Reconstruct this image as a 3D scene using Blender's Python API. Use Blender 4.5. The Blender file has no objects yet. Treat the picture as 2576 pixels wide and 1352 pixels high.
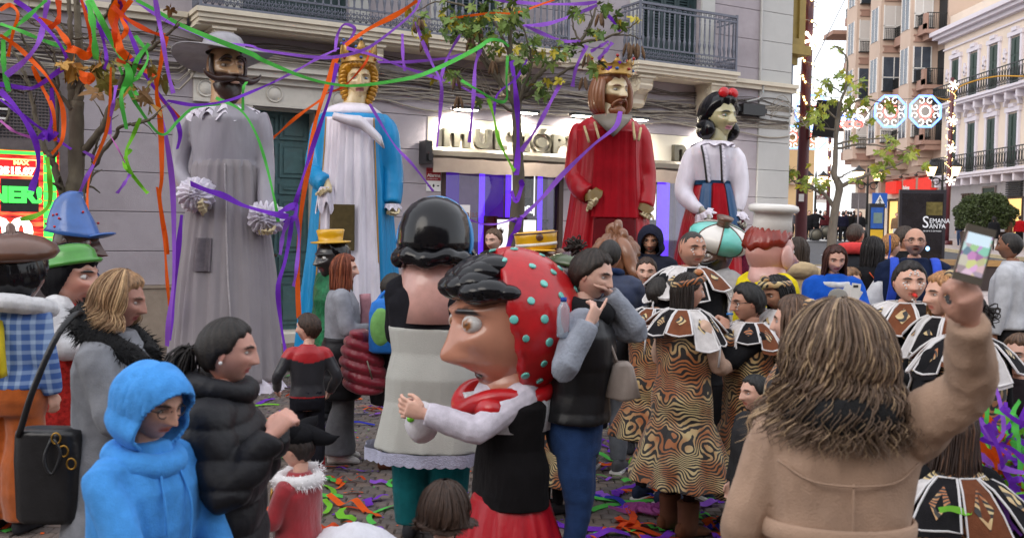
import bpy, math, random
import numpy as np
from math import sin, cos, pi, radians as rad
from mathutils import Matrix, Vector, Euler
SC = bpy.context.scene; COL = SC.collection
rng = np.random.default_rng(7); random.seed(7)
# ------------------------------------------------------------------ camera, sky, sun, exposure
F, CX, CY, CAMH = 2491., 1288., 676., 1.9          # photo measured at 2576 x 1352
PITCH, ROLL = rad(2.4), rad(0.985)
_fw = np.array([0, cos(PITCH), -sin(PITCH)]); _rt = np.array([1., 0, 0]); _up = np.cross(_rt, _fw)
CR = cos(ROLL)*_rt + sin(ROLL)*_up; CU = cos(ROLL)*_up - sin(ROLL)*_rt; CC = np.array([0, 0, CAMH])
def ray(x, y): return _fw + CR*(x-CX)/F - CU*(y-CY)/F
def P(x, y, D): return CC + ray(x, y)*D            # the world point D metres deep that the photo shows at x, y
cam = bpy.data.cameras.new('camera'); camo = bpy.data.objects.new('camera', cam); COL.objects.link(camo)
cam.sensor_width = 36; cam.lens = 36*F/2576; cam.clip_end = 2000; cam.clip_start = .05
m = Matrix(((CR[0], CU[0], -_fw[0], 0), (CR[1], CU[1], -_fw[1], 0), (CR[2], CU[2], -_fw[2], CAMH), (0, 0, 0, 1)))
camo.matrix_world = m; SC.camera = camo
cam.dof.use_dof = True; cam.dof.focus_distance = 10.5; cam.dof.aperture_fstop = 5.0
SUN_EL, SUN_AZ = rad(30), rad(-140)
w = bpy.data.worlds.new("World"); SC.world = w; w.use_nodes = True
nt = w.node_tree; bg = nt.nodes['Background']
sky = nt.nodes.new('ShaderNodeTexSky'); sky.sky_type = 'NISHITA'; sky.sun_disc = False
sky.sun_elevation = SUN_EL; sky.sun_rotation = SUN_AZ; sky.air_density = 1.; sky.dust_density = 2.; sky.ozone_density = 1.
veil = nt.nodes.new('ShaderNodeMix'); veil.data_type = 'RGBA'; veil.inputs[0].default_value = .8; veil.inputs[7].default_value = (6.5, 6.55, 6.8, 1)   # even thin cloud over the whole sky
nt.links.new(sky.outputs[0], veil.inputs[6]); nt.links.new(veil.outputs[2], bg.inputs[0]); bg.inputs[1].default_value = .15
sl = bpy.data.lights.new('sun', 'SUN'); sl.energy = .6; sl.angle = rad(40); sl.color = (1, .95, .88)
so = bpy.data.objects.new('sun', sl); COL.objects.link(so)
_sd = Vector((sin(SUN_AZ)*cos(SUN_EL), cos(SUN_AZ)*cos(SUN_EL), sin(SUN_EL)))
so.rotation_euler = _sd.to_track_quat('Z', 'Y').to_euler(); so.location = (0, -5, 30)
SC.view_settings.view_transform = 'Standard'; SC.view_settings.look = 'None'
SC.view_settings.exposure = .78; SC.view_settings.gamma = 1
SC.cycles.max_bounces = 6; SC.cycles.diffuse_bounces = 3; SC.cycles.glossy_bounces = 3; SC.cycles.transmission_bounces = 6; SC.cycles.transparent_max_bounces = 8
SC.cycles.use_denoising = True
# ------------------------------------------------------------------ terrain: flat square, street rising gently beyond
def ground(x, y):
    y = np.asarray(y, float)
    t = np.clip(y-13, 0, None); z = .034*t - .034*np.where(t < 3, t*(1-t/6), 1.5)
    return np.minimum(z, 1.55)
# ------------------------------------------------------------------ materials
MATS = {}
def nd(t, typ, **k):
    n = t.nodes.new(typ)
    for a, b in k.items():
        if a in n.bl_rna.properties: setattr(n, a, b)
        else: n.inputs[a].default_value = b
    return n
def mat(name, col, rough=.8, var=.12, scale=8., bump=.15, bscale=None, metal=0., coat=0., sheen=0., emit=None, es=1., attr=False, spec=.5, sss=0., alpha=1., trans=0., stretch=None, dirt=0.):
    if name in MATS: return MATS[name]
    m = bpy.data.materials.new(name); m.use_nodes = True; t = m.node_tree; b = t.nodes['Principled BSDF']
    b.inputs['Roughness'].default_value = rough; b.inputs['Metallic'].default_value = metal
    b.inputs['Coat Weight'].default_value = coat; b.inputs['Coat Roughness'].default_value = .08
    b.inputs['Sheen Weight'].default_value = sheen; b.inputs['Specular IOR Level'].default_value = spec
    b.inputs['Transmission Weight'].default_value = trans
    if sss: b.inputs['Subsurface Weight'].default_value = sss; b.inputs['Subsurface Scale'].default_value = .01
    tc = nd(t, 'ShaderNodeTexCoord'); vec = tc.outputs['Object']
    if stretch:
        mp = nd(t, 'ShaderNodeMapping'); mp.inputs['Scale'].default_value = stretch; t.links.new(vec, mp.inputs[0]); vec = mp.outputs[0]
    src = None
    if attr: src = nd(t, 'ShaderNodeAttribute', attribute_name='Col').outputs['Color']
    if var:
        nz = nd(t, 'ShaderNodeTexNoise', Scale=scale, Detail=5., Roughness=.6); t.links.new(vec, nz.inputs['Vector'])
        mr = nd(t, 'ShaderNodeMapRange'); mr.inputs['From Min'].default_value = .3; mr.inputs['From Max'].default_value = .7
        mr.inputs['To Min'].default_value = 1-var; mr.inputs['To Max'].default_value = 1+var
        t.links.new(nz.outputs[0], mr.inputs[0])
        mx = nd(t, 'ShaderNodeMix', data_type='RGBA', blend_type='MULTIPLY'); mx.inputs[0].default_value = 1
        if src: t.links.new(src, mx.inputs[6])
        else: mx.inputs[6].default_value = (*col, 1)
        t.links.new(mr.outputs[0], mx.inputs[7]); src = mx.outputs[2]
        if dirt:
            n2 = nd(t, 'ShaderNodeTexNoise', Scale=scale*.35, Detail=8., Roughness=.7); t.links.new(vec, n2.inputs['Vector'])
            m2 = nd(t, 'ShaderNodeMapRange'); m2.inputs['From Min'].default_value = .48; m2.inputs['From Max'].default_value = .75; m2.inputs['To Max'].default_value = dirt
            t.links.new(n2.outputs[0], m2.inputs[0])
            mx2 = nd(t, 'ShaderNodeMix', data_type='RGBA'); t.links.new(m2.outputs[0], mx2.inputs[0]); t.links.new(src, mx2.inputs[6])
            mx2.inputs[7].default_value = (.09, .075, .06, 1); src = mx2.outputs[2]
    if src: t.links.new(src, b.inputs['Base Color'])
    else: b.inputs['Base Color'].default_value = (*col, 1)
    if bump:
        n3 = nd(t, 'ShaderNodeTexNoise', Scale=(bscale or scale*5), Detail=4.); t.links.new(vec, n3.inputs['Vector'])
        bp = nd(t, 'ShaderNodeBump', Strength=bump, Distance=.01); t.links.new(n3.outputs[0], bp.inputs['Height']); t.links.new(bp.outputs[0], b.inputs['Normal'])
    if emit: b.inputs['Emission Color'].default_value = (*emit, 1); b.inputs['Emission Strength'].default_value = es
    MATS[name] = m; return m
def cloth(name, col, **k):
    a = dict(rough=.9, var=.18, scale=14, bump=.35, bscale=160, sheen=.0 if col and max(col) < .06 else .06, spec=.12); a.update(k); return mat(name, col, **a)
def satin(name, col): return mat(name, col, rough=.36, var=.14, scale=5, bump=.6, bscale=12, sheen=0, spec=.4, stretch=(1, 1, .3))
def gloss(name, col, **k):
    a = dict(rough=.3, var=.16, scale=7, bump=.25, bscale=16, coat=.3, dirt=.12); a.update(k); return mat(name, col, **a)
# colours given as the sRGB they are printed with
def S(r, g, b):
    f = lambda c: (c/255/12.92 if c < 10.3 else ((c/255+.055)/1.055)**2.4)
    return (f(r), f(g), f(b))
def tiger(name, base2=(.4, .13, .035), dark=.52, scale=12.):
    if name in MATS: return MATS[name]
    m = bpy.data.materials.new(name); m.use_nodes = True; t = m.node_tree; b = t.nodes['Principled BSDF']; b.inputs['Roughness'].default_value = .55; b.inputs['Sheen Weight'].default_value = .2
    tc = nd(t, 'ShaderNodeTexCoord')
    nz = nd(t, 'ShaderNodeTexNoise', Scale=4.2, Detail=1.5); t.links.new(tc.outputs['Object'], nz.inputs['Vector'])
    sc = nd(t, 'ShaderNodeVectorMath', operation='SCALE'); sc.inputs['Scale'].default_value = .42; t.links.new(nz.outputs['Color'], sc.inputs[0])
    ad = nd(t, 'ShaderNodeVectorMath', operation='ADD'); t.links.new(tc.outputs['Object'], ad.inputs[0]); t.links.new(sc.outputs[0], ad.inputs[1])
    wv = nd(t, 'ShaderNodeTexWave', Scale=scale, Distortion=2.2, Detail=2.); wv.bands_direction = 'Z'; wv.inputs['Detail Scale'].default_value = 1.4
    t.links.new(ad.outputs[0], wv.inputs['Vector'])
    n2 = nd(t, 'ShaderNodeTexNoise', Scale=5., Detail=2.); t.links.new(tc.outputs['Object'], n2.inputs['Vector'])
    r2 = nd(t, 'ShaderNodeValToRGB'); e = r2.color_ramp; e.elements[0].position = .42; e.elements[0].color = (.6, .46, .22, 1); e.elements[1].position = .58; e.elements[1].color = (*base2, 1)
    t.links.new(n2.outputs[0], r2.inputs[0])
    r1 = nd(t, 'ShaderNodeValToRGB'); e = r1.color_ramp; e.elements[0].position = dark-.06; e.elements[0].color = (0, 0, 0, 1); e.elements[1].position = dark+.06; e.elements[1].color = (1, 1, 1, 1)
    t.links.new(wv.outputs['Fac'], r1.inputs[0])
    mx = nd(t, 'ShaderNodeMix', data_type='RGBA'); t.links.new(r1.outputs[0], mx.inputs[0]); mx.inputs[6].default_value = (.012, .009, .008, 1); t.links.new(r2.outputs[0], mx.inputs[7])
    t.links.new(mx.outputs[2], b.inputs['Base Color']); MATS[name] = m; return m
# ------------------------------------------------------------------ mesh builder
FW, WW = dict(smooth=False, world=True), dict(world=True)
class MB:
    def __init__(s, M=None): s.v = []; s.q = []; s.t = []; s.c = []; s.n = 0; s.M = M; s.qm = []; s.tm = []
    def add(s, V, Q=None, T=None, col=None, mi=0):
        V = np.asarray(V, float).reshape(-1, 3)
        if s.M is not None:
            V = V @ s.M[:3, :3].T + s.M[:3, 3]
            if np.linalg.det(s.M[:3, :3]) < 0:
                if Q is not None and len(Q): Q = np.asarray(Q)[:, ::-1]
                if T is not None and len(T): T = np.asarray(T)[:, ::-1]
        s.v.append(V); o = s.n; s.n += len(V)
        if Q is not None and len(Q): s.q.append(np.asarray(Q)+o); s.qm.append(np.full(len(Q), mi))
        if T is not None and len(T): s.t.append(np.asarray(T)+o); s.tm.append(np.full(len(T), mi))
        if col is None: col = (1, 1, 1)
        c = np.asarray(col, float); s.c.append(np.broadcast_to(c, (len(V), 3)) if c.ndim == 1 else c)
        return s
    BQ = np.array([[0, 3, 2, 1], [4, 5, 6, 7], [0, 1, 5, 4], [1, 2, 6, 5], [2, 3, 7, 6], [3, 0, 4, 7]])
    def bx(s, lo, hi, **k):
        x0, y0, z0 = lo; x1, y1, z1 = hi
        return s.add([(x0, y0, z0), (x1, y0, z0), (x1, y1, z0), (x0, y1, z0), (x0, y0, z1), (x1, y0, z1), (x1, y1, z1), (x0, y1, z1)], MB.BQ, **k)
    def box(s, c, sz, R=None, taper=1., **k):
        h = np.array(sz)/2; V = np.array([(-1, -1, -1), (1, -1, -1), (1, 1, -1), (-1, 1, -1), (-1, -1, 1), (1, -1, 1), (1, 1, 1), (-1, 1, 1)])*h
        V[4:, :2] *= taper
        if R is not None: V = V @ np.array(R).T
        return s.add(V+np.array(c), MB.BQ, **k)
    def loft(s, rings, cap=True, closed=True, **k):
        R = np.asarray(rings, float); m_, n = R.shape[:2]
        i = np.arange(m_-1)[:, None]; j = np.arange(n if closed else n-1)[None]; j2 = (j+1) % n
        Q = np.stack([i*n+j, i*n+j2, (i+1)*n+j2, (i+1)*n+j], -1).reshape(-1, 4)
        V = R.reshape(-1, 3); T = []
        if cap and closed:
            V = np.vstack([V, R[0].mean(0), R[-1].mean(0)]); a = m_*n; jj = np.arange(n); jn = (jj+1) % n
            T = np.vstack([np.stack([np.full(n, a), jn, jj], -1), np.stack([np.full(n, a+1), (m_-1)*n+jj, (m_-1)*n+jn], -1)])
        if 'col' in k and k['col'] is not None and np.ndim(k['col']) == 2 and len(k['col']) == m_*n:
            c = np.asarray(k['col']); k['col'] = np.vstack([c, c[:1], c[-1:]]) if len(V) > len(c) else c
        return s.add(V, Q, T, **k)
    def tube(s, pts, r, n=8, cap=True, ell=None, up=None, **k):
        p = np.asarray(pts, float); m_ = len(p); r = np.broadcast_to(np.asarray(r, float), (m_,))
        t = np.gradient(p, axis=0); t /= np.linalg.norm(t, axis=1)[:, None]+1e-9
        u = np.array(up if up is not None else ((0, 0, 1.) if abs(t[0, 2]) < .8 else (1., 0, 0)), float)
        a = np.arange(n)*2*pi/n; ca, sa = np.cos(a), np.sin(a); rings = np.empty((m_, n, 3)); e = ell or (1, 1)
        for i in range(m_):
            b = u-t[i]*(u@t[i]); b /= np.linalg.norm(b)+1e-9; c = np.cross(t[i], b)
            if up is None: u = b
            rings[i] = p[i]+r[i]*(e[0]*ca[:, None]*c+e[1]*sa[:, None]*b)
        return s.loft(rings, cap=cap, **k)
    def ell(s, c, rx, ry, rz, n=16, m_=10, R=None, **k):
        el = np.linspace(-pi/2, pi/2, m_)[:, None]; az = (np.arange(n)*2*pi/n)[None]
        V = np.stack([rx*np.cos(el)*np.cos(az), ry*np.cos(el)*np.sin(az), rz*np.sin(el)+0*az], -1)
        if R is not None: V = V @ np.array(R).T
        return s.loft(V+np.array(c), cap=False, **k)
    def strip(s, L, R_, **k):                           # ribbon between two polylines
        L = np.asarray(L); R_ = np.asarray(R_); n = len(L); i = np.arange(n-1)
        return s.add(np.vstack([L, R_]), np.stack([i, i+1, n+i+1, n+i], -1), **k)
    def arrays(s):
        V = np.vstack(s.v); Q = np.vstack(s.q) if s.q else np.zeros((0, 4), int); T = np.vstack(s.t) if s.t else np.zeros((0, 3), int)
        return V, Q, T, np.vstack(s.c)
    def each(s, name, mats, parent, boxes, **k):          # every box a part of its own
        for lo, hi in boxes: MB(s.M).bx(lo, hi).build(name, mats, parent, **FW)
    def build(s, name, mats, parent=None, smooth=True, world=False, colors=False):
        V, Q, T, C = s.arrays()
        if parent is not None and world:
            Mi = np.array(PM[parent.name].inverted()); V = V @ Mi[:3, :3].T + Mi[:3, 3]
        me = mesh_np(name, V, Q, T, C if colors else None, smooth, np.concatenate((s.qm or [np.zeros(0, int)])+(s.tm or [])))
        for mm in (mats if isinstance(mats, (list, tuple)) else [mats]): me.materials.append(mm)
        return put(name, me, parent)
def mesh_np(name, V, Q, T, C=None, smooth=True, mi=None):
    me = bpy.data.meshes.new(name); nq, ntr = len(Q), len(T)
    me.vertices.add(len(V)); me.vertices.foreach_set('co', np.asarray(V, np.float32).ravel())
    idx = np.concatenate([np.asarray(Q).ravel(), np.asarray(T).ravel()]).astype(np.int32)
    me.loops.add(len(idx)); me.loops.foreach_set('vertex_index', idx)
    me.polygons.add(nq+ntr); me.polygons.foreach_set('loop_start', np.concatenate([np.arange(nq)*4, nq*4+np.arange(ntr)*3]).astype(np.int32))
    me.update(calc_edges=True)
    me.polygons.foreach_set('use_smooth', np.full(nq+ntr, bool(smooth)))
    if mi is not None and len(mi) and mi.max() > 0: me.polygons.foreach_set('material_index', np.asarray(mi, np.int32))
    if C is not None:
        a = me.color_attributes.new('Col', 'FLOAT_COLOR', 'POINT'); a.data.foreach_set('color', np.c_[C, np.ones(len(C))].astype(np.float32).ravel())
    me.validate(); return me
PM = {}
def put(name, data, parent=None):
    o = bpy.data.objects.new(name, data); COL.objects.link(o)
    if parent is not None: o.parent = parent; PM[o.name] = PM.get(parent.name, Matrix())
    else: PM[o.name] = Matrix()
    return o
def tag(o, label=None, cat=None, group=None, kind=None):
    if label: o['label'] = label
    if cat: o['category'] = cat
    if group: o['group'] = group
    if kind: o['kind'] = kind
    return o
def thing(name, loc, label, cat, rz=0., group=None, scale=1.):
    o = bpy.data.objects.new(name, None); COL.objects.link(o); o.location = loc; o.rotation_euler = (0, 0, rz); o.empty_display_size = .1
    if scale != 1: o.scale = (scale,)*3
    PM[o.name] = Matrix.LocRotScale(Vector(loc), Euler((0, 0, rz)), Vector((scale,)*3)); return tag(o, label, cat, group)
def copy_tree(o, parent=None):
    c = o.copy(); COL.objects.link(c); c.parent = parent
    for ch in list(o.children): copy_tree(ch, c)
    return c
def text(name, body, size, M, material, parent=None, ext=.01, align='LEFT', font_scale=(1, 1), bold=0.):
    cu = bpy.data.curves.new(name, 'FONT'); cu.body = body; cu.size = size; cu.extrude = ext; cu.align_x = align; cu.offset = bold; cu.resolution_u = 3
    cu.materials.append(material); o = put(name, cu, parent)
    Mw = M @ Matrix.Diagonal((font_scale[0], font_scale[1], 1, 1))
    o.matrix_local = (PM[parent.name].inverted() @ Mw) if parent is not None else Mw
    return o
def spl(pts, n):                                         # smooth curve through points (Catmull-Rom)
    p = np.asarray(pts, float); k = len(p)
    if k < 3: return p[0]+(p[-1]-p[0])*np.linspace(0, 1, n)[:, None]
    q = np.vstack([2*p[0]-p[1], p, 2*p[-1]-p[-2]]); s = np.linspace(0, k-1-1e-6, n); i = s.astype(int); f = (s-i)[:, None]
    a, b, c, d = q[i], q[i+1], q[i+2], q[i+3]
    return .5*(2*b+(c-a)*f+(2*a-5*b+4*c-d)*f**2+(3*b-a-3*c+d)*f**3)
def g2(x, s): return np.exp(-(x/s)**2)
def sst(a, b, x): t = np.clip((x-a)/(b-a), 0, 1); return t*t*(3-2*t)
def rotm(ax, a): return np.array(Matrix.Rotation(a, 3, ax))
def noise3(p, k, seed=0, oct=3):
    r = np.random.default_rng(seed); out = 0; amp = 1
    for o in range(oct):
        for _ in range(3):
            d = r.normal(size=3); d /= np.linalg.norm(d); e = r.normal(size=3); e /= np.linalg.norm(e)
            out = out+amp*np.sin(p@d*k+1.3*np.sin(p@e*k*.7+r.uniform(0, 6))+r.uniform(0, 6))
        k *= 1.9; amp *= .5
    return out/4.
def tri_count(): return sum(len(me.loop_triangles) for me in bpy.data.meshes)
# ------------------------------------------------------------------ remesh jobs: lofts fused into one surface, all evaluated together
JOBS = []
def fuse(mb, voxel, done, smooth=4): JOBS.append((mb, voxel, done, smooth))
def run_jobs():
    tmp = []
    for mb, voxel, done, smo in JOBS:
        V, Q, T, C = mb.arrays(); me = mesh_np('tmp', V, Q, T, None, True); o = bpy.data.objects.new('tmp', me); COL.objects.link(o)
        r = o.modifiers.new('r', 'REMESH'); r.mode = 'VOXEL'; r.voxel_size = voxel; r.adaptivity = 0
        if smo: s_ = o.modifiers.new('s', 'SMOOTH'); s_.iterations = smo; s_.factor = .5
        tmp.append(o)
    dg = bpy.context.evaluated_depsgraph_get(); dg.update()
    for o, (mb, voxel, done, smo) in zip(tmp, JOBS):
        me = o.evaluated_get(dg).to_mesh(); n = len(me.vertices); V = np.empty(n*3, np.float32); me.vertices.foreach_get('co', V)
        N = np.empty(n*3, np.float32); me.vertex_normals.foreach_get('vector', N)
        ls = np.empty(len(me.polygons), np.int32); lt = np.empty(len(me.polygons), np.int32); me.polygons.foreach_get('loop_start', ls); me.polygons.foreach_get('loop_total', lt)
        li = np.empty(len(me.loops), np.int32); me.loops.foreach_get('vertex_index', li)
        q = ls[lt == 4]; t = ls[lt == 3]
        Q = li[q[:, None]+np.arange(4)]; T = li[t[:, None]+np.arange(3)] if len(t) else np.zeros((0, 3), int)
        done(V.reshape(-1, 3).astype(float), N.reshape(-1, 3).astype(float), Q, T)
        o.evaluated_get(dg).to_mesh_clear()
    for o in tmp:
        me = o.data; bpy.data.objects.remove(o); bpy.data.meshes.remove(me)
    JOBS.clear()
# ================================================================== SETTING
TH = rad(60.06); WD = np.array([sin(TH), cos(TH), 0]); WN = np.array([cos(TH), -sin(TH), 0]); W0 = np.array([-5.289, 14.897, 0])
WM = np.eye(4); WM[:3, 0] = WD; WM[:3, 1] = WN; WM[:3, 2] = (0, 0, 1); WM[:3, 3] = W0     # wall frame: u along, v out, z up
def wp(u, v, z): return W0+WD*u+WN*v+np.array([0, 0, z])
def wtext(u, v, z): return Matrix(((WD[0], 0, WN[0], wp(u, v, z)[0]), (WD[1], 0, WN[1], wp(u, v, z)[1]), (0, 1, 0, z), (0, 0, 0, 1)))
def W(): return MB(WM)
M_stucco = mat('stucco_lilac', S(168, 160, 166), rough=.92, var=.08, scale=2.2, bump=.45, bscale=70, dirt=.3)
M_cream = mat('stucco_cream', S(188, 188, 186), rough=.9, var=.04, scale=3, bump=.25, bscale=90, dirt=.08)
M_trim = mat('trim_white', S(205, 200, 190), rough=.8, var=.06, scale=6, bump=.2, bscale=60, dirt=.2)
M_slab = mat('slab_paint', S(214, 205, 186), rough=.75, var=.06, scale=5, bump=.15, bscale=50, dirt=.15)
M_stone = mat('plinth_stone', S(158, 143, 128), rough=.85, var=.12, scale=9, bump=.3, bscale=60, dirt=.2)
M_iron = mat('iron_grey', S(104, 108, 122), rough=.5, var=.15, scale=20, bump=.2, bscale=120, spec=.5)
M_shut = mat('shutter_teal', S(44, 62, 66), rough=.55, var=.15, scale=12, bump=.15)
M_door = mat('door_teal', S(76, 108, 110), rough=.6, var=.16, scale=7, bump=.3, bscale=60, dirt=.5)
M_dark = mat('dark_gap', (.02, .02, .022), rough=.7, var=0, bump=0)
M_black = mat('black_plastic', (.018, .018, .02), rough=.4, var=.2, scale=20, bump=.1)
M_cable = mat('cable_grey', S(158, 150, 138), rough=.7, var=.15, scale=9, bump=0)
M_cable2 = mat('cable_dark', S(92, 84, 78), rough=.7, var=.15, scale=9, bump=0)
M_alu = mat('brushed_metal', S(98, 94, 82), rough=.5, var=.12, scale=30, bump=.2, metal=.3, stretch=(1, 1, .1))
M_steel = mat('steel_frame', S(120, 112, 112), rough=.4, var=.15, scale=10, bump=.1, metal=.6)
M_white = mat('white_paint', (.75, .74, .72), rough=.5, var=.04, scale=6, bump=.05)
M_awn = mat('awning_cloth', S(176, 158, 142), rough=.85, var=.07, scale=6, bump=.25, bscale=140)
M_brown = mat('dark_bronze', S(66, 50, 44), rough=.4, var=.1, scale=8, bump=.1, metal=.3)
def glow(name, col, s, var=0, scale=4.): return mat(name, tuple(c*.3 for c in col), rough=.5, var=var, scale=scale, bump=0, emit=col, es=s*.9)
def glass_mat():
    m = bpy.data.materials.new('shop_glass'); m.use_nodes = True; t = m.node_tree; t.nodes.remove(t.nodes['Principled BSDF'])
    o = t.nodes['Material Output']; a = nd(t, 'ShaderNodeBsdfTransparent'); b = nd(t, 'ShaderNodeBsdfGlossy', Roughness=.02); f = nd(t, 'ShaderNodeFresnel', IOR=1.5)
    mx = nd(t, 'ShaderNodeMixShader'); t.links.new(f.outputs[0], mx.inputs[0]); t.links.new(a.outputs[0], mx.inputs[1]); t.links.new(b.outputs[0], mx.inputs[2]); t.links.new(mx.outputs[0], o.inputs['Surface'])
    a.inputs[0].default_value = (.93, .94, .96, 1); return m
M_glass = glass_mat()
# ---- ground
def paving_mat(name, c1, c2, mortar, sx, sy, bump=.5):
    m = bpy.data.materials.new(name); m.use_nodes = True; t = m.node_tree; b = t.nodes['Principled BSDF']; b.inputs['Roughness'].default_value = .85
    tc = nd(t, 'ShaderNodeTexCoord'); br = nd(t, 'ShaderNodeTexBrick', Scale=1.); br.inputs['Brick Width'].default_value = sx; br.inputs['Row Height'].default_value = sy; br.inputs['Mortar Size'].default_value = .012
    br.inputs['Color1'].default_value = (*c1, 1); br.inputs['Color2'].default_value = (*c2, 1); br.inputs['Mortar'].default_value = (*mortar, 1)
    t.links.new(tc.outputs['Object'], br.inputs['Vector']); nz = nd(t, 'ShaderNodeTexNoise', Scale=1.3, Detail=8.); t.links.new(tc.outputs['Object'], nz.inputs['Vector'])
    mr = nd(t, 'ShaderNodeMapRange'); mr.inputs['To Min'].default_value = .6; mr.inputs['To Max'].default_value = 1.35; t.links.new(nz.outputs[0], mr.inputs[0])
    mx = nd(t, 'ShaderNodeMix', data_type='RGBA', blend_type='MULTIPLY'); mx.inputs[0].default_value = 1; t.links.new(br.outputs[0], mx.inputs[6]); t.links.new(mr.outputs[0], mx.inputs[7]); t.links.new(mx.outputs[2], b.inputs['Base Color'])
    bp = nd(t, 'ShaderNodeBump', Strength=bump, Distance=.01); bp.invert = True; t.links.new(br.outputs['Fac'], bp.inputs['Height']); t.links.new(bp.outputs[0], b.inputs['Normal'])
    return m
def sheet(name, xs, ys, dz, material, kind='structure', mask=None):
    X, Y = np.meshgrid(xs, ys); Z = ground(X, Y)+dz; n = len(xs); V = np.stack([X, Y, Z], -1).reshape(-1, 3)
    i, j = np.meshgrid(np.arange(len(ys)-1), np.arange(n-1), indexing='ij'); Q = np.stack([i*n+j, i*n+j+1, (i+1)*n+j+1, (i+1)*n+j], -1).reshape(-1, 4)
    mb = MB(); mb.add(V, Q); return tag(mb.build(name, material), kind=kind)
ysq = np.unique(np.concatenate([np.linspace(-40, 10, 6), np.linspace(10, 66, 57), np.linspace(66, 600, 8)]))
sheet('ground', np.array([-400, -100, -40, -20, -10, 0, 10, 20, 40, 100, 400.]), ysq, -.02, paving_mat('square_paving', S(112, 98, 88), S(96, 84, 76), S(60, 52, 48), .24, .12))
# small stone setts of the square, each one a raised block with a bevelled rim
M_sett = [mat('sett_%d' % i, c, rough=.8, var=.22, scale=7, bump=.4, bscale=60, dirt=.35) for i, c in enumerate([S(104, 93, 88), S(95, 86, 82), S(108, 95, 87), S(90, 83, 80)])]
sq = tag(MB().bx((-7.5, 5.2, -.035), (6.4, 13.4, -.009)).build('pavement', mat('sett_joint', S(70, 60, 54), rough=.95, var=.2, scale=20), None, smooth=False), kind='structure')
def sett_arr(w, d, h, b=.008):
    x, y = w/2, d/2
    V = [(-x, -y, -.01), (x, -y, -.01), (x, y, -.01), (-x, y, -.01), (-x, -y, h-b), (x, -y, h-b), (x, y, h-b), (-x, y, h-b), (-x+b, -y+b, h), (x-b, -y+b, h), (x-b, y-b, h), (-x+b, y-b, h)]
    Q = [(0, 1, 5, 4), (1, 2, 6, 5), (2, 3, 7, 6), (3, 0, 4, 7), (4, 5, 9, 8), (5, 6, 10, 9), (6, 7, 11, 10), (7, 4, 8, 11), (8, 9, 10, 11)]
    return np.array(V), np.array(Q)
SV, SQ = sett_arr(.112, .092, 0)
def in_gap(px, py):
    return ((690 < px < 1000) and 880 < py < 1352) or ((1470 < px < 1910) and 1040 < py < 1352) or (px < 62 and py > 1090)
cells = []
for r, y in enumerate(np.arange(5.4, 13.3, .1)):
    for x in np.arange(-7.3+(r % 2)*.06, 6.3, .12):
        d = y*1.; px = CX+F*x/d; py = 575+F*1.9/d
        if -80 < px < 2650: cells.append((x, y, in_gap(px, py)))
best = sorted([c for c in cells if c[2]], key=lambda c: c[1])
best = [best[i] for i in range(len(best))][:300]; bs = set(best)
sm = []
for i in range(4):
    me = mesh_np('sett', SV, SQ, np.zeros((0, 3), int), None, False); me.materials.append(M_sett[i]); sm.append(me)
for x, y, _ in best:
    o = put('sett', sm[rng.integers(4)], sq); o.location = (x, y, rng.normal(0, .0018)); o.rotation_euler = (rng.normal(0, .012), rng.normal(0, .012), rng.normal(0, .015))
mb = MB()
for c in cells:
    if c in bs: continue
    mb.add(SV+np.array([c[0], c[1], rng.normal(0, .0018)]), SQ, mi=int(rng.integers(4)))
tag(mb.build('setts', M_sett, sq, smooth=False), kind='stuff')
# ---- street
M_asph = mat('asphalt', (.075, .075, .08), rough=.9, var=.2, scale=3, bump=.5, bscale=120)
sheet('road', np.array([9, 12, 16, 20.6]), np.arange(38, 120, 2.), .004, M_asph)
sheet('road', np.array([20.6, 30, 60, 90.]), np.arange(34, 41, 1.), .004, M_asph)
sheet('road', np.array([9, 12, 16, 20.6]), np.arange(34, 38.1, 1.), .0035, M_asph)
M_line = mat('road_paint', (.68, .68, .66), rough=.7, var=.12, scale=8, bump=.1)
zb = MB()
for k in range(9):
    x0 = 9.6+k*1.15; y = 58.
    zb.add([(x0, y-1.6, ground(0, y-1.6)+.012), (x0+.6, y-1.6, ground(0, y-1.6)+.012), (x0+.6, y+2.5, ground(0, y+2.5)+.012), (x0, y+2.5, ground(0, y+2.5)+.012)], [(0, 1, 2, 3)])
for k in range(5):
    x0, y = 13.2+k*.02, 41+k*3.4
    zb.add([(x0, y, ground(0, y)+.012), (x0+.16, y, ground(0, y)+.012), (x0+.16, y+1.4, ground(0, y+1.4)+.012), (x0, y+1.4, ground(0, y+1.4)+.012)], [(0, 1, 2, 3)])
tag(zb.build('road_marking', M_line, smooth=False), kind='structure')
M_side = paving_mat('pink_paving', S(190, 176, 172), S(172, 160, 158), S(120, 112, 110), .6, .4, .3)
sheet('pavement_tiles', np.array([3, 6, 8.9]), np.arange(16, 120, 2.), .1, M_side)
sheet('pavement_tiles', np.array([8.9, 12, 20, 30, 60.]), np.arange(16, 34.1, 1.), .1, M_side)
sheet('far_pavement', np.array([20.85, 24, 27.4]), np.arange(41.2, 120, 2.), .13, M_side)
kb = MB()
for x, ys in ((20.72, np.arange(41, 118, 1.)), (8.95, np.arange(34, 118, 1.))):
    for y in ys:
        z = ground(0, y); z2 = ground(0, y+1); kb.add([(x-.13, y, z-.1), (x+.13, y, z-.1), (x+.13, y+.985, z2-.1), (x-.13, y+.985, z2-.1), (x-.11, y, z+.14), (x+.13, y, z+.14), (x+.13, y+.985, z2+.14), (x-.11, y+.985, z2+.14)], MB.BQ)
for x in np.arange(9, 60, 1.):
    for yy in ((34.05, ) if x < 20.6 else (34.05, 41.1)):
        z = ground(0, yy); kb.bx((x, yy-.12, z-.1), (x+.985, yy+.12, z+.14))
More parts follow.
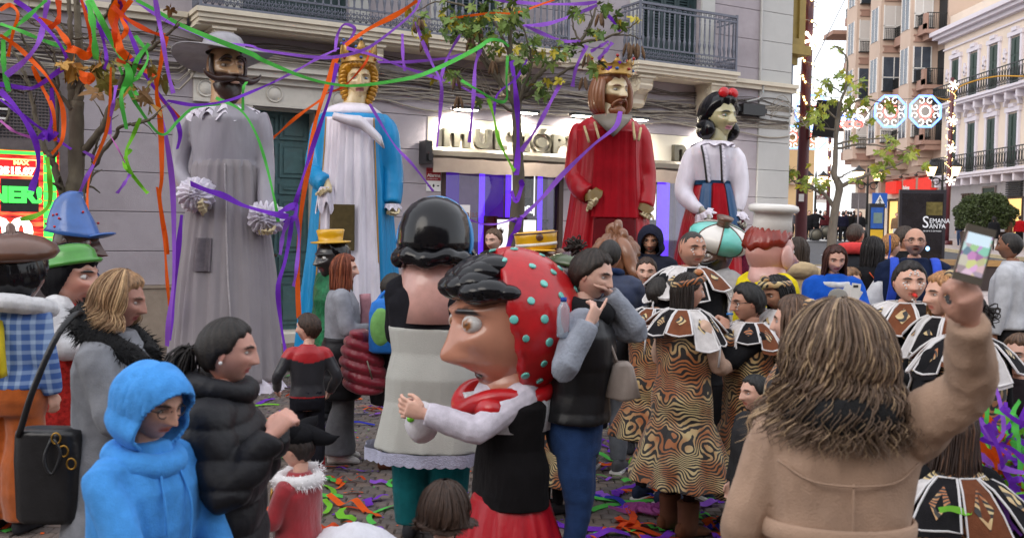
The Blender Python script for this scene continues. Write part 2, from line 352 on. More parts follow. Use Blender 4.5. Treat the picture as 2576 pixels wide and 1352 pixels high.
tag(kb.build('kerb', mat('kerb_stone', S(176, 160, 128), rough=.85, var=.15, scale=4), smooth=False), kind='structure')
# added houses behind the viewer, unseen, blocking low sky to darken the foreground
b = MB(); rr = np.random.default_rng(3)
for k in range(9):
    x0 = -48+k*11; h = 13+4*rr.random(); b.bx((x0, -30, -.5), (x0+10.9, -20-rr.random(), h)); b.bx((x0-.05, -20.3, h), (x0+10.95, -18.6, h+.4))
    for z in np.arange(1, h-2, 3.4):
        for x in np.arange(x0+1, x0+10, 2.6): b.bx((x, -20.2, z), (x+1.2, -18.9, z+2.2), mi=1)
tag(b.build('square_houses', [mat('house_far', S(170, 150, 130), var=.1, scale=.6, bump=.1), mat('house_window', S(40, 44, 48), rough=.3, var=.1, bump=0)], None, smooth=False), kind='structure')
# ================================================================== the corner building
BLD = thing('corner_building', W0, 'lilac grey corner building with iron balconies and lit shop sign', 'building')
JZ = [.94, 1.45, 2.035, 2.62, 3.2, 3.78, 4.36, 4.86]; JU = [5.04, 5.3, 5.89, 6.5, 7.1, 7.7, 8.3]
OPEN = [(-4.2, -1.27, .7, 3.98), (1.36, 2.42, -.1, 3.73), (4.66, 7.18, .5, 3.0), (7.9, 10.35, .5, 3.0), (8.9, 10.38, 5.04, 8.3), (1.2, 2.95, 5.04, 8.3), (4.7, 5.75, 5.04, 8.3), (.5, 2.92, 3.731, 4.18)]
def panels(u0, u1, zs, v0, v1, material, opens):
    for za, zb_ in zip(zs[:-1], zs[1:]):
        cuts = sorted({za, zb_} | {z for o in opens for z in o[2:] if za < z < zb_})
        for c0, c1 in zip(cuts[:-1], cuts[1:]):
            seg = [(u0, u1)]
            for o in opens:
                if o[2] < (c0+c1)/2 < o[3]:
                    seg = [p for a, b in seg for p in ((a, min(b, o[0])), (max(a, o[1]), b)) if p[1]-p[0] > .02]
            for a, b in seg:
                lo = .004 if c0 == za else 0; hi = .004 if c1 == zb_ else 0; e = .007
                mb = W(); V = [(a, v0, c0+lo), (b, v0, c0+lo), (b, v0, c1-hi), (a, v0, c1-hi), (a, v1-e, c0+lo), (b, v1-e, c0+lo), (b, v1-e, c1-hi), (a, v1-e, c1-hi), (a+e, v1, c0+lo+(e if lo else 0)), (b-e, v1, c0+lo+(e if lo else 0)), (b-e, v1, c1-hi-(e if hi else 0)), (a+e, v1, c1-hi-(e if hi else 0))]
                mb.add(V, [(0, 3, 2, 1), (0, 1, 5, 4), (1, 2, 6, 5), (2, 3, 7, 6), (3, 0, 4, 7), (4, 5, 9, 8), (5, 6, 10, 9), (6, 7, 11, 10), (7, 4, 8, 11), (8, 9, 10, 11)])
                mb.build('wall_panel', material, BLD, **FW)
panels(-4.2, 11.99, JZ, -.12, 0, M_stucco, OPEN)
panels(-4.2, 11.99, JU, -.12, -.01, M_stucco, OPEN)
panels(11.994, 12.9, JZ, -.12, .035, M_cream, [])
panels(11.994, 12.9, [5.04, 5.89-.6, 5.89, 6.5, 7.1, 7.7, 8.3], -.12, .03, M_cream, [])
core = W()       # solid body behind the facing, left open round the recesses
for a, b, z0, z1 in [(-8, -4.2, -.3, 8.3), (-1.27, 1.36, -.3, 4.9), (2.42, 4.66, -.3, 4.9), (7.18, 7.9, -.3, 4.9), (10.35, 12.88, -.3, 4.9), (-4.2, -1.27, 3.98, 4.9), (1.36, 2.42, 3.73, 4.9), (4.66, 7.18, 3., 4.9), (7.9, 10.35, 3., 4.9),
                     (-4.2, 1.2, 4.9, 12), (2.95, 4.7, 4.9, 12), (5.75, 8.9, 4.9, 12), (10.38, 12.88, 4.9, 12), (1.2, 2.95, 8.3, 12), (4.7, 5.75, 8.3, 12), (8.9, 10.38, 8.3, 12)]:
    core.bx((a, -.6, z0), (b, -.125, z1))
core.bx((-8, -9, -.3), (12.88, -2.2, 12)); core.bx((12.5, -2.2, -.3), (12.88, -.6, 12)); core.bx((-8, -2.2, 4.9), (12.5, -.6, 5)); core.bx((-8, -2.2, -.3), (12.5, -.6, .0))
core.build('wall_core', M_stucco, BLD, **FW)
for a, c in ((-1.27, 1.1), (2.68, 4.66), (7.18, 7.9), (10.35, 12.93)): b = W(); b.bx((a, -.1, -.3), (c, .045, .9)); b.bx((a, -.1, .9), (c, .065, .94)); b.build('plinth', M_stone, BLD, **FW)
for a, c in ((-4.2, .35), (6.9, 8.3), (10.95, 13.0)): b = W(); b.bx((a, -.1, 4.86), (c, .09, 4.95)); b.bx((a, -.1, 4.95), (c, .15, 5.03)); b.build('cornice', M_slab, BLD, **FW)
# door surround
b = W()
b.bx((.46, -.1, 3.731), (2.92, .07, 3.79)); b.bx((.46, -.1, 3.79), (2.92, .05, 4.08)); b.bx((.42, -.1, 4.08), (2.96, .11, 4.17)); b.bx((.38, -.1, 4.17), (3.0, .2, 4.27)); b.bx((.34, -.1, 4.27), (3.04, .26, 4.33))
b.bx((1.1, -.1, 0), (1.36, .06, 3.731)); b.bx((2.42, -.1, 0), (2.68, .06, 3.731)); b.bx((.9, -.1, 4.33), (2.6, .12, 4.5)); b.bx((.8, -.1, 4.5), (2.7, .17, 4.56))
b.bx((1.0, -.5, -.02), (2.75, .3, .16))
b.build('door_surround', M_trim, BLD, **FW)
for u in (.64, 1.7, 2.77):
    b = W(); a = np.linspace(0, 2*pi, 25)[:-1]
    b.loft([[(u+.105*cos(t)*k, v, 3.93+.105*sin(t)*k) for t in a] for k, v in ((1.25, .052), (1.25, .072), (1.08, .078), (1.08, .06), (.9, .062), (.82, .075), (.001, .08))], cap=False)
    b.build('rosette', M_trim, BLD, **WW)
dr = W(); dr.bx((1.36, -.45, .1), (2.42, -.38, 3.73)); D_ = dr.build('street_door', M_door, BLD, **FW)
for a, c in ((1.42, 1.87), (1.91, 2.36)):
    for z0, z1 in ((.25, .95), (1.05, 1.35), (1.45, 2.3), (2.38, 2.55), (2.65, 3.2), (3.26, 3.66)):
        p = W(); e = .035
        p.bx((a, -.38, z0), (c, -.352, z1)); p.bx((a+e, -.352, z0+e), (c-e, -.358, z1-e)); p.bx((a+2*e, -.352, z0+2*e), (c-2*e, -.335, z1-2*e))
        p.build('door_panel', M_door, D_, **FW)
p = W(); p.ell(wp(1.84, -.3, 1.38)*0+np.array([1.84, -.31, 1.38]), .03, .04, .03); p.build('door_knob', M_brown, D_, **WW)
p = W(); p.bx((1.36, -.45, 0), (1.37, -.1, 3.72)); p.bx((2.41, -.45, 0), (2.418, -.1, 3.72)); p.bx((1.365, -.45, 3.71), (2.415, -.1, 3.728)); p.build('door_reveal', M_trim, BLD, **FW)
# balconies
def baluster_mesh():
    pr = [(0, .016), (.02, .022), (.04, .014), (.1, .018), (.16, .028), (.2, .03), (.23, .016), (.25, .024), (.27, .014), (.36, .018), (.44, .017), (.56, .013), (.58, .02), (.6, .012), (.66, .02), (.69, .012), (.72, .012)]
    mb = MB(); a = np.arange(8)*pi/4; mb.loft([[(r*cos(t), r*sin(t), z) for t in a] for z, r in pr])
    V, Q, T, C = mb.arrays(); me = mesh_np('baluster', V, Q, T); me.materials.append(M_iron); return me
def scroll_mesh():
    mb = MB()
    for s_ in (-1, 1):
        t = np.linspace(0, 1, 16); a = 4.4*t; r = .034*(1-.72*t)
        mb.tube(np.c_[s_*(.036-r*np.cos(a))*1., 0*t, .06+r*np.sin(a)*1.1], .0075, n=4)
        mb.tube(np.c_[s_*(.036-r*np.cos(a)), 0*t, .165-r*np.sin(a)], .0075, n=4)
        mb.tube([(s_*.004, 0, .02), (s_*.05, 0, .1), (s_*.02, 0, .15), (0, 0, .11)], .009, n=4)
    mb.ell((0, 0, .125), .016, .008, .022, 8, 5); mb.ell((0, 0, .225), .014, .01, .022, 6, 5); mb.tube([(0, 0, 0), (0, 0, .21)], .006, n=4)
    V, Q, T, C = mb.arrays(); me = mesh_np('scroll', V, Q, T); me.materials.append(M_iron); return me
def ring_mesh():
    mb = MB(); t = np.linspace(0, 2*pi, 13); mb.tube(np.c_[.036*np.cos(t), 0*t, .036*np.sin(t)], .008, n=4, cap=False); mb.ell((0, 0, 0), .016, .014, .016, 8, 5)
    V, Q, T, C = mb.arrays(); me = mesh_np('rosette', V, Q, T); me.materials.append(M_iron); return me
BAL, SCR, RNG = baluster_mesh(), scroll_mesh(), ring_mesh()
WROT = math.atan2(WD[1], WD[0])
def balcony(u0, u1, label, v=.62):
    root = thing('balcony', wp((u0+u1)/2, 0, 5.02), label, 'balcony', WROT, 'iron balconies of the corner building')
    b = W(); b.bx((u0, .01, 4.84), (u1, v-.03, 4.9)); b.bx((u0-.02, .01, 4.9), (u1+.02, v, 4.97)); b.bx((u0-.05, .01, 4.97), (u1+.05, v+.04, 5.04))
    b.bx((u0-.02, .01, 4.8), (u1-.1, v-.12, 4.84)); b.build('slab', M_slab, root, **FW)
    vr = v-.03
    b = W()
    for z, r in ((5.07, .016), (5.3, .014), (6.02, .016), (6.12, .022)):
        b.bx((u0+.02, vr-r, z-r), (u1-.02, vr+r, z+r)); 
        for u in (u0+.02, u1-.02): b.bx((u-r, .02, z-r*.9), (u+r, vr-r, z+r*.9))
    for u in (u0+.02, u1-.02): b.bx((u-.02, vr-.02, 5.04), (u+.02, vr+.02, 6.16))
    b.build('rail', M_iron, root, **FW)
    def inst(me, u, vv, z, side, nm):
        o = put(nm, me, root); Pw = Matrix.Translation(Vector(wp(u, vv, z))) @ Matrix.Rotation(WROT+(pi/2 if side else 0), 4, 'Z'); o.matrix_local = PM[root.name].inverted() @ Pw
    n = max(3, round((u1-u0)/.13)); us = np.linspace(u0+.09, u1-.09, n)
    for u in us: inst(BAL, u, vr, 5.3, 0, 'baluster'); inst(RNG, u, vr, 6.07, 0, 'rosette')
    for u in np.linspace(u0+.09, u1-.09, round((u1-u0)/.105)): inst(SCR, u, vr, 5.07, 0, 'scroll')
    for u in (u0+.02, u1-.02):
        for vv in np.linspace(.12, vr-.1, 4): inst(BAL, u, vv, 5.3, 1, 'baluster'); inst(RNG, u, vv, 6.07, 1, 'rosette')
        for vv in np.linspace(.1, vr-.08, 5): inst(SCR, u, vv, 5.07, 1, 'scroll')
    return root
balcony(.42, 6.86, 'long iron balcony over the teal street door')
balcony(8.4, 10.82, 'short iron balcony with dark shutters behind, left of the building corner')
def corbel(u):
    b = W(); t = np.linspace(0, 1, 14); w2 = .15
    prof = [(.5, 4.8), (.5, 4.72), (.46, 4.66), (.5, 4.62), (.46, 4.55), (.36, 4.52), (.28, 4.46), (.24, 4.38), (.25, 4.3), (.18, 4.24), (.02, 4.22), (.02, 4.8)]
    a_ = [(u-w2, p, z) for p, z in prof]; c_ = [(u+w2, p, z) for p, z in prof]; n = len(prof)
    V = np.array(a_+c_); Q = [(i, (i+1) % n, n+(i+1) % n, n+i) for i in range(n)]; Tt = [(0, i, i+1) for i in range(1, n-1)]+[(n, n+i+1, n+i) for i in range(1, n-1)]
    b.add(V, Q, Tt)
    for s_ in (-1, 1):
        tt = np.linspace(0, 2*pi*1.4, 18); b.tube(np.c_[u+s_*(w2+.004)+0*tt, .36+.1*(1-tt/11)*np.cos(tt), 4.66+.1*(1-tt/11)*np.sin(tt)], .014, n=5)
    b.bx((u-w2-.03, .012, 4.76), (u+w2+.03, .54, 4.798)); b.build('corbel', M_slab, BLD, **FW)
for u in (.8, 3.2, 5.9, 8.68, 10.42): corbel(u)
# shuttered balcony doors
def shutters(u0, u1, n):
    f = W(); f.bx((u0, -.3, 5.04), (u0+.06, -.14, 8.3)); f.bx((u1-.06, -.3, 5.04), (u1, -.14, 8.3)); f.bx((u0, -.4, 5.04), (u1, -.36, 8.3)); fr = f.build('balcony_door', M_shut, BLD, **FW)
    w_ = (u1-u0-.12)/n
    for k in range(n):
        a = u0+.06+k*w_+.005; c = a+w_-.01; s_ = W(); s_.bx((a, -.33, 5.05), (a+.06, -.27, 8.2)); s_.bx((c-.06, -.33, 5.05), (c, -.27, 8.2)); s_.bx((a+.06, -.33, 5.05), (c-.06, -.27, 5.7)); s_.bx((a+.06, -.33, 6.75), (c-.06, -.27, 6.85))
        s_.build('shutter', M_shut, fr, **FW)
        l = W()
        for z in np.arange(5.74, 8.2, .055):
            if 6.72 < z < 6.87: continue
            l.add([(a+.06, -.285, z), (c-.06, -.285, z), (c-.06, -.315, z+.045), (a+.06, -.315, z+.045), (a+.06, -.292, z-.007), (c-.06, -.292, z-.007), (c-.06, -.322, z+.038), (a+.06, -.322, z+.038)], MB.BQ)
        tag(l.build('slats', M_shut, fr, **FW), kind='stuff')
shutters(8.9, 10.38, 4); shutters(1.2, 2.95, 4); shutters(4.7, 5.75, 3)
for u0, u1 in ((8.9, 10.38), (1.2, 2.95), (4.7, 5.75)): W().each('window_surround', M_cream, BLD, [((u0-.28, -.1, 5.045), (u0-.002, .03, 8.3)), ((u1+.002, -.1, 5.045), (u1+.34, .03, 8.3))])
# glazed wooden mirador on the side street
M_mir = mat('mirador_wood', S(150, 128, 66), rough=.6, var=.15, scale=6, bump=.2)
mi = W(); mi.bx((12.93, -2.4, 5.75), (13.62, -.12, 5.95)); mi.bx((12.93, -2.3, 5.95), (13.5, -.2, 6.1)); mi.bx((13.4, -2.3, 6.1), (13.5, -.2, 9.5)); mi.bx((12.93, -.3, 6.1), (13.0, -.2, 9.5)); mi.bx((13.32, -.3, 6.1), (13.4, -.2, 9.5)); mi.bx((13.0, -.3, 6.1), (13.32, -.26, 9.5))
mi.bx((12.93, -2.2, 5.55), (13.4, -.3, 5.75)); mi.build('mirador', M_mir, BLD, **FW)
mi = W()
for z in np.arange(3.9, 5.5, .16): mi.tube([(13.02, -.3, z), (13.2+.05*sin(z*9), -.3, z+.06), (13.14, -.3, z+.14)], .025, n=5)
mi.bx((12.95, -.33, 3.8), (13.02, -.26, 5.55)); mi.bx((13.2, -.33, 4.5), (13.25, -.28, 5.55)); mi.build('mirador_bracket', M_iron, BLD, **WW)
# cables along the front
r5 = np.random.default_rng(5)
for z0, n, m_ in ((4.62, 7, M_cable2), (4.42, 8, M_cable), (4.28, 6, M_cable2), (4.15, 8, M_cable), (4.04, 5, M_cable)):
    for k in range(n):
        u0, u1 = (-4, 12.95) if r5.random() < .5 else (r5.choice([-4, 3.2, 6.8]), r5.choice([8, 11.5, 12.95])); us = np.arange(u0, u1, .33); z = z0+r5.normal(0, .05)+.05*np.sin(us*r5.uniform(.5, 1.8)+r5.uniform(0, 6))+.035*np.sin(us*r5.uniform(2, 4)+r5.uniform(0, 6))
        z = np.where((us > .3) & (us < 3.1) & (z < 4.5), 4.5+(z-4.2)*.3, z); v = np.where((us > .3) & (us < 3.1), .16+.05*r5.random(), .03+.03*r5.random())
        b = W(); b.tube(spl(np.c_[us, v, z], len(us)*2), r5.choice([.007, .01, .016]), n=5); b.build('cable', m_, BLD, **WW)
for k in range(10):          # loose loops near the corner and the junction box
    u = r5.choice([.4, 8.1, 11.4, 12.3, 11.9, 4.9]); b = W(); t = np.linspace(0, 1, 12); L = r5.uniform(.5, 1.2)
    b.tube(np.c_[u+L*t, .05+.06*np.sin(t*pi), 4.55-.5*r5.random()+.25*np.sin(t*pi*2*r5.uniform(.4, 1))], .008, n=5); b.build('cable', M_cable, BLD, **WW)
b = W(); b.tube(spl([(11.98, .06, 8.2), (11.98, .06, 5.2), (12.02, .1, 4.95), (11.98, .07, 4.7), (11.6, .06, 4.58)], 20), .02, n=6); b.build('conduit', M_cream, BLD, **WW)
b = W(); b.bx((11.4, .03, 4.3), (12.0, .2, 4.52)); b.bx((11.3, .04, 4.36), (11.4, .15, 4.46)); b.bx((12.0, .04, 4.36), (12.1, .15, 4.46)); b.build('junction_box', M_black, BLD, **FW)
b = W(); b.bx((4.42, 0.005, 4.14), (4.87, .025, 4.47)); vb = b.build('vent', M_white, BLD, **FW)
for k in range(9): b = W(); z = 4.18+k*.03; b.add([(4.46, .026, z), (4.83, .026, z), (4.83, .045, z-.012), (4.46, .045, z-.012), (4.46, .026, z+.012), (4.83, .026, z+.012), (4.83, .045, z), (4.46, .045, z)], MB.BQ); b.build('slat', M_steel, vb, **FW)
# ---- the optician's shop
M_lamp_on = glow('flood_on', (1, .93, .78), 30.)
SIGNW = mat('sign_board', S(222, 214, 196), rough=.7, var=.04, scale=4, bump=.1)  # pale sheet over the wall, floodlit white put into its colour
b = W(); b.bx((4.38, .004, 3.2), (11.1, .018, 3.775)); b.build('sign_board', SIGNW, BLD, **FW)
for nm, body, u, sz in (('letter', 'm', 4.63, .62), ('letter', 'U', 5.24, .44), ('letter', 'L', 5.64, .44), ('letter', 'T', 5.97, .44), ('letter', 'I', 6.25, .44), ('letter', 'Ó', 6.42, .44), ('letter', 'P', 6.86, .44), ('letter', 'T', 7.2, .44), ('letter', 'I', 7.52, .44), ('letter', 'C', 7.7, .44), ('letter', 'A', 8.1, .44), ('letter', 'S', 8.5, .44), ('letter', 'n', 9.68, .6)):
    text(nm, body, sz, wtext(u, .07, 3.295), M_alu, BLD, ext=.05, bold=.022, font_scale=(1.12, 1))
def spot(u, z):
    t = thing('sign_lamp', wp(u, 0, z), 'x', 'floodlight', WROT, 'floodlights over the shop sign')
    b = W(); b.bx((u-.02, .005, z-.02), (u+.02, .3, z+.01)); b.bx((u-.22, .22, z), (u+.22, .44, z+.05)); b.build('housing', M_black, t, **FW)
    b = W(); b.bx((u-.19, .25, z-.012), (u+.19, .41, z-.003)); b.build('lens', M_lamp_on, t, **FW)
    l = bpy.data.lights.new('flood', 'SPOT'); l.energy = 120; l.spot_size = rad(140); l.spot_blend = .7; l.color = (1, .94, .82); l.shadow_soft_size = .12
    lo = bpy.data.objects.new('flood', l); COL.objects.link(lo); Pw = Vector(wp(u, .34, z-.04)); d = Vector(wp(u, .0, z-.55))-Pw; lo.matrix_world = Matrix.Translation(Pw) @ (-d).to_track_quat('Z', 'Y').to_matrix().to_4x4(); return t
for (u, z), lb in zip(((4.95, 3.9), (6.15, 3.93), (7.35, 3.96), (8.6, 3.98), (10.6, 3.98)), ('first floodlight over the shop sign, above the letter m', 'floodlight above the shop sign just behind the leafy tree trunk', 'floodlight above the shop sign left of the bearded king giant', 'floodlight behind the neck of the bearded king giant', 'floodlight left of the black haired giantess head')): spot(u, z)['label'] = lb
aw = thing('awning', wp(7.1, .2, 3.15), 'beige rolled shop awning under the lit sign', 'awning', WROT)
b = W(); b.loft([[(u, .06+.17*x, 3.06+.19*y) for x, y in ((0, 0), (.8, 0), (1, .25), (1, .7), (.75, 1), (0, 1))] for u in (4.36, 9.96)]); b.build('cassette', mat('awning_case', S(120, 112, 100), rough=.4, var=.1, metal=.4), aw, **FW)
b = W(); us = np.linspace(4.38, 9.94, 60); zs = np.linspace(3.06, 2.82, 5)
b.loft([[(u, .27+.012*sin(u*7)+.02*sin(u*2.3)*(3.06-z)/.24, z+.006*sin(u*11)) for z in zs] for u in us], closed=False); b.loft([[(u, .262+.012*sin(u*7)+.02*sin(u*2.3)*(3.06-z)/.24, z+.006*sin(u*11)) for z in zs] for u in us], closed=False); b.build('valance', M_awn, aw, **WW)
b = W(); b.bx((4.22, .02, 2.95), (4.34, .3, 3.34)); b.bx((4.25, .3, 3.0), (4.33, .36, 3.12)); b.build('awning_arm_box', M_black, aw, **FW); b = W(); b.bx((9.98, .02, 2.95), (10.08, .3, 3.34)); b.build('awning_arm_box', M_black, aw, **FW)
sg = thing('alarm_sign', wp(4.5, .01, 2.7), 'red and white alarm warning plate left of the shop window', 'sign', WROT)
b = W(); b.bx((4.37, .004, 2.5), (4.64, .014, 2.68)); b.build('plate', M_white, sg, **FW)
b = W(); b.bx((4.37, .004, 2.682), (4.64, .0145, 2.83)); b.bx((4.37, .004, 2.835), (4.64, .0143, 2.9)); b.build('red_band', mat('sign_red', S(150, 30, 40), rough=.5, var=.05), sg, **FW)
hy = thing('hydrant_box', wp(5.0, .06, .62), 'small red hydrant cover low on the shop front', 'hydrant cover', WROT); b = W(); b.bx((4.86, .05, .5), (5.1, .09, .78)); b.build('door', mat('hydrant_red', S(170, 50, 34), rough=.5), hy, **FW); b = W(); b.bx((4.92, .09, .58), (5.04, .096, .7)); b.build('plate', M_white, hy, **FW)
text('lettering', 'Alarma', .085, wtext(4.383, .0155, 2.745), M_white, sg, ext=.001, bold=.002); text('lettering', 'con Aviso a Policía', .026, wtext(4.383, .0155, 2.705), M_white, sg, ext=.001)
M_ink = mat('ink_black', (.03, .03, .03), rough=.7, var=0, bump=0)
b = W(); b.bx((4.39, .0142, 2.58), (4.45, .0152, 2.605)); b.ell((4.505, .015, 2.595), .02, .002, .03, 8, 5); b.ell((4.59, .015, 2.595), .025, .002, .012, 8, 5); b.build('pictograms', M_ink, sg, **WW)
VIO, VIO2 = glow('violet_light', (.12, .03, 1.), 1.1), glow('violet_deep', (.08, .012, .42), .35, var=.4, scale=2)
WHITEB = glow('white_lightbox', (1, .97, .97), 1.); POST = glow('poster_paper', (.75, .68, .58), .55, var=.15)
def shop(u0, u1, label, right):
    s_ = thing('shop_window', wp((u0+u1)/2, -.3, .5), label, 'shop window', WROT, 'lit display windows of the optician')
    b = W(); b.bx((u0, -.2, .5), (u0+.09, .0, 3.0)); b.bx((u1-.09, -.2, .5), (u1, .0, 3.0)); b.bx((u0, -.2, 2.93), (u1, 0, 3.0)); b.bx((u0, -.2, .5), (u1, .04, .6)); b.build('frame', M_brown, s_, **FW)
    b = W(); b.bx((u0+.09, -.09, .6), (u1-.09, -.08, 2.93)); b.build('pane', M_glass, s_, **FW)
    b = W(); b.bx((u0-.3, -2.1, .3), (u1+.3, -1.9, 3.1)); b.bx((u0-.3, -1.9, .3), (u1+.3, -.2, .5)); b.bx((u0-.3, -1.9, 3.), (u1+.3, -.13, 3.1)); b.bx((u0-.3, -1.9, .5), (u0-.2, -.2, 3)); b.bx((u1+.2, -1.9, .5), (u1+.3, -.2, 3)); b.build('interior', mat('shop_inside', S(150, 130, 140), rough=.7, var=.1), s_, **FW)
    b = W(); b.bx((u0, -1.6, 2.94), (u1, -.4, 2.97)); b.build('ceiling_light', glow('shop_ceiling', (.8, .7, 1), .5), s_, **FW)
    def pb(a, c, v, z0, z1, mm, nm, th=.02): x = W(); x.bx((a, v-th, z0), (c, v, z1)); return x.build(nm, mm, s_, **FW)
    if not right:
        pb(4.78, 4.86, -.25, .6, 2.93, VIO, 'light_strip'); pb(4.88, 5.16, -.3, .6, 2.93, VIO2, 'light_panel'); pb(5.18, 5.62, -.75, 1.2, 2.3, POST, 'poster'); pb(5.2, 5.36, -.7, 1.9, 2.2, M_brown, 'price_card')
        text('lettering', 'Rebajas', .17, wtext(5.26, -.73, 2.08), mat('sale_red', S(190, 60, 40), rough=.6, var=0), s_, ext=.001, bold=.004)
        pb(5.55, 5.66, -.26, .6, 2.93, VIO, 'light_strip'); pb(5.68, 6.08, -.32, .6, 2.93, VIO2, 'light_panel'); pb(5.62, 5.9, -.2, .6, 2.1, mat('red_cabinet', S(86, 36, 34), rough=.4, var=.2), 'cabinet'); pb(6.1, 6.24, -.26, .6, 2.93, VIO, 'light_strip')
        pb(6.2, 6.66, -.2, 2.12, 2.9, M_ink, 'brand_panel', .05); pb(6.185, 6.205, -.19, 2.12, 2.9, WHITEB, 'edge_light'); pb(6.655, 6.675, -.19, 2.12, 2.9, WHITEB, 'edge_light'); pb(6.34, 6.6, -.195, 2.45, 2.86, mat('poster_face', S(96, 86, 84), rough=.7, var=.45, scale=5), 'portrait', .004)
        text('lettering', 'BOSS', .19, wtext(6.23, -.19, 2.17), WHITEB, s_, ext=.002, bold=.008)
        pb(5.84, 6.72, -.16, .75, 2.08, M_black, 'screen_frame', .03); pb(5.87, 6.69, -.157, .8, 2.04, WHITEB, 'screen', .005)
        x = W(); x.loft([[(u, -.152, z) for u, z in ((6.1+.02*k, 1.95-.28*k), (6.34+.03*k, 1.98-.28*k))] for k in range(5)], closed=False); x.build('portrait', mat('poster_pink', S(226, 110, 130), rough=.6, var=.3, scale=4), s_, **WW)
        pb(6.5, 6.68, -.151, .8, 1.35, M_ink, 'portrait', .002)
        pb(6.76, 6.86, -.22, .6, 2.93, VIO, 'light_strip'); pb(6.86, 7.08, -.4, .6, 2.93, mat('rack_back', S(150, 136, 136), rough=.6), 'rack')
        for k in range(8):
            z = .9+k*.16; x = W(); x.bx((6.87, -.4, z-.02), (7.07, -.3, z-.012))
            for u in (6.92, 7.02): x.ell((u, -.31, z+.02), .04, .012, .024, 8, 5)
            x.bx((6.95, -.32, z+.02), (6.99, -.305, z+.03)); x.build('sunglasses', M_black, s_, **WW)
    else:
        pb(8.0, 8.7, -.4, .6, 2.93, VIO2, 'light_panel'); pb(8.75, 9.55, -.25, .6, 2.62, WHITEB, 'poster'); text('lettering', 'Rebajas', .21, wtext(8.62, -.245, 2.3), mat('sale_red', S(190, 60, 40)), s_, ext=.001, bold=.005)
        sk = glow('poster_skin', S(236, 206, 150), .45, var=.25, scale=6); x = W()
        x.ell((9.2, -.24, 1.72), .22, .006, .28, 20, 10, R=rotm('Y', -.5)); x.build('portrait', sk, s_, **WW)
        x = W(); x.ell((9.36, -.238, 1.36), .2, .006, .26, 20, 10, R=rotm('Y', .5)); x.build('portrait', sk, s_, **WW)
        x = W(); x.ell((9.43, -.23, 1.42), .06, .006, .11, 14, 8, R=rotm('Y', .4)); x.ell((9.3, -.23, 1.18), .06, .006, .11, 14, 8, R=rotm('Y', .4)); x.ell((9.16, -.23, 1.66), .035, .005, .02, 10, 6); x.loft([[(9.36+a, -.237, z) for a in (0, .19)] for z in (2.1, 1.75)], closed=False); x.build('printed_sunglasses', M_ink, s_, **WW)
        pb(9.6, 9.9, -.26, .6, 2.93, VIO, 'light_strip'); pb(9.92, 10.24, -.5, .6, 2.93, mat('rack_back', S(150, 136, 136)), 'rack')
shop(4.66, 7.18, 'violet lit optician window behind the leafy tree trunk', 0); shop(7.9, 10.35, 'violet lit optician window with sale poster beside the king giant', 1)
# ---- gaming hall front with its screen
NE = thing('screen_front', wp(-2.7, .05, .7), 'metal framed shop front with glowing red and green game screen', 'display screen', WROT)
b = W()
for a, c in ((-4.2, -4.1), (-1.4, -1.28)): b.bx((a, -.05, .3), (c, .1, 4.0))
b.bx((-4.1, -.05, 2.86), (-1.4, .1, 3.0)); b.bx((-4.1, -.05, 3.9), (-1.4, .1, 4.0)); b.bx((-4.1, -.05, .3), (-1.4, .1, .95)); b.build('frame', M_steel, NE, **FW)
b = W(); b.bx((-4.1, -.06, 2.99), (-1.4, -.03, 3.9)); b.build('grille_back', mat('grille_grey', S(96, 94, 100), rough=.6, var=.1, scale=60), NE, **FW)
b = W()
for k in range(60): b.bx((-4.1+k*.045, -.03, 3.0), (-4.085+k*.045, -.015, 3.9))
for k in range(20): b.bx((-4.1, -.018, 3.01+k*.045), (-1.4, -.006, 3.025+k*.045))
tag(b.build('mesh_grille', M_steel, NE, **FW), kind='stuff')
b = W(); a = np.linspace(0, 2*pi, 30); b.tube(np.c_[-2.35+.32*np.cos(a), 0*a+.03, 3.42+.32*np.sin(a)], .02, n=6, cap=False); b.build('fan_ring', M_alu, NE, **WW)
for k in range(9): b = W(); z = 3.16+k*.065; h = math.sqrt(max(.01, .31**2-(z-3.42)**2)); b.bx((-2.35-h, -.0, z-.014), (-2.35+h, .03, z+.014)); b.build('louvre', M_white if k % 2 == 0 else M_black, NE, **FW)
SCRN = bpy.data.materials.new('screen_picture'); SCRN.use_nodes = True; t = SCRN.node_tree; bb = t.nodes['Principled BSDF']
tc = nd(t, 'ShaderNodeTexCoord'); mp = nd(t, 'ShaderNodeMapping'); mp.inputs['Scale'].default_value = (2.5, 2.5, 14); t.links.new(tc.outputs['Object'], mp.inputs[0]); nz = nd(t, 'ShaderNodeTexNoise', Scale=1.6, Detail=4.); t.links.new(mp.outputs[0], nz.inputs['Vector'])
cr = nd(t, 'ShaderNodeValToRGB'); e = cr.color_ramp; e.elements[0].position = .36; e.elements[0].color = (.12, .0, .0, 1); e.elements[1].position = .66; e.elements[1].color = (1, .18, .05, 1); x_ = e.elements.new(.5); x_.color = (.75, .02, .015, 1)
t.links.new(nz.outputs[0], cr.inputs[0]); t.links.new(cr.outputs[0], bb.inputs['Emission Color']); bb.inputs['Emission Strength'].default_value = 1.1; bb.inputs['Base Color'].default_value = (.02, .02, .02, 1)
b = W(); b.bx((-4.1, -.03, .95), (-1.4, .0, 2.86)); b.build('screen', SCRN, NE, **FW)
GRN, YEL, WHT, RED2 = glow('screen_green', (.08, 1, .12), 1.), glow('screen_yellow', (1, .8, .25), 1.6), glow('screen_white', (1, .93, .8), 2.2), glow('screen_red', (.75, .02, .02), .8)
b = W()
for k in range(14): b.bx((-1.6, .002, 1.0+k*.13), (-1.43, .006, 1.12+k*.13))
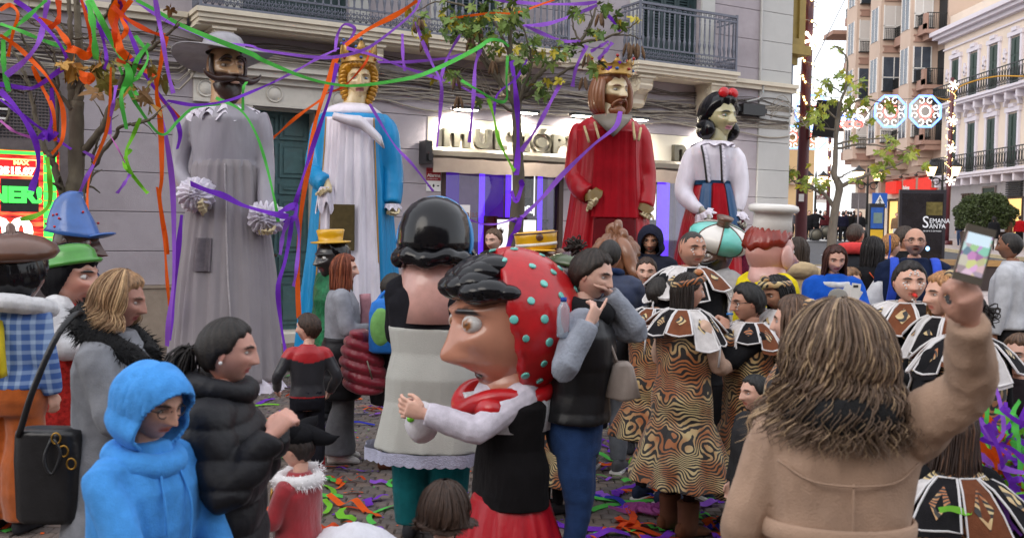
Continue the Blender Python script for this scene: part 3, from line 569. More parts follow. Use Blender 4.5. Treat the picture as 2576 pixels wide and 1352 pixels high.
b.bx((-4.1, .002, 2.8), (-1.6, .006, 2.85)); b.bx((-4.1, .002, .96), (-1.62, .006, 1.1)); b.build('light_bar', GRN, NE, **FW)
for a, c, z0, z1 in ((-2.95, -2.28, 2.5, 2.76), (-2.2, -1.68, 2.5, 2.74), (-2.1, -1.66, 1.26, 1.42)):
    b = W(); b.bx((a, .002, z0), (c, .005, z1)); b.build('panel', RED2, NE, **FW)
    b = W()
    for q in ((a, c, z0, z0+.015), (a, c, z1-.015, z1), (a, a+.015, z0, z1), (c-.015, c, z0, z1)): b.bx((q[0], .005, q[2]), (q[1], .008, q[3]))
    b.build('panel_border', YEL, NE, **FW)
b = W(); b.bx((-2.14, .001, 2.0), (-1.66, .003, 2.46)); b.build('panel', M_ink, NE, **FW)
for body, u, z, sz, mm in (('0.05', -2.86, 2.56, .2, WHT), ('$515.07', -2.18, 2.53, .13, WHT), ('MAX', -1.98, 2.66, .08, YEL), ('WINNER!', -2.96, 2.14, .29, GRN), ('00', -2.3, 1.55, .5, WHT), ('.', -2.44, 1.58, .4, WHT), ('$200.00', -2.07, 1.29, .1, WHT), ('MINI', -1.98, 1.37, .06, YEL)):
    text('lettering', body, sz, wtext(u, .012, z), mm, NE, ext=.002, bold=.012*sz/.2, font_scale=(1.1, 1))
b = W(); b.ell((-2.62, .01, 1.7), .14, .006, .2, 18, 8); b.build('light_burst', WHT, NE, **WW)
# ================================================================== STREET BEYOND
FW, WW = dict(smooth=False, world=True), dict(world=True)
def wb(name, material, parent, boxes, smooth=False):
    if name in ('bracket', 'shutter', 'shutter_panel', 'pilaster', 'wall_ornament', 'balcony_slab', 'corner_balcony'):
        for bx_ in boxes: b = MB(); b.bx(*bx_); o = b.build(name, material, parent, **FW)
        return o
    b = MB()
    for lo, hi in boxes: b.bx(lo, hi)
    return b.build(name, material, parent, smooth=smooth, **WW)
M_fac = mat('facade_ivory', S(222, 206, 190), rough=.9, var=.05, scale=.8, bump=.1, dirt=.06)
M_facw = mat('facade_trim', S(214, 208, 216), rough=.8, var=.03, scale=2, bump=.05)
M_gsh = mat('green_shutter', S(24, 50, 40), rough=.5, var=.15, scale=3, bump=.1)
M_gran = mat('granite_grey', S(150, 146, 148), rough=.6, var=.08, scale=2, bump=.1)
M_railb = mat('rail_black', (.015, .017, .017), rough=.5, var=0, bump=0)
M_peach = mat('facade_peach', S(196, 174, 158), rough=.9, var=.05, scale=.7, bump=.1, dirt=.08)
M_peachd = mat('trim_brown', S(160, 128, 114), rough=.85, var=.06, scale=2, bump=.1)
M_yel = mat('facade_yellow', S(214, 184, 140), rough=.9, var=.06, scale=.7, bump=.1, dirt=.08)
M_win = mat('window_glass', S(70, 78, 90), rough=.1, var=.2, scale=2, bump=0, spec=.8)
M_blind = mat('roller_blind', S(205, 200, 196), rough=.7, var=.03, bump=0)
WARM = glow('shop_warm', (1, .62, .2), .9, var=.4, scale=1.5)
X = 27.
WBD = thing('white_building', (X+4, 52, 1.4), 'ivory three storey building with green shutters and white window trim', 'building')
wb('wall', M_fac, WBD, [((X, 36, 5.4), (X+12, 62.9, 13.9))])
wb('ground_floor', M_gran, WBD, [((X-.05, 36, .6), (X+12, 62.9, 5.3))])
wb('parapet', M_fac, WBD, [((X+.3, 36, 14.6), (X+12, 62.9, 15.6))])
wb('cornice', M_facw, WBD, [((X-.3, 36, 13.9), (X+12, 63.2, 14.15)), ((X-.6, 36, 14.15), (X+12, 63.4, 14.35)), ((X-.8, 36, 14.35), (X+12, 63.5, 14.6)), ((X-.1, 36, 13.4), (X, 62.9, 13.5)), ((X-.15, 36, 9.5), (X, 62.9, 9.62))])
wb('roof_block', mat('render_grey', S(176, 166, 156), var=.08, scale=1), WBD, [((X+6, 40, 15.6), (X+12, 62, 21))])
wy = [61.1-2.42*k for k in range(9)]
for z0, z1, up in ((10.0, 12.6, 1), (5.6, 8.5, 0)):
    for y in wy:
        s_ = wb('window_surround', M_facw, WBD, [((X-.12, y-.72, z0), (X, y-.52, z1+.1)), ((X-.12, y+.52, z0), (X, y+.72, z1+.1)), ((X-.16, y-.8, z1+.1), (X, y+.8, z1+.35)), ((X-.22, y-.28, z1+.35), (X, y+.28, z1+.55))])
        wb('shutter', M_gsh, s_, [((X-.06, y-.5, z0), (X-.005, y-.02, z1)), ((X-.06, y+.02, z0), (X-.005, y+.5, z1))])
        wb('shutter_panel', M_gsh, s_, [((X-.085, y+a, b), (X-.06, y+a+.34, c)) for a in (-.43, .09) for b, c in ((z0+.15, z0+.75), (z0+.85, z0+1.6), (z0+1.7, z1-.12))])
        if not up:
            b = MB(); a = np.linspace(0, pi, 11)
            b.loft([[(X-.005-d, y-(.85-e)*cos(t), z1+.45+(.6-e)*sin(t)) for t in a] for d, e in ((0, -.02), (.22, -.02), (.22, .14), (0, .14))], closed=False); b.build('pediment', M_facw, WBD, **FW)
        else:
            wb('wall_ornament', M_facw, WBD, [((X-.08, y+1.0, 11.9), (X, y+1.42, 12.0)), ((X-.1, y+1.12, 11.45), (X, y+1.3, 12.2)), ((X-.1, y+1.02, 11.6), (X, y+1.4, 11.7))])
    bl = wb('balcony_base', M_facw, WBD, [((X-.8, 36, z0-.2), (X, 62.7, z0-.06)), ((X-.7, 36, z0-.34), (X, 62.6, z0-.2))])
    wb('balcony_rail', M_railb, bl, [((X-.78, 36, z0+.98), (X-.72, 62.6, z0+1.04)), ((X-.77, 36, z0+.02), (X-.73, 62.6, z0+.07)), ((X-.78, 62.55, z0), (X, 62.6, z0+1.04))])
    b = MB()
    for y in np.arange(40, 62.5, .3):
        b.bx((X-.765, y-.012, z0), (X-.735, y+.012, z0+1.0)); t = np.linspace(0, 2*pi, 9)
        b.tube(np.c_[X-.75+0*t, y+.15+.1*np.cos(t), z0+.5+.32*np.sin(t)], .016, n=4, cap=False); b.tube(np.c_[X-.75+0*t, y+.15+.06*np.cos(t), z0+.18+.08*np.sin(t)], .014, n=4, cap=False)
    tag(b.build('balcony_ironwork', M_railb, bl, **WW), kind='stuff')
    wb('bracket', M_facw, WBD, [((X-.6, y-.1, z0-.75), (X, y+.1, z0-.34)) for y in np.arange(38, 62.6, 1.21)])
for y, w_, z1, mm, nm in ((61.8, .5, 3.4, M_blind, 'roller_shutter'), (58.6, .9, 3.6, M_blind, 'roller_shutter'), (56.2, .7, 4.6, M_gsh, 'street_door'), (53.3, .8, 3.9, WARM, 'shop_window'), (50.9, .7, 3.9, WARM, 'shop_window'), (48, .8, 3.9, WARM, 'shop_window')):
    fr = wb('opening_frame', M_brown if mm is WARM else M_steel, WBD, [((X-.12, y-w_-.1, 1.3), (X-.04, y-w_, z1+.1)), ((X-.12, y+w_, 1.3), (X-.04, y+w_+.1, z1+.1)), ((X-.12, y-w_, z1), (X-.04, y+w_, z1+.1))])
    wb(nm, mm, fr, [((X-.08, y-w_, 1.45), (X-.052, y+w_, z1))])
    if mm is M_blind: wb('slats', mat('slat_grey', S(150, 148, 146)), fr, [((X-.1, y-w_, 1.5+k*.14), (X-.08, y+w_, 1.53+k*.14)) for k in range(int((z1-1.5)/.14))])
    if mm is WARM: wb('awning_slats', M_dark, fr, [((X-.2, y-w_, z1+.12+k*.12), (X-.04, y+w_, z1+.2+k*.12)) for k in range(7)])
YT = Matrix(((0, 0, -1, 0), (-1, 0, 0, 0), (0, 1, 0, 0), (0, 0, 0, 1)))   # text on a facade that looks along -x
def xtext(nm, body, sz, x, y, z, mm, par, **k): M_ = YT.copy(); M_[0][3], M_[1][3], M_[2][3] = x, y, z; return text(nm, body, sz, M_, mm, par, **k)
def ctext(nm, body, sz, x, y, z, mm, par, **k): return text(nm, body, sz, Matrix(((1, 0, 0, x), (0, 0, -1, y), (0, 1, 0, z), (0, 0, 0, 1))), mm, par, **k)
xtext('lettering', 'TOUS', .6, X-.1, 59.6, 3.95, M_brown, WBD, ext=.04, bold=.02)
# peach apartment house with bays
PB = thing('apartment_building', (X+4, 71, 1.5), 'tall peach art deco apartment house with stepped bays and balconies', 'building')
wb('wall', M_peach, PB, [((X+.3, 63.2, 5.2), (X+14, 79, 31))]); wb('ground_floor', mat('cream_stone', S(214, 198, 180), var=.05, scale=1), PB, [((X+.2, 63.2, .8), (X+14, 79, 5.8))])
for y0, y1, d in ((64.6, 66.3, 1.5), (68.6, 70.6, 2.0), (73.4, 75.6, 2.0)):
    by = wb('bay', M_peach, PB, [((X-d, y0, 7.4), (X+.3, y1, 31)), ((X-d*.7, y0+.15, 6.9), (X+.3, y1-.15, 7.4)), ((X-d*.4, y0+.3, 6.4), (X+.3, y1-.3, 6.9))])
    for k, z in enumerate(np.arange(8.2, 30, 3.5)):
        xx = X-d; w_ = wb('window', M_win if k % 2 else M_blind, by, [((xx+.25, y0-.04, z), (X-.15, y0+.02, z+2.3))])
        wb('window_frame', M_white, w_, [((xx+.2, y0-.06, z-.05), (xx+.27, y0, z+2.35)), ((X-.17, y0-.06, z-.05), (X-.1, y0, z+2.35)), (((xx+X)/2-.03, y0-.06, z), ((xx+X)/2+.03, y0, z+2.3)), ((xx+.2, y0-.06, z+.9), (X-.1, y0, z+.96))])
        wb('spandrel', M_peachd, by, [((xx+.2, y0-.09, z-.9), (X-.1, y0, z-.82)), ((xx+.2, y0-.09, z-.5), (X-.1, y0, z-.4)), ((xx+.3, y0-.06, z-.82), (X-.2, y0, z-.5))])
        b = MB()
        for x in np.arange(xx+.2, X-.1, .12): b.bx((x, y0-.28, z), (x+.025, y0-.25, z+.7))
        b.bx((xx+.18, y0-.29, z+.7), (X-.08, y0-.24, z+.75)); b.bx((xx+.18, y0-.29, z-.05), (X-.08, y0, z)); b.build('window_rail', M_railb, by, **FW)
        wf = wb('window', M_win, by, [((xx-.03, (y0+y1)/2-.6, z), (xx+.02, (y0+y1)/2+.6, z+2.3))])
        wb('window_frame', M_white, wf, [((xx-.05, (y0+y1)/2-.66, z-.05), (xx, (y0+y1)/2-.58, z+2.35)), ((xx-.05, (y0+y1)/2+.58, z-.05), (xx, (y0+y1)/2+.66, z+2.35)), ((xx-.05, (y0+y1)/2-.03, z), (xx, (y0+y1)/2+.03, z+2.3))])
for y0, y1 in ((66.4, 68.5), (70.7, 73.3), (75.7, 78.8), (63.3, 64.5)):
    for z in np.arange(7.9, 30, 3.5):
        bp = wb('balcony', M_peachd, PB, [((X-1.1, y0, z-.25), (X+.3, y1, z)), ((X-.8, y0+.1, z-.6), (X+.3, y1-.1, z-.25)), ((X-1.1, y0, z), (X-.98, y1, z+.35)), ((X-1.1, y0, z), (X-.9, y0+.4, z+1.0))])
        b = MB()
        for y in np.arange(y0+.4, y1, .13): b.bx((X-1.06, y, z+.35), (X-1.03, y+.025, z+1.0))
        for x in np.arange(X-.9, X+.3, .12): b.bx((x, y0+.02, z), (x+.025, y0+.05, z+1))
        b.bx((X-1.08, y0+.4, z+1.), (X-1.0, y1, z+1.05)); b.bx((X-1., y0, z+1), (X+.3, y0+.06, z+1.05)); b.build('railing', M_railb, bp, **FW)
        wb('balcony_door', M_dark, bp, [((X+.24, (y0+y1)/2-.55, z), (X+.29, (y0+y1)/2+.55, z+2.3))])
wb('corner_balcony', M_peachd, PB, [((X-2.6, 77, 17.2), (X+.3, 79.6, 17.5)), ((X-2.6, 77, 10), (X+.3, 79.6, 10.3))])
wb('ledge', M_peachd, PB, [((X-.25, 63.2, 5.75), (X+.3, 79, 6.0))]+[((X-.2, y, 4.9), (X+.2, y+.5, 5.7)) for y in np.arange(63.6, 78.6, 2.2)])
REDS = glow('sign_red_lit', (.8, .03, .02), .55, var=.2)
for k, y in enumerate((70.4, 67.2, 64.7)):
    s_ = wb('shop_sign', REDS, PB, [((X-.25, y-1.0, 4.75), (X+.1, y+1.0, 5.6))])
    if k == 1: xtext('lettering', 'Belros', .42, X-.27, y+.95, 4.9, M_white, s_, ext=.01, bold=.02)
    b = MB(); b.tube([(X-.1, y, 5.9), (X-.7, y, 5.95), (X-.8, y, 5.8)], .03, n=5); b.ell((X-.8, y, 5.75), .14, .14, .08, 8, 5); b.build('sign_lamp', M_railb, s_, **WW)
    fr = wb('shop_front', M_brown, PB, [((X-.05, y-1., 1.4), (X+.2, y-.85, 4.2)), ((X-.05, y+.85, 1.4), (X+.2, y+1., 4.2)), ((X-.7, y-1., 4.2), (X+.2, y+1., 4.35))]); wb('shop_light', WARM, fr, [((X+.05, y-.85, 1.5), (X+.18, y+.85, 4.2))])
# yellow house that closes the street
YB = thing('yellow_house', (18, 86, 1.5), 'yellow corner house with tall white windows at the end of the street', 'building')
wb('wall', M_yel, YB, [((8, 86, 1), (26, 95, 10.2))]); wb('roof_block', M_white, YB, [((19, 87, 10.7), (25, 95, 12.6))])
wb('cornice', M_peach, YB, [((7.7, 85.6, 10.2), (26.2, 95, 10.45)), ((7.5, 85.3, 10.45), (26.3, 95, 10.7)), ((7.9, 85.8, 6.0), (26, 86, 6.2))])
wb('pilaster', M_facw, YB, [((x, 85.85, 6.2), (x+.7, 86, 10.2)) for x in (8.1, 13.9, 19.2, 24.6)])
for x, wdt in ((10.2, .8), (12.0, .8), (16.9, 1.25), (22.3, 1.1)):
    g_ = wb('window', M_win, YB, [((x-wdt, 85.93, 6.4), (x+wdt, 85.98, 9.6))])
    wb('window_frame', M_white, g_, [((x-wdt-.15, 85.85, 6.3), (x-wdt, 85.98, 9.8)), ((x+wdt, 85.85, 6.3), (x+wdt+.15, 85.98, 9.8)), ((x-wdt-.2, 85.8, 9.7), (x+wdt+.2, 85.98, 10.0)), ((x-.06, 85.88, 6.4), (x+.06, 85.97, 9.6))]+[((x-wdt, 85.88, z), (x+wdt, 85.97, z+.08)) for z in (7.2, 8., 8.8)])
    b = MB()
    for xx in np.arange(x-wdt-.3, x+wdt+.3, .13): b.bx((xx, 85.3, 6.3), (xx+.03, 85.33, 7.3))
    b.bx((x-wdt-.35, 85.28, 7.3), (x+wdt+.35, 85.34, 7.36)); b.bx((x-wdt-.4, 85.25, 6.2), (x+wdt+.4, 86, 6.3)); b.build('balcony', M_railb, YB, **FW)
    wb('doorway', M_dark if x > 16 else WARM, YB, [((x-.8, 85.9, 1.2), (x+.8, 85.98, 4.6))])
sn = thing('banner', (16.4, 85, 4), 'white exhibition banner hung on the yellow house', 'banner'); p0 = P(2052, 510, 84); p1 = P(2082, 482, 84)
wb('cloth', M_white, sn, [((p0[0], p0[1]-.02, p0[2]), (p1[0], p0[1]+.02, p1[2]))]); ctext('lettering', 'EXPO-ART', .3, p0[0]+.03, p0[1]-.03, p0[2]+.3, mat('letter_dark_red', S(90, 20, 30)), sn, ext=.005, font_scale=(.62, 1.5), bold=.01)
wb('emblem', mat('sign_red', (.3, .03, .04)), sn, [((p0[0]+.3, p0[1]-.04, p1[2]-.32), (p0[0]+.55, p0[1]-.02, p1[2]-.12))])
# far end of the street behind the corner building
FB = thing('far_building', (4, 118, 1.5), 'pale far building glimpsed past the corner', 'building'); wb('wall', M_yel, FB, [((-14, 118, 0), (9.5, 126, 14))])
for x in np.arange(-12, 9, 2.4): wb('window', M_win, FB, [((x, 117.9, z), (x+1.1, 117.97, z+2.2)) for z in (5., 9.)])
# ---- poles, lanterns, festive lights
M_pole = mat('pole_maroon', S(84, 30, 38), rough=.45, var=.12, scale=6, bump=.1, coat=.2)
BULB = glow('bulb_warm', (1, .62, .22), 5.); STAR = glow('star_white', (1, .86, .66), 3.); NEB = glow('neon_blue', (.12, .25, 1.), 3.2); NEW = glow('neon_white', (1, .93, .85), 2.6); NER = glow('neon_red', (1, .12, .1), 2.5); LANT = glow('lantern_glass', (1, .66, .3), 3.)
def star(mb, c, r):
    r *= .62
    for k in range(6):
        a = k*pi/3+.26; mb.tube([c, c+np.array([r*cos(a), 0, r*sin(a)])], r*.13, n=4)
        mb.ell(c+np.array([r*.8*cos(a), 0, r*.8*sin(a)]), r*.22, r*.1, r*.22, 6, 4)
def lit_pole(pts, D, r, y0, y1, stars, label, nb):
    p = [P(x, y, D) for x, y in pts]; base = p[-1].copy(); base[2] = ground(0, base[1]); p[-1] = base
    t_ = thing('light_pole', base, label, 'pole', 0, 'maroon poles wound with string lights'); b = MB(); b.tube(p, np.linspace(r*.78, r, len(p)), n=12); b.bx(base-[r*1.8, r*1.8, 0], base+[r*1.8, r*1.8, .35]); b.build('pole', M_pole, t_, **WW)
    b = MB(); w_ = MB(); tt = np.linspace(0, 1, nb); A, B = P(*y0, D), P(*y1, D); c = A+(B-A)*tt[:, None]; a = tt*nb*.9+np.sin(tt*40)
    pos = c+np.c_[np.cos(a), np.sin(a), 0*a]*(r*1.25+.03); w_.tube(spl(pos, nb*3), r*.07, n=4)
    for q in pos: b.ell(q, r*.1+.014, r*.1+.014, r*.14+.014, 6, 4)
    b.build('bulbs', BULB, t_, **WW); w_.build('light_cord', M_cable, t_, **WW)
    if stars:
        for x, y, rr in stars: b = MB(); star(b, P(x, y, D)+np.array([0, -r*1.6, 0]), rr); b.build('star_light', STAR, t_, **WW)
    return t_
lp = lit_pole([(2038, -60), (2033, 60), (2026, 250), (2018, 460), (2011, 700)], 24., .15, (2037, -40), (2024, 300), [(2037, 105, .42)], 'tall maroon pole with warm string lights right of the corner building', 46)
b = MB(); q = P(2016, 497, 23.82); b.bx(q-[.06, .01, .09], q+[.06, .01, .09]); b.build('sticker', M_white, lp, **FW)
lit_pole([(2396, 196), (2392, 300), (2387, 450), (2379, 640)], 51.6, .13, (2395, 220), (2386, 450), [(2395, 216, .42), (2391, 305, .42), (2389, 374, .42), (2387, 455, .42)], 'maroon pole with star lights in front of the ivory building', 70)
lit_pole([(2088, 340), (2085, 450), (2081, 590)], 66., .13, (2088, 345), (2084, 460), [(2087, 370, .4), (2085, 408, .45), (2083, 458, .45)], 'far maroon pole with star lights by the white banner', 44)
def lantern_post(xl, xr, y, D, label):
    A, B = P(xl, y, D), P(xr, y, D); mid = (A+B)/2; base = mid.copy(); base[2] = ground(0, mid[1]); t_ = thing('street_lamp', base, label, 'street lamp', 0, 'twin lantern street lamps')
    b = MB(); b.tube([base, mid+[0, 0, .3], mid+[0, 0, .55]], [.09, .06, .02], n=8); b.tube([base, base+[0, 0, 1.]], [.17, .1], n=8)
    for q, s_ in ((A, -1), (B, 1)):
        t = np.linspace(0, 1, 10); b.tube(np.c_[mid[0]+(q[0]-mid[0])*t, mid[1]+0*t, mid[2]-.65+.28*np.sin(t*pi)*.6+.15*t], .035, n=5)
        aa = np.linspace(0, 2*pi, 10); b.tube(np.c_[mid[0]+s_*.35+.2*np.cos(aa), mid[1]+0*aa, mid[2]-.6+.2*np.sin(aa)], .03, n=5, cap=False)
    b.build('post', M_railb, t_, **WW)
    for q in (A, B):
        b = MB(); s4 = [(-1, -1), (1, -1), (1, 1), (-1, 1)]; b.loft([[(q[0]+x*w_, q[1]+y_*w_, q[2]+z) for x, y_ in s4] for z, w_ in ((-.32, .12), (.18, .24))]); b.build('lantern', LANT, t_, **FW)
        b = MB(); b.loft([[(q[0]+x*w_, q[1]+y_*w_, q[2]+z) for x, y_ in s4] for z, w_ in ((.18, .29), (.24, .29), (.42, .1), (.55, .02))]); b.loft([[(q[0]+x*w_, q[1]+y_*w_, q[2]+z) for x, y_ in s4] for z, w_ in ((-.5, .02), (-.36, .08), (-.32, .14))])
        b.build('lantern_cap', M_railb, t_, **FW)
lantern_post(2342, 2402, 428, 54, 'twin lantern lamp post in front of the ivory building'); lantern_post(2160, 2207, 440, 56, 'twin lantern lamp post behind the small street tree'); lantern_post(2034, 2071, 451, 64, 'twin lantern lamp post beside the white banner')
def octagon(x, y, r, D, label, tilt=0):
    c = P(x, y, D); t_ = thing('festive_light', c, label, 'festive light', tilt, 'octagonal festive lights over the street'); a = np.arange(9)*pi/4+pi/8
    for k, rr in ((1, r), (1, r*.93)): b = MB(); b.tube(np.c_[rr*np.cos(a), 0*a, rr*np.sin(a)], .028, n=5, cap=False); b.build('blue_tube', NEB, t_)
    for k in range(8):
        th = k*pi/4+pi/8; b = MB(); s = np.linspace(0, 1, 18); aa = s*5.2*(1 if k % 2 else -1)+th; q = r*.2*(1-.55*s); cx_, cz_ = r*.66*cos(th), r*.66*sin(th)
        b.tube(np.c_[cx_+q*np.cos(aa), 0*s, cz_+q*np.sin(aa)], .021, n=5); b.build('scroll_tube', NEW, t_)
    b = MB(); a = np.linspace(0, 2*pi, 25); b.tube(np.c_[r*.3*np.cos(a), 0*a, r*.3*np.sin(a)], .028, n=5, cap=False); b.build('inner_ring', NEW, t_)
    b = MB(); rr = r*(.4+.07*np.cos(a*8)); b.tube(np.c_[rr*np.cos(a), 0*a, rr*np.sin(a)], .022, n=4, cap=False); b.build('red_ring', NER, t_); return t_
octagon(2240, 280, .86, 50, 'octagonal light in the middle of the string, left of its twin'); octagon(2328, 280, .86, 50, 'octagonal light at the right end of the string by the ivory building')
octagon(2045, 282, .95, 50, 'octagonal light half hidden behind the tall maroon pole'); octagon(1994, 345, .85, 68, 'octagonal light cut off by the building corner'); octagon(2050, 347, .85, 68, 'lower octagonal light just right of the tall maroon pole')
c = P(2140, 285, 50); t_ = thing('festive_light', c, 'flower shaped festive light with red and blue centre behind the small tree', 'festive light')
b = MB(); a = np.linspace(0, 2*pi, 17)
for k in range(7): th = k*2*pi/7; b.tube(np.c_[.5*cos(th)*1.2+.3*np.cos(a), 0*a, .5*sin(th)+.32*np.sin(a)], .04, n=5, cap=False)
b.build('white_tube', NEW, t_); b = MB()
for k in range(3): b.tube(np.c_[-.4+.4*k+.22*np.cos(a), 0*a-.02, -.55+.13*np.sin(a)], .05, n=5, cap=False)
b.build('red_tube', NER, t_); b = MB()
for k in range(14): b.ell((-.45+.07*k, -.03, -.2+.12*sin(k*2.3)), .05, .05, .05, 6, 4)
b.build('blue_bulbs', NEB, t_)
b = MB()
for A, B_, s_ in ((P(1985, 232, 50), P(2420, 238, 50), .3), (P(1985, 318, 68), P(2110, 322, 68), .2)): t = np.linspace(0, 1, 14); p = A+(B_-A)*t[:, None]; p[:, 2] -= s_*4*t*(1-t); b.tube(p, .015, n=4)
p = [P(2125, 0, 30), P(2040, 172, 26)]; b.tube(p, .012, n=4)
tag(b.build('overhead_wire', M_cable2), 'thin wires strung across the street carrying the festive lights', 'wire')
b = MB(); b.tube(spl([P(2576, 192, 50), P(2500, 193, 52), P(2420, 215, 53), P(2385, 250, 52), P(2340, 240, 51)], 24), .04, n=5); tag(b.build('hanging_cord', mat('yellow_cord', S(190, 140, 40))), 'yellow cord looped from the star pole to the ivory building', 'cord')
q = P(2082, 300, 23.6); spk = thing('loudspeaker', q, 'black loudspeaker box hung on the tall maroon pole', 'loudspeaker', rad(-35))
b = MB(); b.box((0, 0, 0), (.5, .4, .85), R=rotm('Y', .12)); b.build('cabinet', M_black, spk, smooth=False); b = MB(); b.box((-.262, 0, -.02), (.012, .36, .8), R=rotm('Y', .12)); b.build('front_grille', mat('grille_gold', S(120, 86, 30), rough=.5), spk, smooth=False)
b = MB(); b.tube([(-.25, 0, .3), (-.75, .0, .35)], .025); b.tube([(-.1, 0, -.3), (-.6, 0, -.5)], .02); b.build('bracket', M_railb, spk)
# ---- street furniture
def signpost(x0, y0, D, label, cat):
    q = P(x0, y0, D); base = q.copy(); base[2] = ground(0, q[1]); t_ = thing('road_sign', base, label, cat); b = MB(); b.tube([base, q+[0, 0, .3]], .04, n=8); b.build('post', M_steel, t_, **WW); return t_, q
t_, q = signpost(2212, 504, 45, 'blue and white pedestrian crossing sign by the bus panel', 'road sign')
wb('plate', mat('sign_blue', S(30, 90, 180), rough=.4, var=0, bump=0), t_, [(q-[.34, .06, .34], q+[.34, -.03, .34])]); b = MB(); b.add([q+[-.27, -.07, -.25], q+[.27, -.07, -.25], q+[0, -.07, .27]], None, [(0, 1, 2)]); b.build('white_triangle', M_white, t_, **FW)
b = MB(); qq = q+[0, -.075, 0]; b.ell(qq+[0, 0, .11], .03, .003, .03, 8, 4)
for A, B_ in (((0, .08), (0, -.05)), ((0, -.05), (.07, -.18)), ((0, -.05), (-.06, -.18)), ((0, .05), (.07, -.02)), ((0, .05), (-.06, -.03))): b.tube([qq+[A[0], 0, A[1]], qq+[B_[0], 0, B_[1]]], .016, n=4)
b.build('walking_figure', M_ink, t_, **WW)
t_, q = signpost(2160, 505, 44, 'grey back of a road sign on a post beside the far crowd', 'road sign'); wb('plate', M_steel, t_, [(q-[.33, .02, .36], q+[.33, -.0, .36])])
tp = P(2204, 555, 38); g0 = ground(0, tp[1]); pn = thing('bus_panel', (tp[0], tp[1], g0), 'blue and yellow bus map panel standing in the street', 'information panel')
wb('frame', M_black, pn, [(tp*[1, 1, 0]+[-.29, -.08, g0], tp*[1, 1, 0]+[.29, .08, g0+2.25])]); wb('map_sheet', mat('map_yellow', S(226, 180, 40), rough=.5, var=.15, scale=6), pn, [(tp*[1, 1, 0]+[-.24, -.095, g0+.55], tp*[1, 1, 0]+[.24, -.081, g0+1.25])])
wb('blue_sheet', mat('map_blue', S(40, 90, 170), rough=.5, var=.2, scale=6), pn, [(tp*[1, 1, 0]+[-.24, -.095, g0+1.3], tp*[1, 1, 0]+[.24, -.081, g0+2.1])]); wb('timetable', mat('map_grey', S(120, 140, 130)), pn, [(tp*[1, 1, 0]+[-.14, -.102, g0+1.5], tp*[1, 1, 0]+[.2, -.096, g0+1.9])])
tp = P(2318, 560, 30); g0 = ground(0, tp[1]); tt_ = thing('advertising_panel', (tp[0], tp[1], g0), 'dark freestanding poster panel with Semana Santa lettering', 'advertising panel', rad(-14))
def lb(nm, mm, boxes): b = MB(); [b.bx(*x) for x in boxes]; return b.build(nm, mm, tt_, smooth=False)
lb('case', mat('case_dark', S(56, 54, 60), rough=.35, var=.1, metal=.3), [((-.66, -.12, .0), (.66, .12, 2.72))]); lb('poster', mat('poster_dark', S(40, 38, 42), rough=.15, var=.5, scale=1.8, bump=0, coat=.6), [((-.58, -.128, .25), (.58, -.121, 2.6))])
lb('poster_glow', mat('poster_olive', S(110, 100, 60), rough=.2, var=.5, scale=5), [((.1, -.131, 1.95), (.56, -.129, 2.35))])
TXW = glow('letter_white', (.85, .85, .9), .5); TM = Matrix(((1, 0, 0, 0), (0, 0, -1, -.135), (0, 1, 0, 0), (0, 0, 0, 1)))
for body, x, z, sz in (('S', .0, 1.58, .5), ('EMANA', .2, 1.72, .2), ('ANTA', .2, 1.56, .2), ('DEL 24 AL 31 DE MARZO', .03, 1.46, .055), ('2024', .5, 1.62, .06)): M_ = PM[tt_.name] @ TM; M2 = TM.copy(); M2[0][3] = x; M2[2][3] = z; text('lettering', body, sz, PM[tt_.name] @ M2, TXW, tt_, ext=.001, font_scale=(.85, 1))
b = MB(); b.ell((.18, -.134, .95), .06, .003, .07, 10, 6); b.build('blue_light', glow('blue_spot', (.3, .6, 1), 2.), tt_)
tp = P(2457, 700, 26); g0 = ground(0, tp[1]); kq = thing('wooden_counter', (tp[0], tp[1], g0), 'brown planter box with yellow wooden rim near the grey sweatshirt man', 'planter'); M_wood = mat('yellow_wood', S(170, 132, 80), rough=.6, var=.15, scale=5, stretch=(1, 8, 8))
for nm, mm, bxs in (('box', mat('brown_box', S(58, 46, 44), rough=.6, var=.15, scale=6), [((-.68, -.5, 0), (.7, .5, .72))]), ('rim', M_wood, [((-.74, -.56, .72), (.76, -.45, .86)), ((-.74, .45, .72), (.76, .56, .86)), ((-.74, -.45, .722), (-.62, .45, .858)), ((.64, -.45, .722), (.76, .45, .858))]), ('corner_post', M_black, [((-.76, -.58, .5), (-.7, -.52, .95)), ((.3, .5, .7), (.36, .58, .95))])):
    b = MB(); [b.bx(*x) for x in bxs]; b.build(nm, mm, kq, smooth=False)
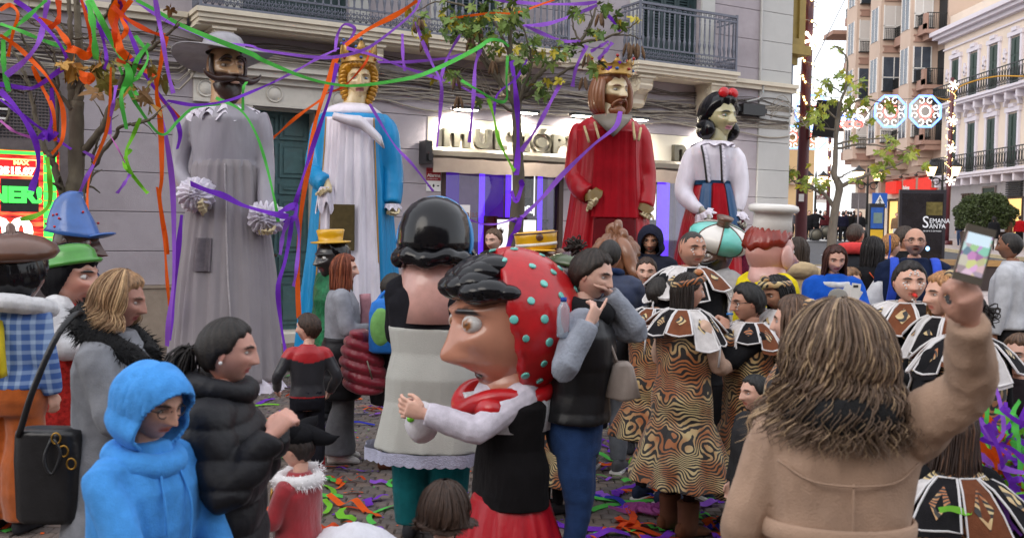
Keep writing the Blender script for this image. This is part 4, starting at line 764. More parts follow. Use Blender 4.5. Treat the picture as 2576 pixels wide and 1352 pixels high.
# round clipped bush in a box
bq = P(2478, 575, 48); g0 = ground(0, bq[1]); bush = thing('round_bush', (bq[0], bq[1], g0), 'big round clipped bush in a dark planter on the far pavement', 'bush')
b = MB(); b.loft([[(x*w_, y*w_, z) for x, y in ((-1, -1), (1, -1), (1, 1), (-1, 1))] for z, w_ in ((.12, .75), (.95, .85))]); b.build('planter', M_brown, bush, smooth=False)
b = MB(); b.tube([(0, 0, .9), (.05, 0, 1.6)], .09); b.build('trunk', mat('bark_dark', S(80, 66, 54)), bush)
def leaf_cloud(n, rx, rz, c, sz, seed):
    r = np.random.default_rng(seed); d = r.normal(size=(n, 3)); d /= np.linalg.norm(d, axis=1)[:, None]; rad_ = (.55+.45*r.random(n)**.5)*(1+.06*np.sin(d[:, 0]*7)+.05*np.sin(d[:, 2]*9)); p = d*rad_[:, None]*[rx, rx, rz]+c
    p[:, 2] = np.maximum(p[:, 2], c[2]-rz*.62+.15*r.random(n)); a = r.normal(size=(n, 3))+d*1.2; a /= np.linalg.norm(a, axis=1)[:, None]; s = np.cross(a, r.normal(size=(n, 3))); s /= np.linalg.norm(s, axis=1)[:, None]; L = sz*(.6+.8*r.random(n))[:, None]
    V = np.stack([p-a*L*.5, p+s*L*.17, p+a*L*.5, p-s*L*.17], 1).reshape(-1, 3); cl = np.repeat((.6+.8*r.random(n)), 4)[:, None]*np.array([1, 1, 1])
    return V, np.arange(n*4).reshape(-1, 4), cl
M_leaf = mat('bush_leaf', (1, 1, 1), rough=.5, var=.3, scale=1.2, bump=0, attr=True, spec=.3)
V, Q, c_ = leaf_cloud(15000, 1.42, 1.05, np.array([0, 0, 1.75]), .15, 3); b = MB(); b.add(V, Q, col=c_*np.array([.055, .075, .025])); tag(b.build('foliage', M_leaf, bush, smooth=False, colors=True), kind='stuff')
# ================================================================== TREES
def leaf_mesh(name, seed, material):
    r = np.random.default_rng(seed); pts = [(0, 0)]; L = [(-.35, .1, .28), (-.5, .42, .3), (0, 1., .3), (.5, .42, .3), (.35, .1, .28)]
    out = [(-.05, .02), (-.3, -.06), (-.42, .12), (-.3, .2), (-.62, .42), (-.52, .62), (-.22, .45), (-.2, .78), (0, 1.05), (.2, .78), (.22, .45), (.52, .62), (.62, .42), (.3, .2), (.42, .12), (.3, -.06), (.05, .02)]
    o = np.array(out)*(1+r.normal(0, .07, (len(out), 2))); V = [(0, .28, 0)]+[(x, y, .25*abs(x)-.22*y*y+r.normal(0, .03)) for x, y in o]+[(0, -.5, .06)]
    T = [(0, i, i+1) for i in range(1, len(out))]+[(1, len(out), len(out)+1)]
    me = mesh_np(name, np.array(V), np.zeros((0, 4), int), np.array(T), None, False); me.materials.append(material); return me
def leafset(tagn, cols): return [leaf_mesh('leaf', k, mat('leaf_%s_%d' % (tagn, k), c, rough=.55, var=.25, scale=3, bump=.1, bscale=20, spec=.3)) for k, c in enumerate(cols)]
M_bark = mat('bark_grey', S(112, 104, 94), rough=.9, var=.25, scale=9, bump=.6, bscale=40, stretch=(1, 1, .4)); M_bark2 = mat('bark_olive', S(92, 84, 70), rough=.9, var=.25, scale=9, bump=.6, bscale=40, stretch=(1, 1, .4))
M_pod = mat('seed_pod', S(98, 72, 48), rough=.7, var=.25, scale=9, bump=.3)
def pod_mesh():
    mb = MB()
    for k in range(3): a = k*2.1; mb.loft([[(.03*cos(a)+q*cos(t)+.05*cos(a)*s, .03*sin(a)+q*.8*sin(t)+.05*sin(a)*s, -.02-.22*s) for t in np.arange(6)*pi/3] for s, q in ((0, .004), (.15, .022), (.5, .035), (.8, .024), (1, .004))])
    V, Q, T, C = mb.arrays(); me = mesh_np('seed_pod', V, Q, T); me.materials.append(M_pod); return me
POD = pod_mesh()
def tree(label, D, trunk, tr, branches, clusters, meshes, size, bark, pods=(), depth=.5, seed=0, maxleaf=300):
    r = np.random.default_rng(seed); base = P(*trunk[0], D); base[2] = ground(0, base[1]); t_ = thing('street_tree', base, label, 'tree', 0, 'street trees')
    p = [base]+[P(x, y, D) for x, y in trunk[1:]]; b = MB(); b.tube(spl(p, 24), np.interp(np.linspace(0, 1, 24), np.linspace(0, 1, len(tr)), tr)*(1+.06*np.sin(np.arange(24)*1.7)), n=12); b.build('trunk', bark, t_, **WW)
    ends = []
    for br in branches:
        r0, r1 = br[0]; n = len(br)-1; k = r.uniform(-depth, depth); pp = [P(x, y, D+k*i/max(1, n-1)) for i, (x, y) in enumerate(br[1:])]; s = spl(pp, 5*n); s[1:-1] += r.normal(0, .006, s[1:-1].shape)
        b = MB(); b.tube(s, np.linspace(r0, r1, len(s)), n=7)
        for j in range(2, len(s)-1, 3):     # twigs
            if r.random() < .55: q = s[j]; d = (s[j]-s[j-1]); d = d/np.linalg.norm(d)+r.normal(0, .7, 3); d /= np.linalg.norm(d); L = r.uniform(.1, .3)*size*6; b.tube([q, q+d*L*.5+[0, 0, .02], q+d*L], [r1*.7, r1*.5, r1*.25], n=4)
        b.build('branch', bark, t_, **WW)
    n = 0; Mi = PM[t_.name].inverted(); stuff = MB()
    for cl in clusters:
        x, y, sp, k = cl[:4]; mm = meshes[cl[4]] if len(cl) > 4 else None
        for _ in range(k):
            q = P(x+r.normal(0, sp*.55), y+r.normal(0, sp*.45), D+r.normal(0, depth*.8)); me = mm or meshes[r.integers(len(meshes)) if r.random() < .8 else 0]; s = size*r.uniform(.65, 1.25)
            R = Euler((r.normal(-.7, .5), r.normal(0, .5), r.uniform(0, 6.28))).to_matrix().to_4x4(); Mx = Mi @ Matrix.Translation(Vector(q)) @ R @ Matrix.Scale(s, 4)
            if n < maxleaf: o = put('leaf', me, t_); o.matrix_local = Mx
            else:
                A = np.array(Mx); vv = np.array([v.co[:] for v in me.vertices]) @ A[:3, :3].T+A[:3, 3]; stuff.add(vv, None, [tuple(p_.vertices) for p_ in me.polygons], mi=meshes.index(me))
            n += 1
    if stuff.n: tag(stuff.build('foliage', [m_.materials[0] for m_ in meshes], t_, smooth=False), kind='stuff')
    for x, y in pods: o = put('seed_pod', POD, t_); o.matrix_local = Mi @ Matrix.Translation(Vector(P(x, y, D-.1))) @ Matrix.Rotation(r.uniform(0, 6), 4, 'Z') @ Matrix.Scale(.8, 4)
    return t_
LG = leafset('green', [S(98, 122, 56), S(78, 104, 50), S(112, 130, 62), S(170, 156, 46)])
tree('leafy young tree with hanging pods in front of the lit shop sign', 12.5, [(1294, 954), (1295, 760), (1297, 600), (1304, 480), (1303, 380), (1299, 285)], [.12, .1, .1, .08, .065, .055],
  [[(.05, .015), (1299, 290), (1294, 257), (1245, 192), (1167, 85), (1118, 39)], [(.035, .012), (1296, 270), (1242, 176), (1212, 127), (1205, 80)], [(.05, .015), (1299, 290), (1287, 182), (1284, 107), (1286, 52), (1280, -10)], [(.035, .012), (1300, 280), (1303, 195), (1277, 127), (1251, 65), (1206, 6)],
   [(.045, .012), (1301, 285), (1312, 240), (1346, 199), (1388, 156), (1460, 104), (1489, 55), (1505, 6)], [(.03, .008), (1312, 245), (1382, 208), (1427, 176), (1476, 160), (1509, 163)], [(.02, .006), (1453, 107), (1525, 94), (1577, 72), (1606, 52)], [(.012, .005), (1540, 88), (1590, 90), (1612, 98)], [(.02, .006), (1297, 287), (1251, 257), (1215, 235), (1160, 202), (1144, 182)], [(.02, .006), (1200, 30), (1160, 14), (1107, 3), (1048, 29)], [(.025, .008), (1300, 270), (1330, 190), (1335, 130), (1310, 60)], [(.015, .006), (1460, 104), (1440, 60), (1445, 10)]],
  [(1045, 45, 22, 9), (1065, 78, 16, 6), (1130, 42, 38, 28), (1170, 70, 38, 28), (1230, 30, 42, 28), (1270, 60, 42, 26), (1205, 88, 34, 18), (1290, 22, 34, 16), (1120, 75, 20, 9), (1330, 120, 36, 24), (1320, 168, 22, 15), (1352, 218, 26, 18), (1385, 140, 32, 18), (1430, 120, 28, 14), (1460, 35, 22, 9), (1500, 85, 26, 12), (1525, 20, 22, 9), (1560, 62, 20, 10), (1595, 48, 10, 3, 3), (1500, 165, 18, 11), (1128, 192, 22, 11), (1192, 255, 10, 3), (1240, 115, 24, 10), (1292, 155, 18, 10), (1410, 200, 12, 3, 3), (1475, 130, 8, 2, 3)],
  LG, .125, M_bark2, pods=[(1049, 40), (1056, 46), (1066, 92), (1510, 30), (1478, 134), (1470, 190), (1241, 150), (1146, 190), (1154, 238), (1580, 104), (1590, 112), (1600, 106), (1610, 112), (1186, 92), (1205, 62)], depth=.45, seed=4)
LY = leafset('autumn', [S(136, 126, 58), S(116, 116, 58), S(170, 126, 54), S(126, 92, 54)])
tree('bare young tree tangled in paper streamers on the left', 9.5, [(188, 1058), (186, 620), (188, 500), (192, 440), (192, 326), (196, 255)], [.1, .095, .1, .075, .07, .055],
  [[(.05, .03), (196, 262), (200, 205), (203, 150), (197, 65), (192, -20)], [(.045, .02), (186, 300), (180, 230), (178, 163), (178, 90), (172, -10)], [(.045, .03), (172, 505), (150, 465), (131, 398)], [(.03, .012), (131, 400), (104, 352), (88, 287), (75, 228), (59, 176), (20, 111)], [(.025, .01), (131, 398), (143, 368), (143, 228), (140, 150), (128, 118)],
   [(.04, .02), (196, 505), (222, 455), (234, 417)], [(.025, .008), (234, 417), (283, 352), (306, 319), (368, 306), (396, 287)], [(.018, .006), (232, 410), (241, 368), (261, 313)], [(.04, .012), (203, 388), (254, 326), (277, 270), (309, 195), (358, 140), (407, 101), (451, 59)], [(.015, .005), (385, 112), (392, 90), (396, 65)], [(.025, .008), (190, 292), (153, 241), (130, 202), (75, 130), (42, 65)], [(.018, .006), (178, 98), (158, 65), (140, 39)], [(.018, .006), (180, 95), (130, 75), (81, 59), (33, 23)], [(.02, .015), (261, 49), (275, 25), (290, -10)], [(.014, .005), (185, 98), (225, 94), (287, 85)], [(.012, .005), (75, 228), (50, 220), (25, 222)], [(.012, .005), (60, 235), (35, 225), (20, 240)]],
  [(258, 162, 12, 3), (282, 160, 10, 2), (240, 170, 10, 2, 2), (262, 195, 9, 3), (246, 236, 9, 2), (302, 258, 10, 2), (372, 262, 12, 3), (376, 165, 10, 2), (405, 186, 8, 2), (350, 236, 10, 2), (322, 214, 9, 2), (155, 158, 10, 2, 2), (186, 165, 12, 3, 2), (180, 185, 9, 2, 2), (430, 18, 2, 1, 3), (330, 160, 12, 2)],
  LY, .17, M_bark2, depth=.3, seed=9)
LR = leafset('bright', [S(136, 152, 60), S(116, 134, 56), S(156, 164, 76), S(170, 166, 46)])
tree('pale barked young tree in the street on the right', 22, [(2084, 770), (2090, 650), (2094, 580), (2102, 520), (2112, 470), (2098, 440), (2101, 410), (2102, 372), (2106, 298)], [.1, .1, .1, .085, .085, .07, .06, .05, .045],
  [[(.04, .008), (2105, 310), (2115, 255), (2127, 219), (2131, 153), (2113, 125), (2098, 115)], [(.05, .01), (2112, 470), (2153, 451), (2202, 432), (2256, 415), (2294, 395), (2318, 396)], [(.05, .01), (2100, 525), (2077, 492), (2051, 477), (2002, 456), (1951, 463)], [(.02, .008), (2051, 477), (2010, 468), (1985, 441), (1990, 425)], [(.025, .008), (2103, 452), (2125, 440), (2146, 428)], [(.03, .008), (2103, 375), (2140, 366), (2178, 363), (2240, 372), (2309, 388)], [(.025, .008), (2104, 362), (2160, 352), (2239, 345), (2262, 330)], [(.03, .008), (2106, 298), (2160, 251), (2225, 260), (2272, 266)], [(.025, .008), (2105, 300), (2067, 265), (2040, 250)], [(.025, .008), (2104, 330), (2060, 318), (2034, 307), (2008, 310)], [(.015, .006), (2120, 235), (2090, 215), (2065, 205)], [(.015, .006), (2127, 219), (2150, 205), (2170, 195)], [(.015, .006), (2110, 290), (2150, 300), (2190, 320)], [(.015, .006), (2200, 262), (2180, 290), (2160, 330)]],
  [(2075, 208, 26, 18), (2125, 188, 18, 9), (2150, 213, 20, 12), (2060, 280, 22, 14), (2090, 250, 16, 9), (2135, 268, 20, 12), (2180, 255, 16, 9), (2232, 262, 14, 8), (2240, 358, 18, 13), (2215, 385, 12, 6), (2290, 375, 15, 9), (2330, 412, 11, 7), (1957, 440, 20, 13), (1985, 430, 16, 12), (1952, 465, 16, 9), (2022, 460, 20, 14), (2062, 466, 18, 16), (2212, 420, 20, 20), (2150, 450, 6, 3), (2045, 300, 22, 12), (2010, 312, 12, 6), (2105, 120, 10, 6), (2280, 395, 11, 7), (2222, 345, 11, 8), (2190, 300, 11, 5), (2150, 240, 11, 4), (2145, 345, 10, 4), (2040, 415, 4, 2, 3)],
  LR, .17, M_bark, depth=.6, seed=12)
# ================================================================== PEOPLE
SKINS = {'fair': S(220, 174, 154), 'tan': S(186, 134, 110), 'pale': S(214, 172, 154), 'olive': S(188, 138, 112), 'brown': S(120, 78, 58)}
M_skin = mat('skin', (1, 1, 1), rough=.5, var=.07, scale=30, bump=.12, bscale=220, attr=True, spec=.4, sss=.06)
M_paint = mat('painted_head', (1, 1, 1), rough=.3, var=.08, scale=7, bump=.16, bscale=14, attr=True, coat=.4, dirt=.12)
M_hair = mat('hair', (1, 1, 1), rough=.55, var=.25, scale=40, bump=.3, bscale=150, attr=True, spec=.45)
M_attr = mat('cloth_coloured', (1, 1, 1), rough=.9, var=.13, scale=14, bump=.35, bscale=160, attr=True, sheen=.1, spec=.25)
M_satin_attr = mat('satin_coloured', (1, 1, 1), rough=.42, var=.08, scale=6, bump=.2, bscale=20, attr=True, sheen=.2)
HD = dict(nose=1., nosew=1., nosedrop=0., brow=1., chin=1., cheek=1., jaw=1., wide=1., eye=1., lip=1., smile=0., mouth_open=0., stubble=0., browcol=None, lips=None, iris=(.12, .06, .03), blush=.0, eyeball=1., back=1., beard=None, scl=(.42, .38, .36), lid=0.)
def head_geo(nu=60, nv=64, skin=(.6, .4, .3), **kw):
    k = {**HD, **kw}; t = np.linspace(-1, 1, nu+1)[:-1]; az = pi*np.sign(t)*np.abs(t)**1.35; s = np.linspace(-1, 1, nv); el = pi/2*(s*.8+.2*s**3)
    AZ, EL = np.meshgrid(az, el); dx, dy, dz = np.cos(EL)*np.sin(AZ), np.cos(EL)*np.cos(AZ), np.sin(EL)
    x, y, z = .35*k['wide']*dx, .43*dy, .5*dz; fm = sst(.0, .35, dy)
    tj = np.clip(-z/.5, 0, 1); x = x*(1-(.40/k['jaw'])*tj**1.7); y = np.where(dy > 0, y*(1-.10*tj), y*(1.08*k['back']-.42*tj**1.1)); x = x*(1+.05*sst(.0, .3, z))
    ax = np.abs(x); f = np.zeros_like(x)
    f += -.06*g2(np.hypot((ax-.15)/.1, (z-.03)/.065), 1) + .028*k['brow']*g2(np.hypot((ax-.14)/.12, (z-.12)/.035), 1)
    nz0, nz1 = .09, -.15-k['nosedrop']; ns = np.clip((nz0-z)/(nz0-nz1), 0, 1); amp = k['nose']*(.03+.125*ns**1.25)*.86*np.where(z < nz1, g2(z-nz1, k.get('nl', .03)), 1)*np.where(z > nz0, g2(z-nz0, .05), 1)
    f += amp*g2(x, (.04+.035*ns)*k['nosew']) + .03*k['nose']*g2(np.hypot((ax-.07*k['nosew'])/.035, (z-nz1-.02)/.035), 1)
    f += k.get('bulb', 0)*g2(np.hypot(x/(.1*k['nosew']**.5), (z-nz1-.02)/.1), 1)
    zm = -.265+k.get('mouth', 0)+k['smile']*.9*ax**1.6; f += k['lip']*(.026*g2(z-zm-.026, .02)+.03*g2(z-zm+.028, .024)-.02*g2(z-zm, .01))*g2(x, .1)-k['mouth_open']*.12*g2(np.hypot(x/.085, (z-zm+.02)/(.03+.03*k['mouth_open'])), 1)
    f += .05*k['chin']*g2(np.hypot(x/.11, (z+.43)/.07), 1)+.025*k['cheek']*g2(np.hypot((ax-.2)/.09, (z+.1)/.09), 1)-.012*g2(np.hypot((ax-.13)/.02, (z+.2-.0)/.09), 1)
    y = y+f*fm; V = np.stack([x, y, z], -1).reshape(-1, 3); n = nu
    C = np.tile(np.array(skin, float), (len(V), 1)); X, Y, Z, A = V[:, 0], V[:, 1], V[:, 2], np.abs(V[:, 0]); FM = fm.ravel(); ZM = zm.ravel()
    def paint(mask, col):
        nonlocal C
        m_ = np.clip(mask*FM, 0, 1)[:, None]; C = C*(1-m_)+np.array(col)*m_
    paint(.35*k['blush']*g2(np.hypot((A-.2)/.1, (Z+.12)/.1), 1), (.7, .2, .16)); paint(.25*g2(np.hypot(X/.07, (Z-nz1)/.06), 1), np.array(skin)*[1.0, .72, .66])
    lc = k['lips'] or tuple(np.array(skin)*[.95, .52, .5]); paint(1.1*sst(.055, .03, np.abs(Z-ZM))*sst(.125, .085, A), lc); paint(.9*sst(.012, .004, np.abs(Z-ZM))*sst(.12, .09, A), (.08, .03, .03))
    if k['mouth_open'] > .3: paint(1.3*g2(np.hypot(X/.075, (Z-ZM+.02)/.04), 1.1), (.04, .01, .01))
    bc = k['browcol'] if k['browcol'] is not None else (.05, .03, .02); paint(1.2*sst(1.15, .75, np.hypot((A-.15)/.095, (Z-.125+.35*(A-.15)**2*8)/.028)), bc)
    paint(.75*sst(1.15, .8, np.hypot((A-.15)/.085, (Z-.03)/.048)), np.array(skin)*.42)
    if k['stubble']: paint(k['stubble']*sst(-.12, -.24, Z)*sst(.06, .12, np.hypot(X/1.3, (Z-ZM)*2)), (.16, .13, .12))
    if k['beard'] is not None: m_ = (sst(-.1, -.2, Z-.25*A)*sst(.5, .9, np.hypot(X/.1, (Z-ZM)/.045))); paint(m_*1.2, k['beard'])
    b = MB(); R = V.reshape(nv, nu, 3); b.loft(R, cap=False, col=C)
    for sx in (-1, 1):       # ears
        el_ = MB(); el_.ell((0, 0, 0), .035, .075, .125, 12, 9); W_, Q, T, _ = el_.arrays(); W_[:, 1] -= .02*(W_[:, 2] > 0); dent = g2(np.hypot(W_[:, 1]/.045, W_[:, 2]/.07), 1)*(W_[:, 0]*sx > 0); W_[:, 0] -= sx*.03*dent
        b.add((W_ @ rotm('Z', -sx*.35).T)+np.array([sx*.345*k['wide'], -.03, .0]), Q, T, col=np.array(skin)*[1, .88, .86])
    ye = float(np.interp(.03, [0, .1], [.33, .33])) if True else 0
    for sx in (-1, 1):       # eyes
        r = .05*k['eye']; c = np.array([sx*.15, .308+.018*(k['eye']-1)*3, .03]); e_ = MB(); e_.ell((0, 0, 0), r*1.15, r, r*.62*k['eyeball'], 18, 13); W_, Q, T, _ = e_.arrays(); d = np.hypot(W_[:, 0]-k.get('gaze', 0)*r*.4, W_[:, 2])/r
        col = np.where((d < .22)[:, None], (.005, .005, .005), np.where((d < .52)[:, None], k['iris'], k['scl'])); col = np.where((W_[:, 1] < 0)[:, None], k['scl'], col)
        b.add(W_+c, Q, T, col=col)
    return b.arrays()
def hairline(az, style=0):
    a = np.abs(np.degrees(az)); return np.interp(a, [0, 35, 55, 75, 95, 115, 180], {0: [.29, .27, .2, .02, -.08, -.3, -.4], 1: [.36, .33, .25, .08, -.05, -.25, -.36], 2: [.17, .17, .12, -.08, -.3, -.42, -.46], 3: [.36, .33, .25, .18, .1, .06, .02]}[style])
def hair_geo(col, th=.05, style=0, nu=64, nv=40, seed=0, rough=.03, wide=1., back=1.):
    az = np.linspace(-pi, pi, nu+1)[:-1]; el = np.linspace(-pi/2, pi/2, nv); AZ, EL = np.meshgrid(az, el); dx, dy, dz = np.cos(EL)*np.sin(AZ), np.cos(EL)*np.cos(AZ), np.sin(EL); r = np.random.default_rng(seed)
    x, y, z = .35*wide*dx, .43*dy, .5*dz; tj = np.clip(-z/.5, 0, 1); x = x*(1-.4*tj**1.7)*(1+.05*sst(0, .3, z)); y = np.where(dy > 0, y*(1-.1*tj), y*(1.08*back-.42*tj**1.1))
    h = z-hairline(AZ, style)+.025*np.sin(AZ*9+seed); o = -.06+(th+.06)*sst(-.02, .1, h)+rough*sst(0, .15, h)*(np.sin(AZ*23+3*np.sin(EL*3+seed))*.5+np.sin(AZ*47+EL*5)*.35)
    V = np.stack([x+dx*o, y+dy*o, z+dz*o*1.0], -1); C = np.array(col)*(1+.35*np.sin(AZ*23+3*np.sin(EL*3+seed))+.25*r.normal(size=AZ.shape))[..., None]; C = np.clip(C, .002, 1)
    b = MB(); b.loft(V, cap=False, col=C.reshape(-1, 3)); return b
def strands(b, n, col, length=.9, az0=70, th=.08, r=.03, curl=0., freq=5., flare=.08, seed=0, coh=.55, k=9, col2=None, f2=.3, fwd=0., wide=1., part=0.):
    rg = np.random.default_rng(seed)
    for i in range(n):
        a = rad(rg.uniform(az0, 180))*rg.choice([-1, 1]); e0 = rad(rg.uniform(45, 85)); L = length*rg.uniform(.75, 1.08); t = np.linspace(0, 1, k); off = th*rg.uniform(.5, 1.2)
        e = e0+(-.25-e0)*np.clip(t*2.1, 0, 1); dx, dy = np.cos(e)*sin(a), np.cos(e)*cos(a); bx_, by_ = (.35*wide+off)*dx, (.45+off)*dy; bz = (.5+off)*np.sin(e); dn = np.clip((t-.476)/.524, 0, 1); sp = 1+flare*dn*rg.uniform(.2, 1.6)
        p = np.c_[bx_*sp+rg.normal(0, .012), by_*sp*(1-.12*dn)+fwd*dn*abs(sin(a)), bz-L*dn*(1-.1*dn)]; ph = rg.uniform(0, 6)
        if curl: ph = 4*a+rg.normal(0, coh); q = curl*sst(.1, .6, t); p += np.c_[q*np.sin(t*freq*2*pi+ph), q*np.cos(t*freq*2*pi+ph), .5*q*np.sin(t*freq*4+ph)]
        else: p += np.c_[.025*np.sin(t*4+ph), .025*np.cos(t*3+ph), 0*t]
        c = np.array(col2 if (col2 is not None and rg.random() < f2) else col)*rg.uniform(.7, 1.3); b.tube(p, r*np.interp(t, [0, .3, .8, 1], [.7, 1, .8, .15])*rg.uniform(.6, 1.3), n=4, ell=(1.5, .7), cap=False, col=np.clip(c, 0, 1))
def ik(Sh, W_, L1, L2, pole):
    Sh, W_ = np.array(Sh, float), np.array(W_, float); d = W_-Sh; L = np.linalg.norm(d); mx = (L1+L2)*.995
    if L > mx: W_ = Sh+d/L*mx; d = W_-Sh; L = mx
    u = d/L; a = (L1**2-L2**2+L*L)/(2*L); h = math.sqrt(max(0, L1**2-a*a)); p = np.array(pole, float); p = p-u*(p@u); p /= np.linalg.norm(p)+1e-9; return Sh+u*a+p*h, W_
def hand_geo(b, Wr, d, pn, sx, curl=.5, sc=1., spread=.0, point=False, col=None):
    d = np.array(d)/np.linalg.norm(d); pn = np.array(pn, float); pn = pn-d*(pn@d); pn /= np.linalg.norm(pn)+1e-9; s_ = np.cross(d, pn)*sx   # s_: towards the thumb side
    b.loft([[Wr+d*(.0+.085*t)*sc+s_*w_*cos(a)*sc+pn*h*sin(a)*sc for a in np.arange(10)*pi/5] for t, w_, h in ((-.3, .026, .022), (.0, .027, .02), (.35, .038, .019), (.8, .042, .016), (1.02, .038, .012))], **({'col': col} if col is not None else {}))
    for i, L in enumerate((.075, .083, .077, .06)):
        o = (.03-.02*i); c = curl*(1+.08*i); c = .05 if (point and i == 0) else c; q = Wr+(d*.083+s_*o)*sc; pts = [q-d*.02*sc]; dd = d+s_*spread*(1.5-i)*.15
        for j, fr in enumerate((.45, .32, .23)):
            ang = c*(.7+.5*j); dd2 = dd*cos(sum(c*(.7+.5*jj) for jj in range(j+1)))+pn*sin(sum(c*(.7+.5*jj) for jj in range(j+1))); pts.append(pts[-1]+dd2/np.linalg.norm(dd2)*(L*fr+(.02 if j == 0 else 0))*sc)
        b.tube(pts, np.array([.0098, .0095, .0088, .0075])*sc, n=7, **({'col': col} if col is not None else {}))
    t0 = Wr+(d*.02+s_*.03)*sc; b.tube([t0, t0+(d*.028+s_*.022+pn*.012)*sc, t0+(d*.055+s_*.026+pn*(.02+.02*curl))*sc, t0+(d*.078+s_*.018+pn*(.026+.03*curl))*sc], np.array([.014, .012, .0105, .0085])*sc, n=7, **({'col': col} if col is not None else {}))
ARM = {'down': (.26, .05, .84), 'front': (.1, .31, 1.1), 'chest': (.08, .27, 1.25), 'mouth': (.07, .2, 1.46), 'phone': (.09, .32, 1.27), 'hip': (.24, .1, .96), 'pocket': (.25, .14, .92), 'up': (.3, .35, 1.75), 'fold': (-.05, .24, 1.16), 'out': (.5, .3, 1.2)}
RINGS = [(.78, .195, .145, -.005), (.92, .19, .148, -.012), (1.06, .168, .13, 0), (1.2, .186, .138, .008), (1.34, .2, .13, 0), (1.41, .165, .108, -.012), (1.455, .105, .085, -.012), (1.5, .07, .07, -.005)]
def ring(z, rx, ry, yc, n=28, e=2.5, fold=0., k=9, ph=0.):
    a = np.arange(n)*2*pi/n; c, s_ = np.cos(a), np.sin(a); r = (np.abs(c)**e+np.abs(s_)**e)**(-1/e)*(1+fold*np.sin(a*k+ph)); return np.c_[rx*r*c, yc+ry*r*s_, np.full(n, z)]
def wrinkle(V, N, amp, k=26., seed=0, stretch=(1, 1, .6)):
    n = noise3(V*np.array(stretch), k, seed, 3); n = .45*n+1.1*(.35-np.abs(noise3(V*np.array(stretch)*.8, k, seed+5, 2))); n = n+.7*(.3-np.abs(noise3(V*np.array(stretch)*[1.3, 1.3, .7], k*2.1, seed+9, 2)))*(.5+.5*np.sin(V[:, 2]*7+seed)); return V+N*(amp*n)[:, None]
class Fig: pass
def figure(label, px, ytop, D, fa, H=None, shoulder=None, skin='fair', head=None, hair=None, top=None, bottom=None, arms=('down', 'down'), turn=0., nod=0., tilt=0., w=1., hs=1., lean=0., lod=1, group=None, name='person', cat='person', stance=0., hands=(.45, .45), palms=(None, None), legs=True, glasses=None, shoes=(.03, .03, .035), nobody=False, gaze=0, handsc=1., soles=None, armk=1.):
    p = P(px, ytop, D); g = float(ground(0, p[1])); base = np.array([p[0], p[1], g]); Ht = H or (p[2]-g); s = (shoulder-0)/1.43 if shoulder else Ht/1.75
    f = Fig(); r = f.root = thing(name, base, label, cat, -rad(fa), group, scale=s); f.s = s; f.D = D; vox = {2: .0075, 1: .012, 0: .02}[lod]; f.lod = lod
    hh = .231*hs; f.hh = hh; hc = np.array([0, .02, 1.75-hh*.5]); kz = (1.75-hh*1.16)/1.474; f.kz = kz
    bend = lambda V: np.asarray(V, float)+np.stack([0*np.asarray(V)[..., 2], lean*np.clip(np.asarray(V)[..., 2]-.9, 0, None), 0*np.asarray(V)[..., 2]], -1)
    f.bend = bend; hc = bend(hc); f.hc = hc; Rh = rotm('Z', -rad(turn)) @ rotm('X', -rad(nod)) @ rotm('Y', rad(tilt)); f.Rh = Rh; f.hx = lambda q: (np.asarray(q) @ Rh.T)*hh+hc
    toloc = lambda q: np.array(PM[r.name].inverted() @ Vector(q))
    # arms
    f.sh, f.el, f.wr = [], [], []; sk = np.array(SKINS.get(skin, skin) if isinstance(skin, str) else skin)
    for sx, a in zip((-1, 1), arms):
        pole = (sx*.6, -.55, -.7)
        if isinstance(a, dict): pole = a.get('pole', pole); a = a['w']
        if isinstance(a, str): q = ARM[a]; q = np.array([sx*q[0], q[1], q[2]*kz])
        elif len(a) == 4 and a[0] == 'px': q = toloc(P(*a[1:]))
        else: q = np.array(a, float)
        if not (isinstance(a, tuple) and a[0] == 'px'): q = bend(q)
        sh = bend(np.array([sx*.178*w, -.005, 1.405*kz])); e, q = ik(sh, q, .285*armk, .255*armk, pole); f.sh.append(sh); f.el.append(e); f.wr.append(q)
    # body: one skin surface with the head's colours on its own vertices
    if not nobody:
        b = MB(); b.loft([bend(ring(z*kz, rx*.78*w, ry*.72, yc, 16)) for z, rx, ry, yc in RINGS[:7]]); b.tube([bend((0, -.015, 1.36*kz)), bend((0, -.01, 1.46*kz)), hc+Rh @ np.array([0, -.03, -.1])*1.0], [.08, .06, .052], n=12)
        for i, sx in enumerate((-1, 1)):
            sh, e, q = f.sh[i], f.el[i], f.wr[i]; d = q-e; d /= np.linalg.norm(d); b.tube([sh*[.7, 1, 1], sh, (sh+e)/2, e, e+(q-e)*.4, q], np.array([.05, .05, .042, .035, .036, .026]), n=10)
            pn = palms[i] if palms[i] is not None else (-sx*.8, .35, -.2)
            if lod > 0: hand_geo(b, q, d, pn, 1 if (np.cross(d, np.array(pn, float))@np.array([-sx, .4, .6]) > 0) else -1, hands[i] if not isinstance(hands[i], str) else .9, handsc, .4, hands[i] == 'point')
            else: b.tube([q, q+d*.09, q+d*.16], [.03, .035, .02], n=8)
        hg = None
        if head is not None: hg = head_geo(*( (64, 72) if lod == 2 else (48, 52) if lod == 1 else (24, 28)), skin=sk, gaze=gaze, **head)
        def done(V, N, Q, T, f=f, hg=hg):
            m_ = MB(); m_.add(V, Q, T, col=sk)
            if hg is not None: m_.add(f.hx(hg[0]), hg[1], hg[2], col=hg[3])
            m_.build('body', M_skin, f.root, colors=True)
        fuse(b, vox, done, 3)
    f.garment = lambda *a, **k: garment(f, *a, **k)
    if top: garment(f, w=w, **top)
    if legs and bottom: trousers(f, w=w, stance=stance, **bottom)
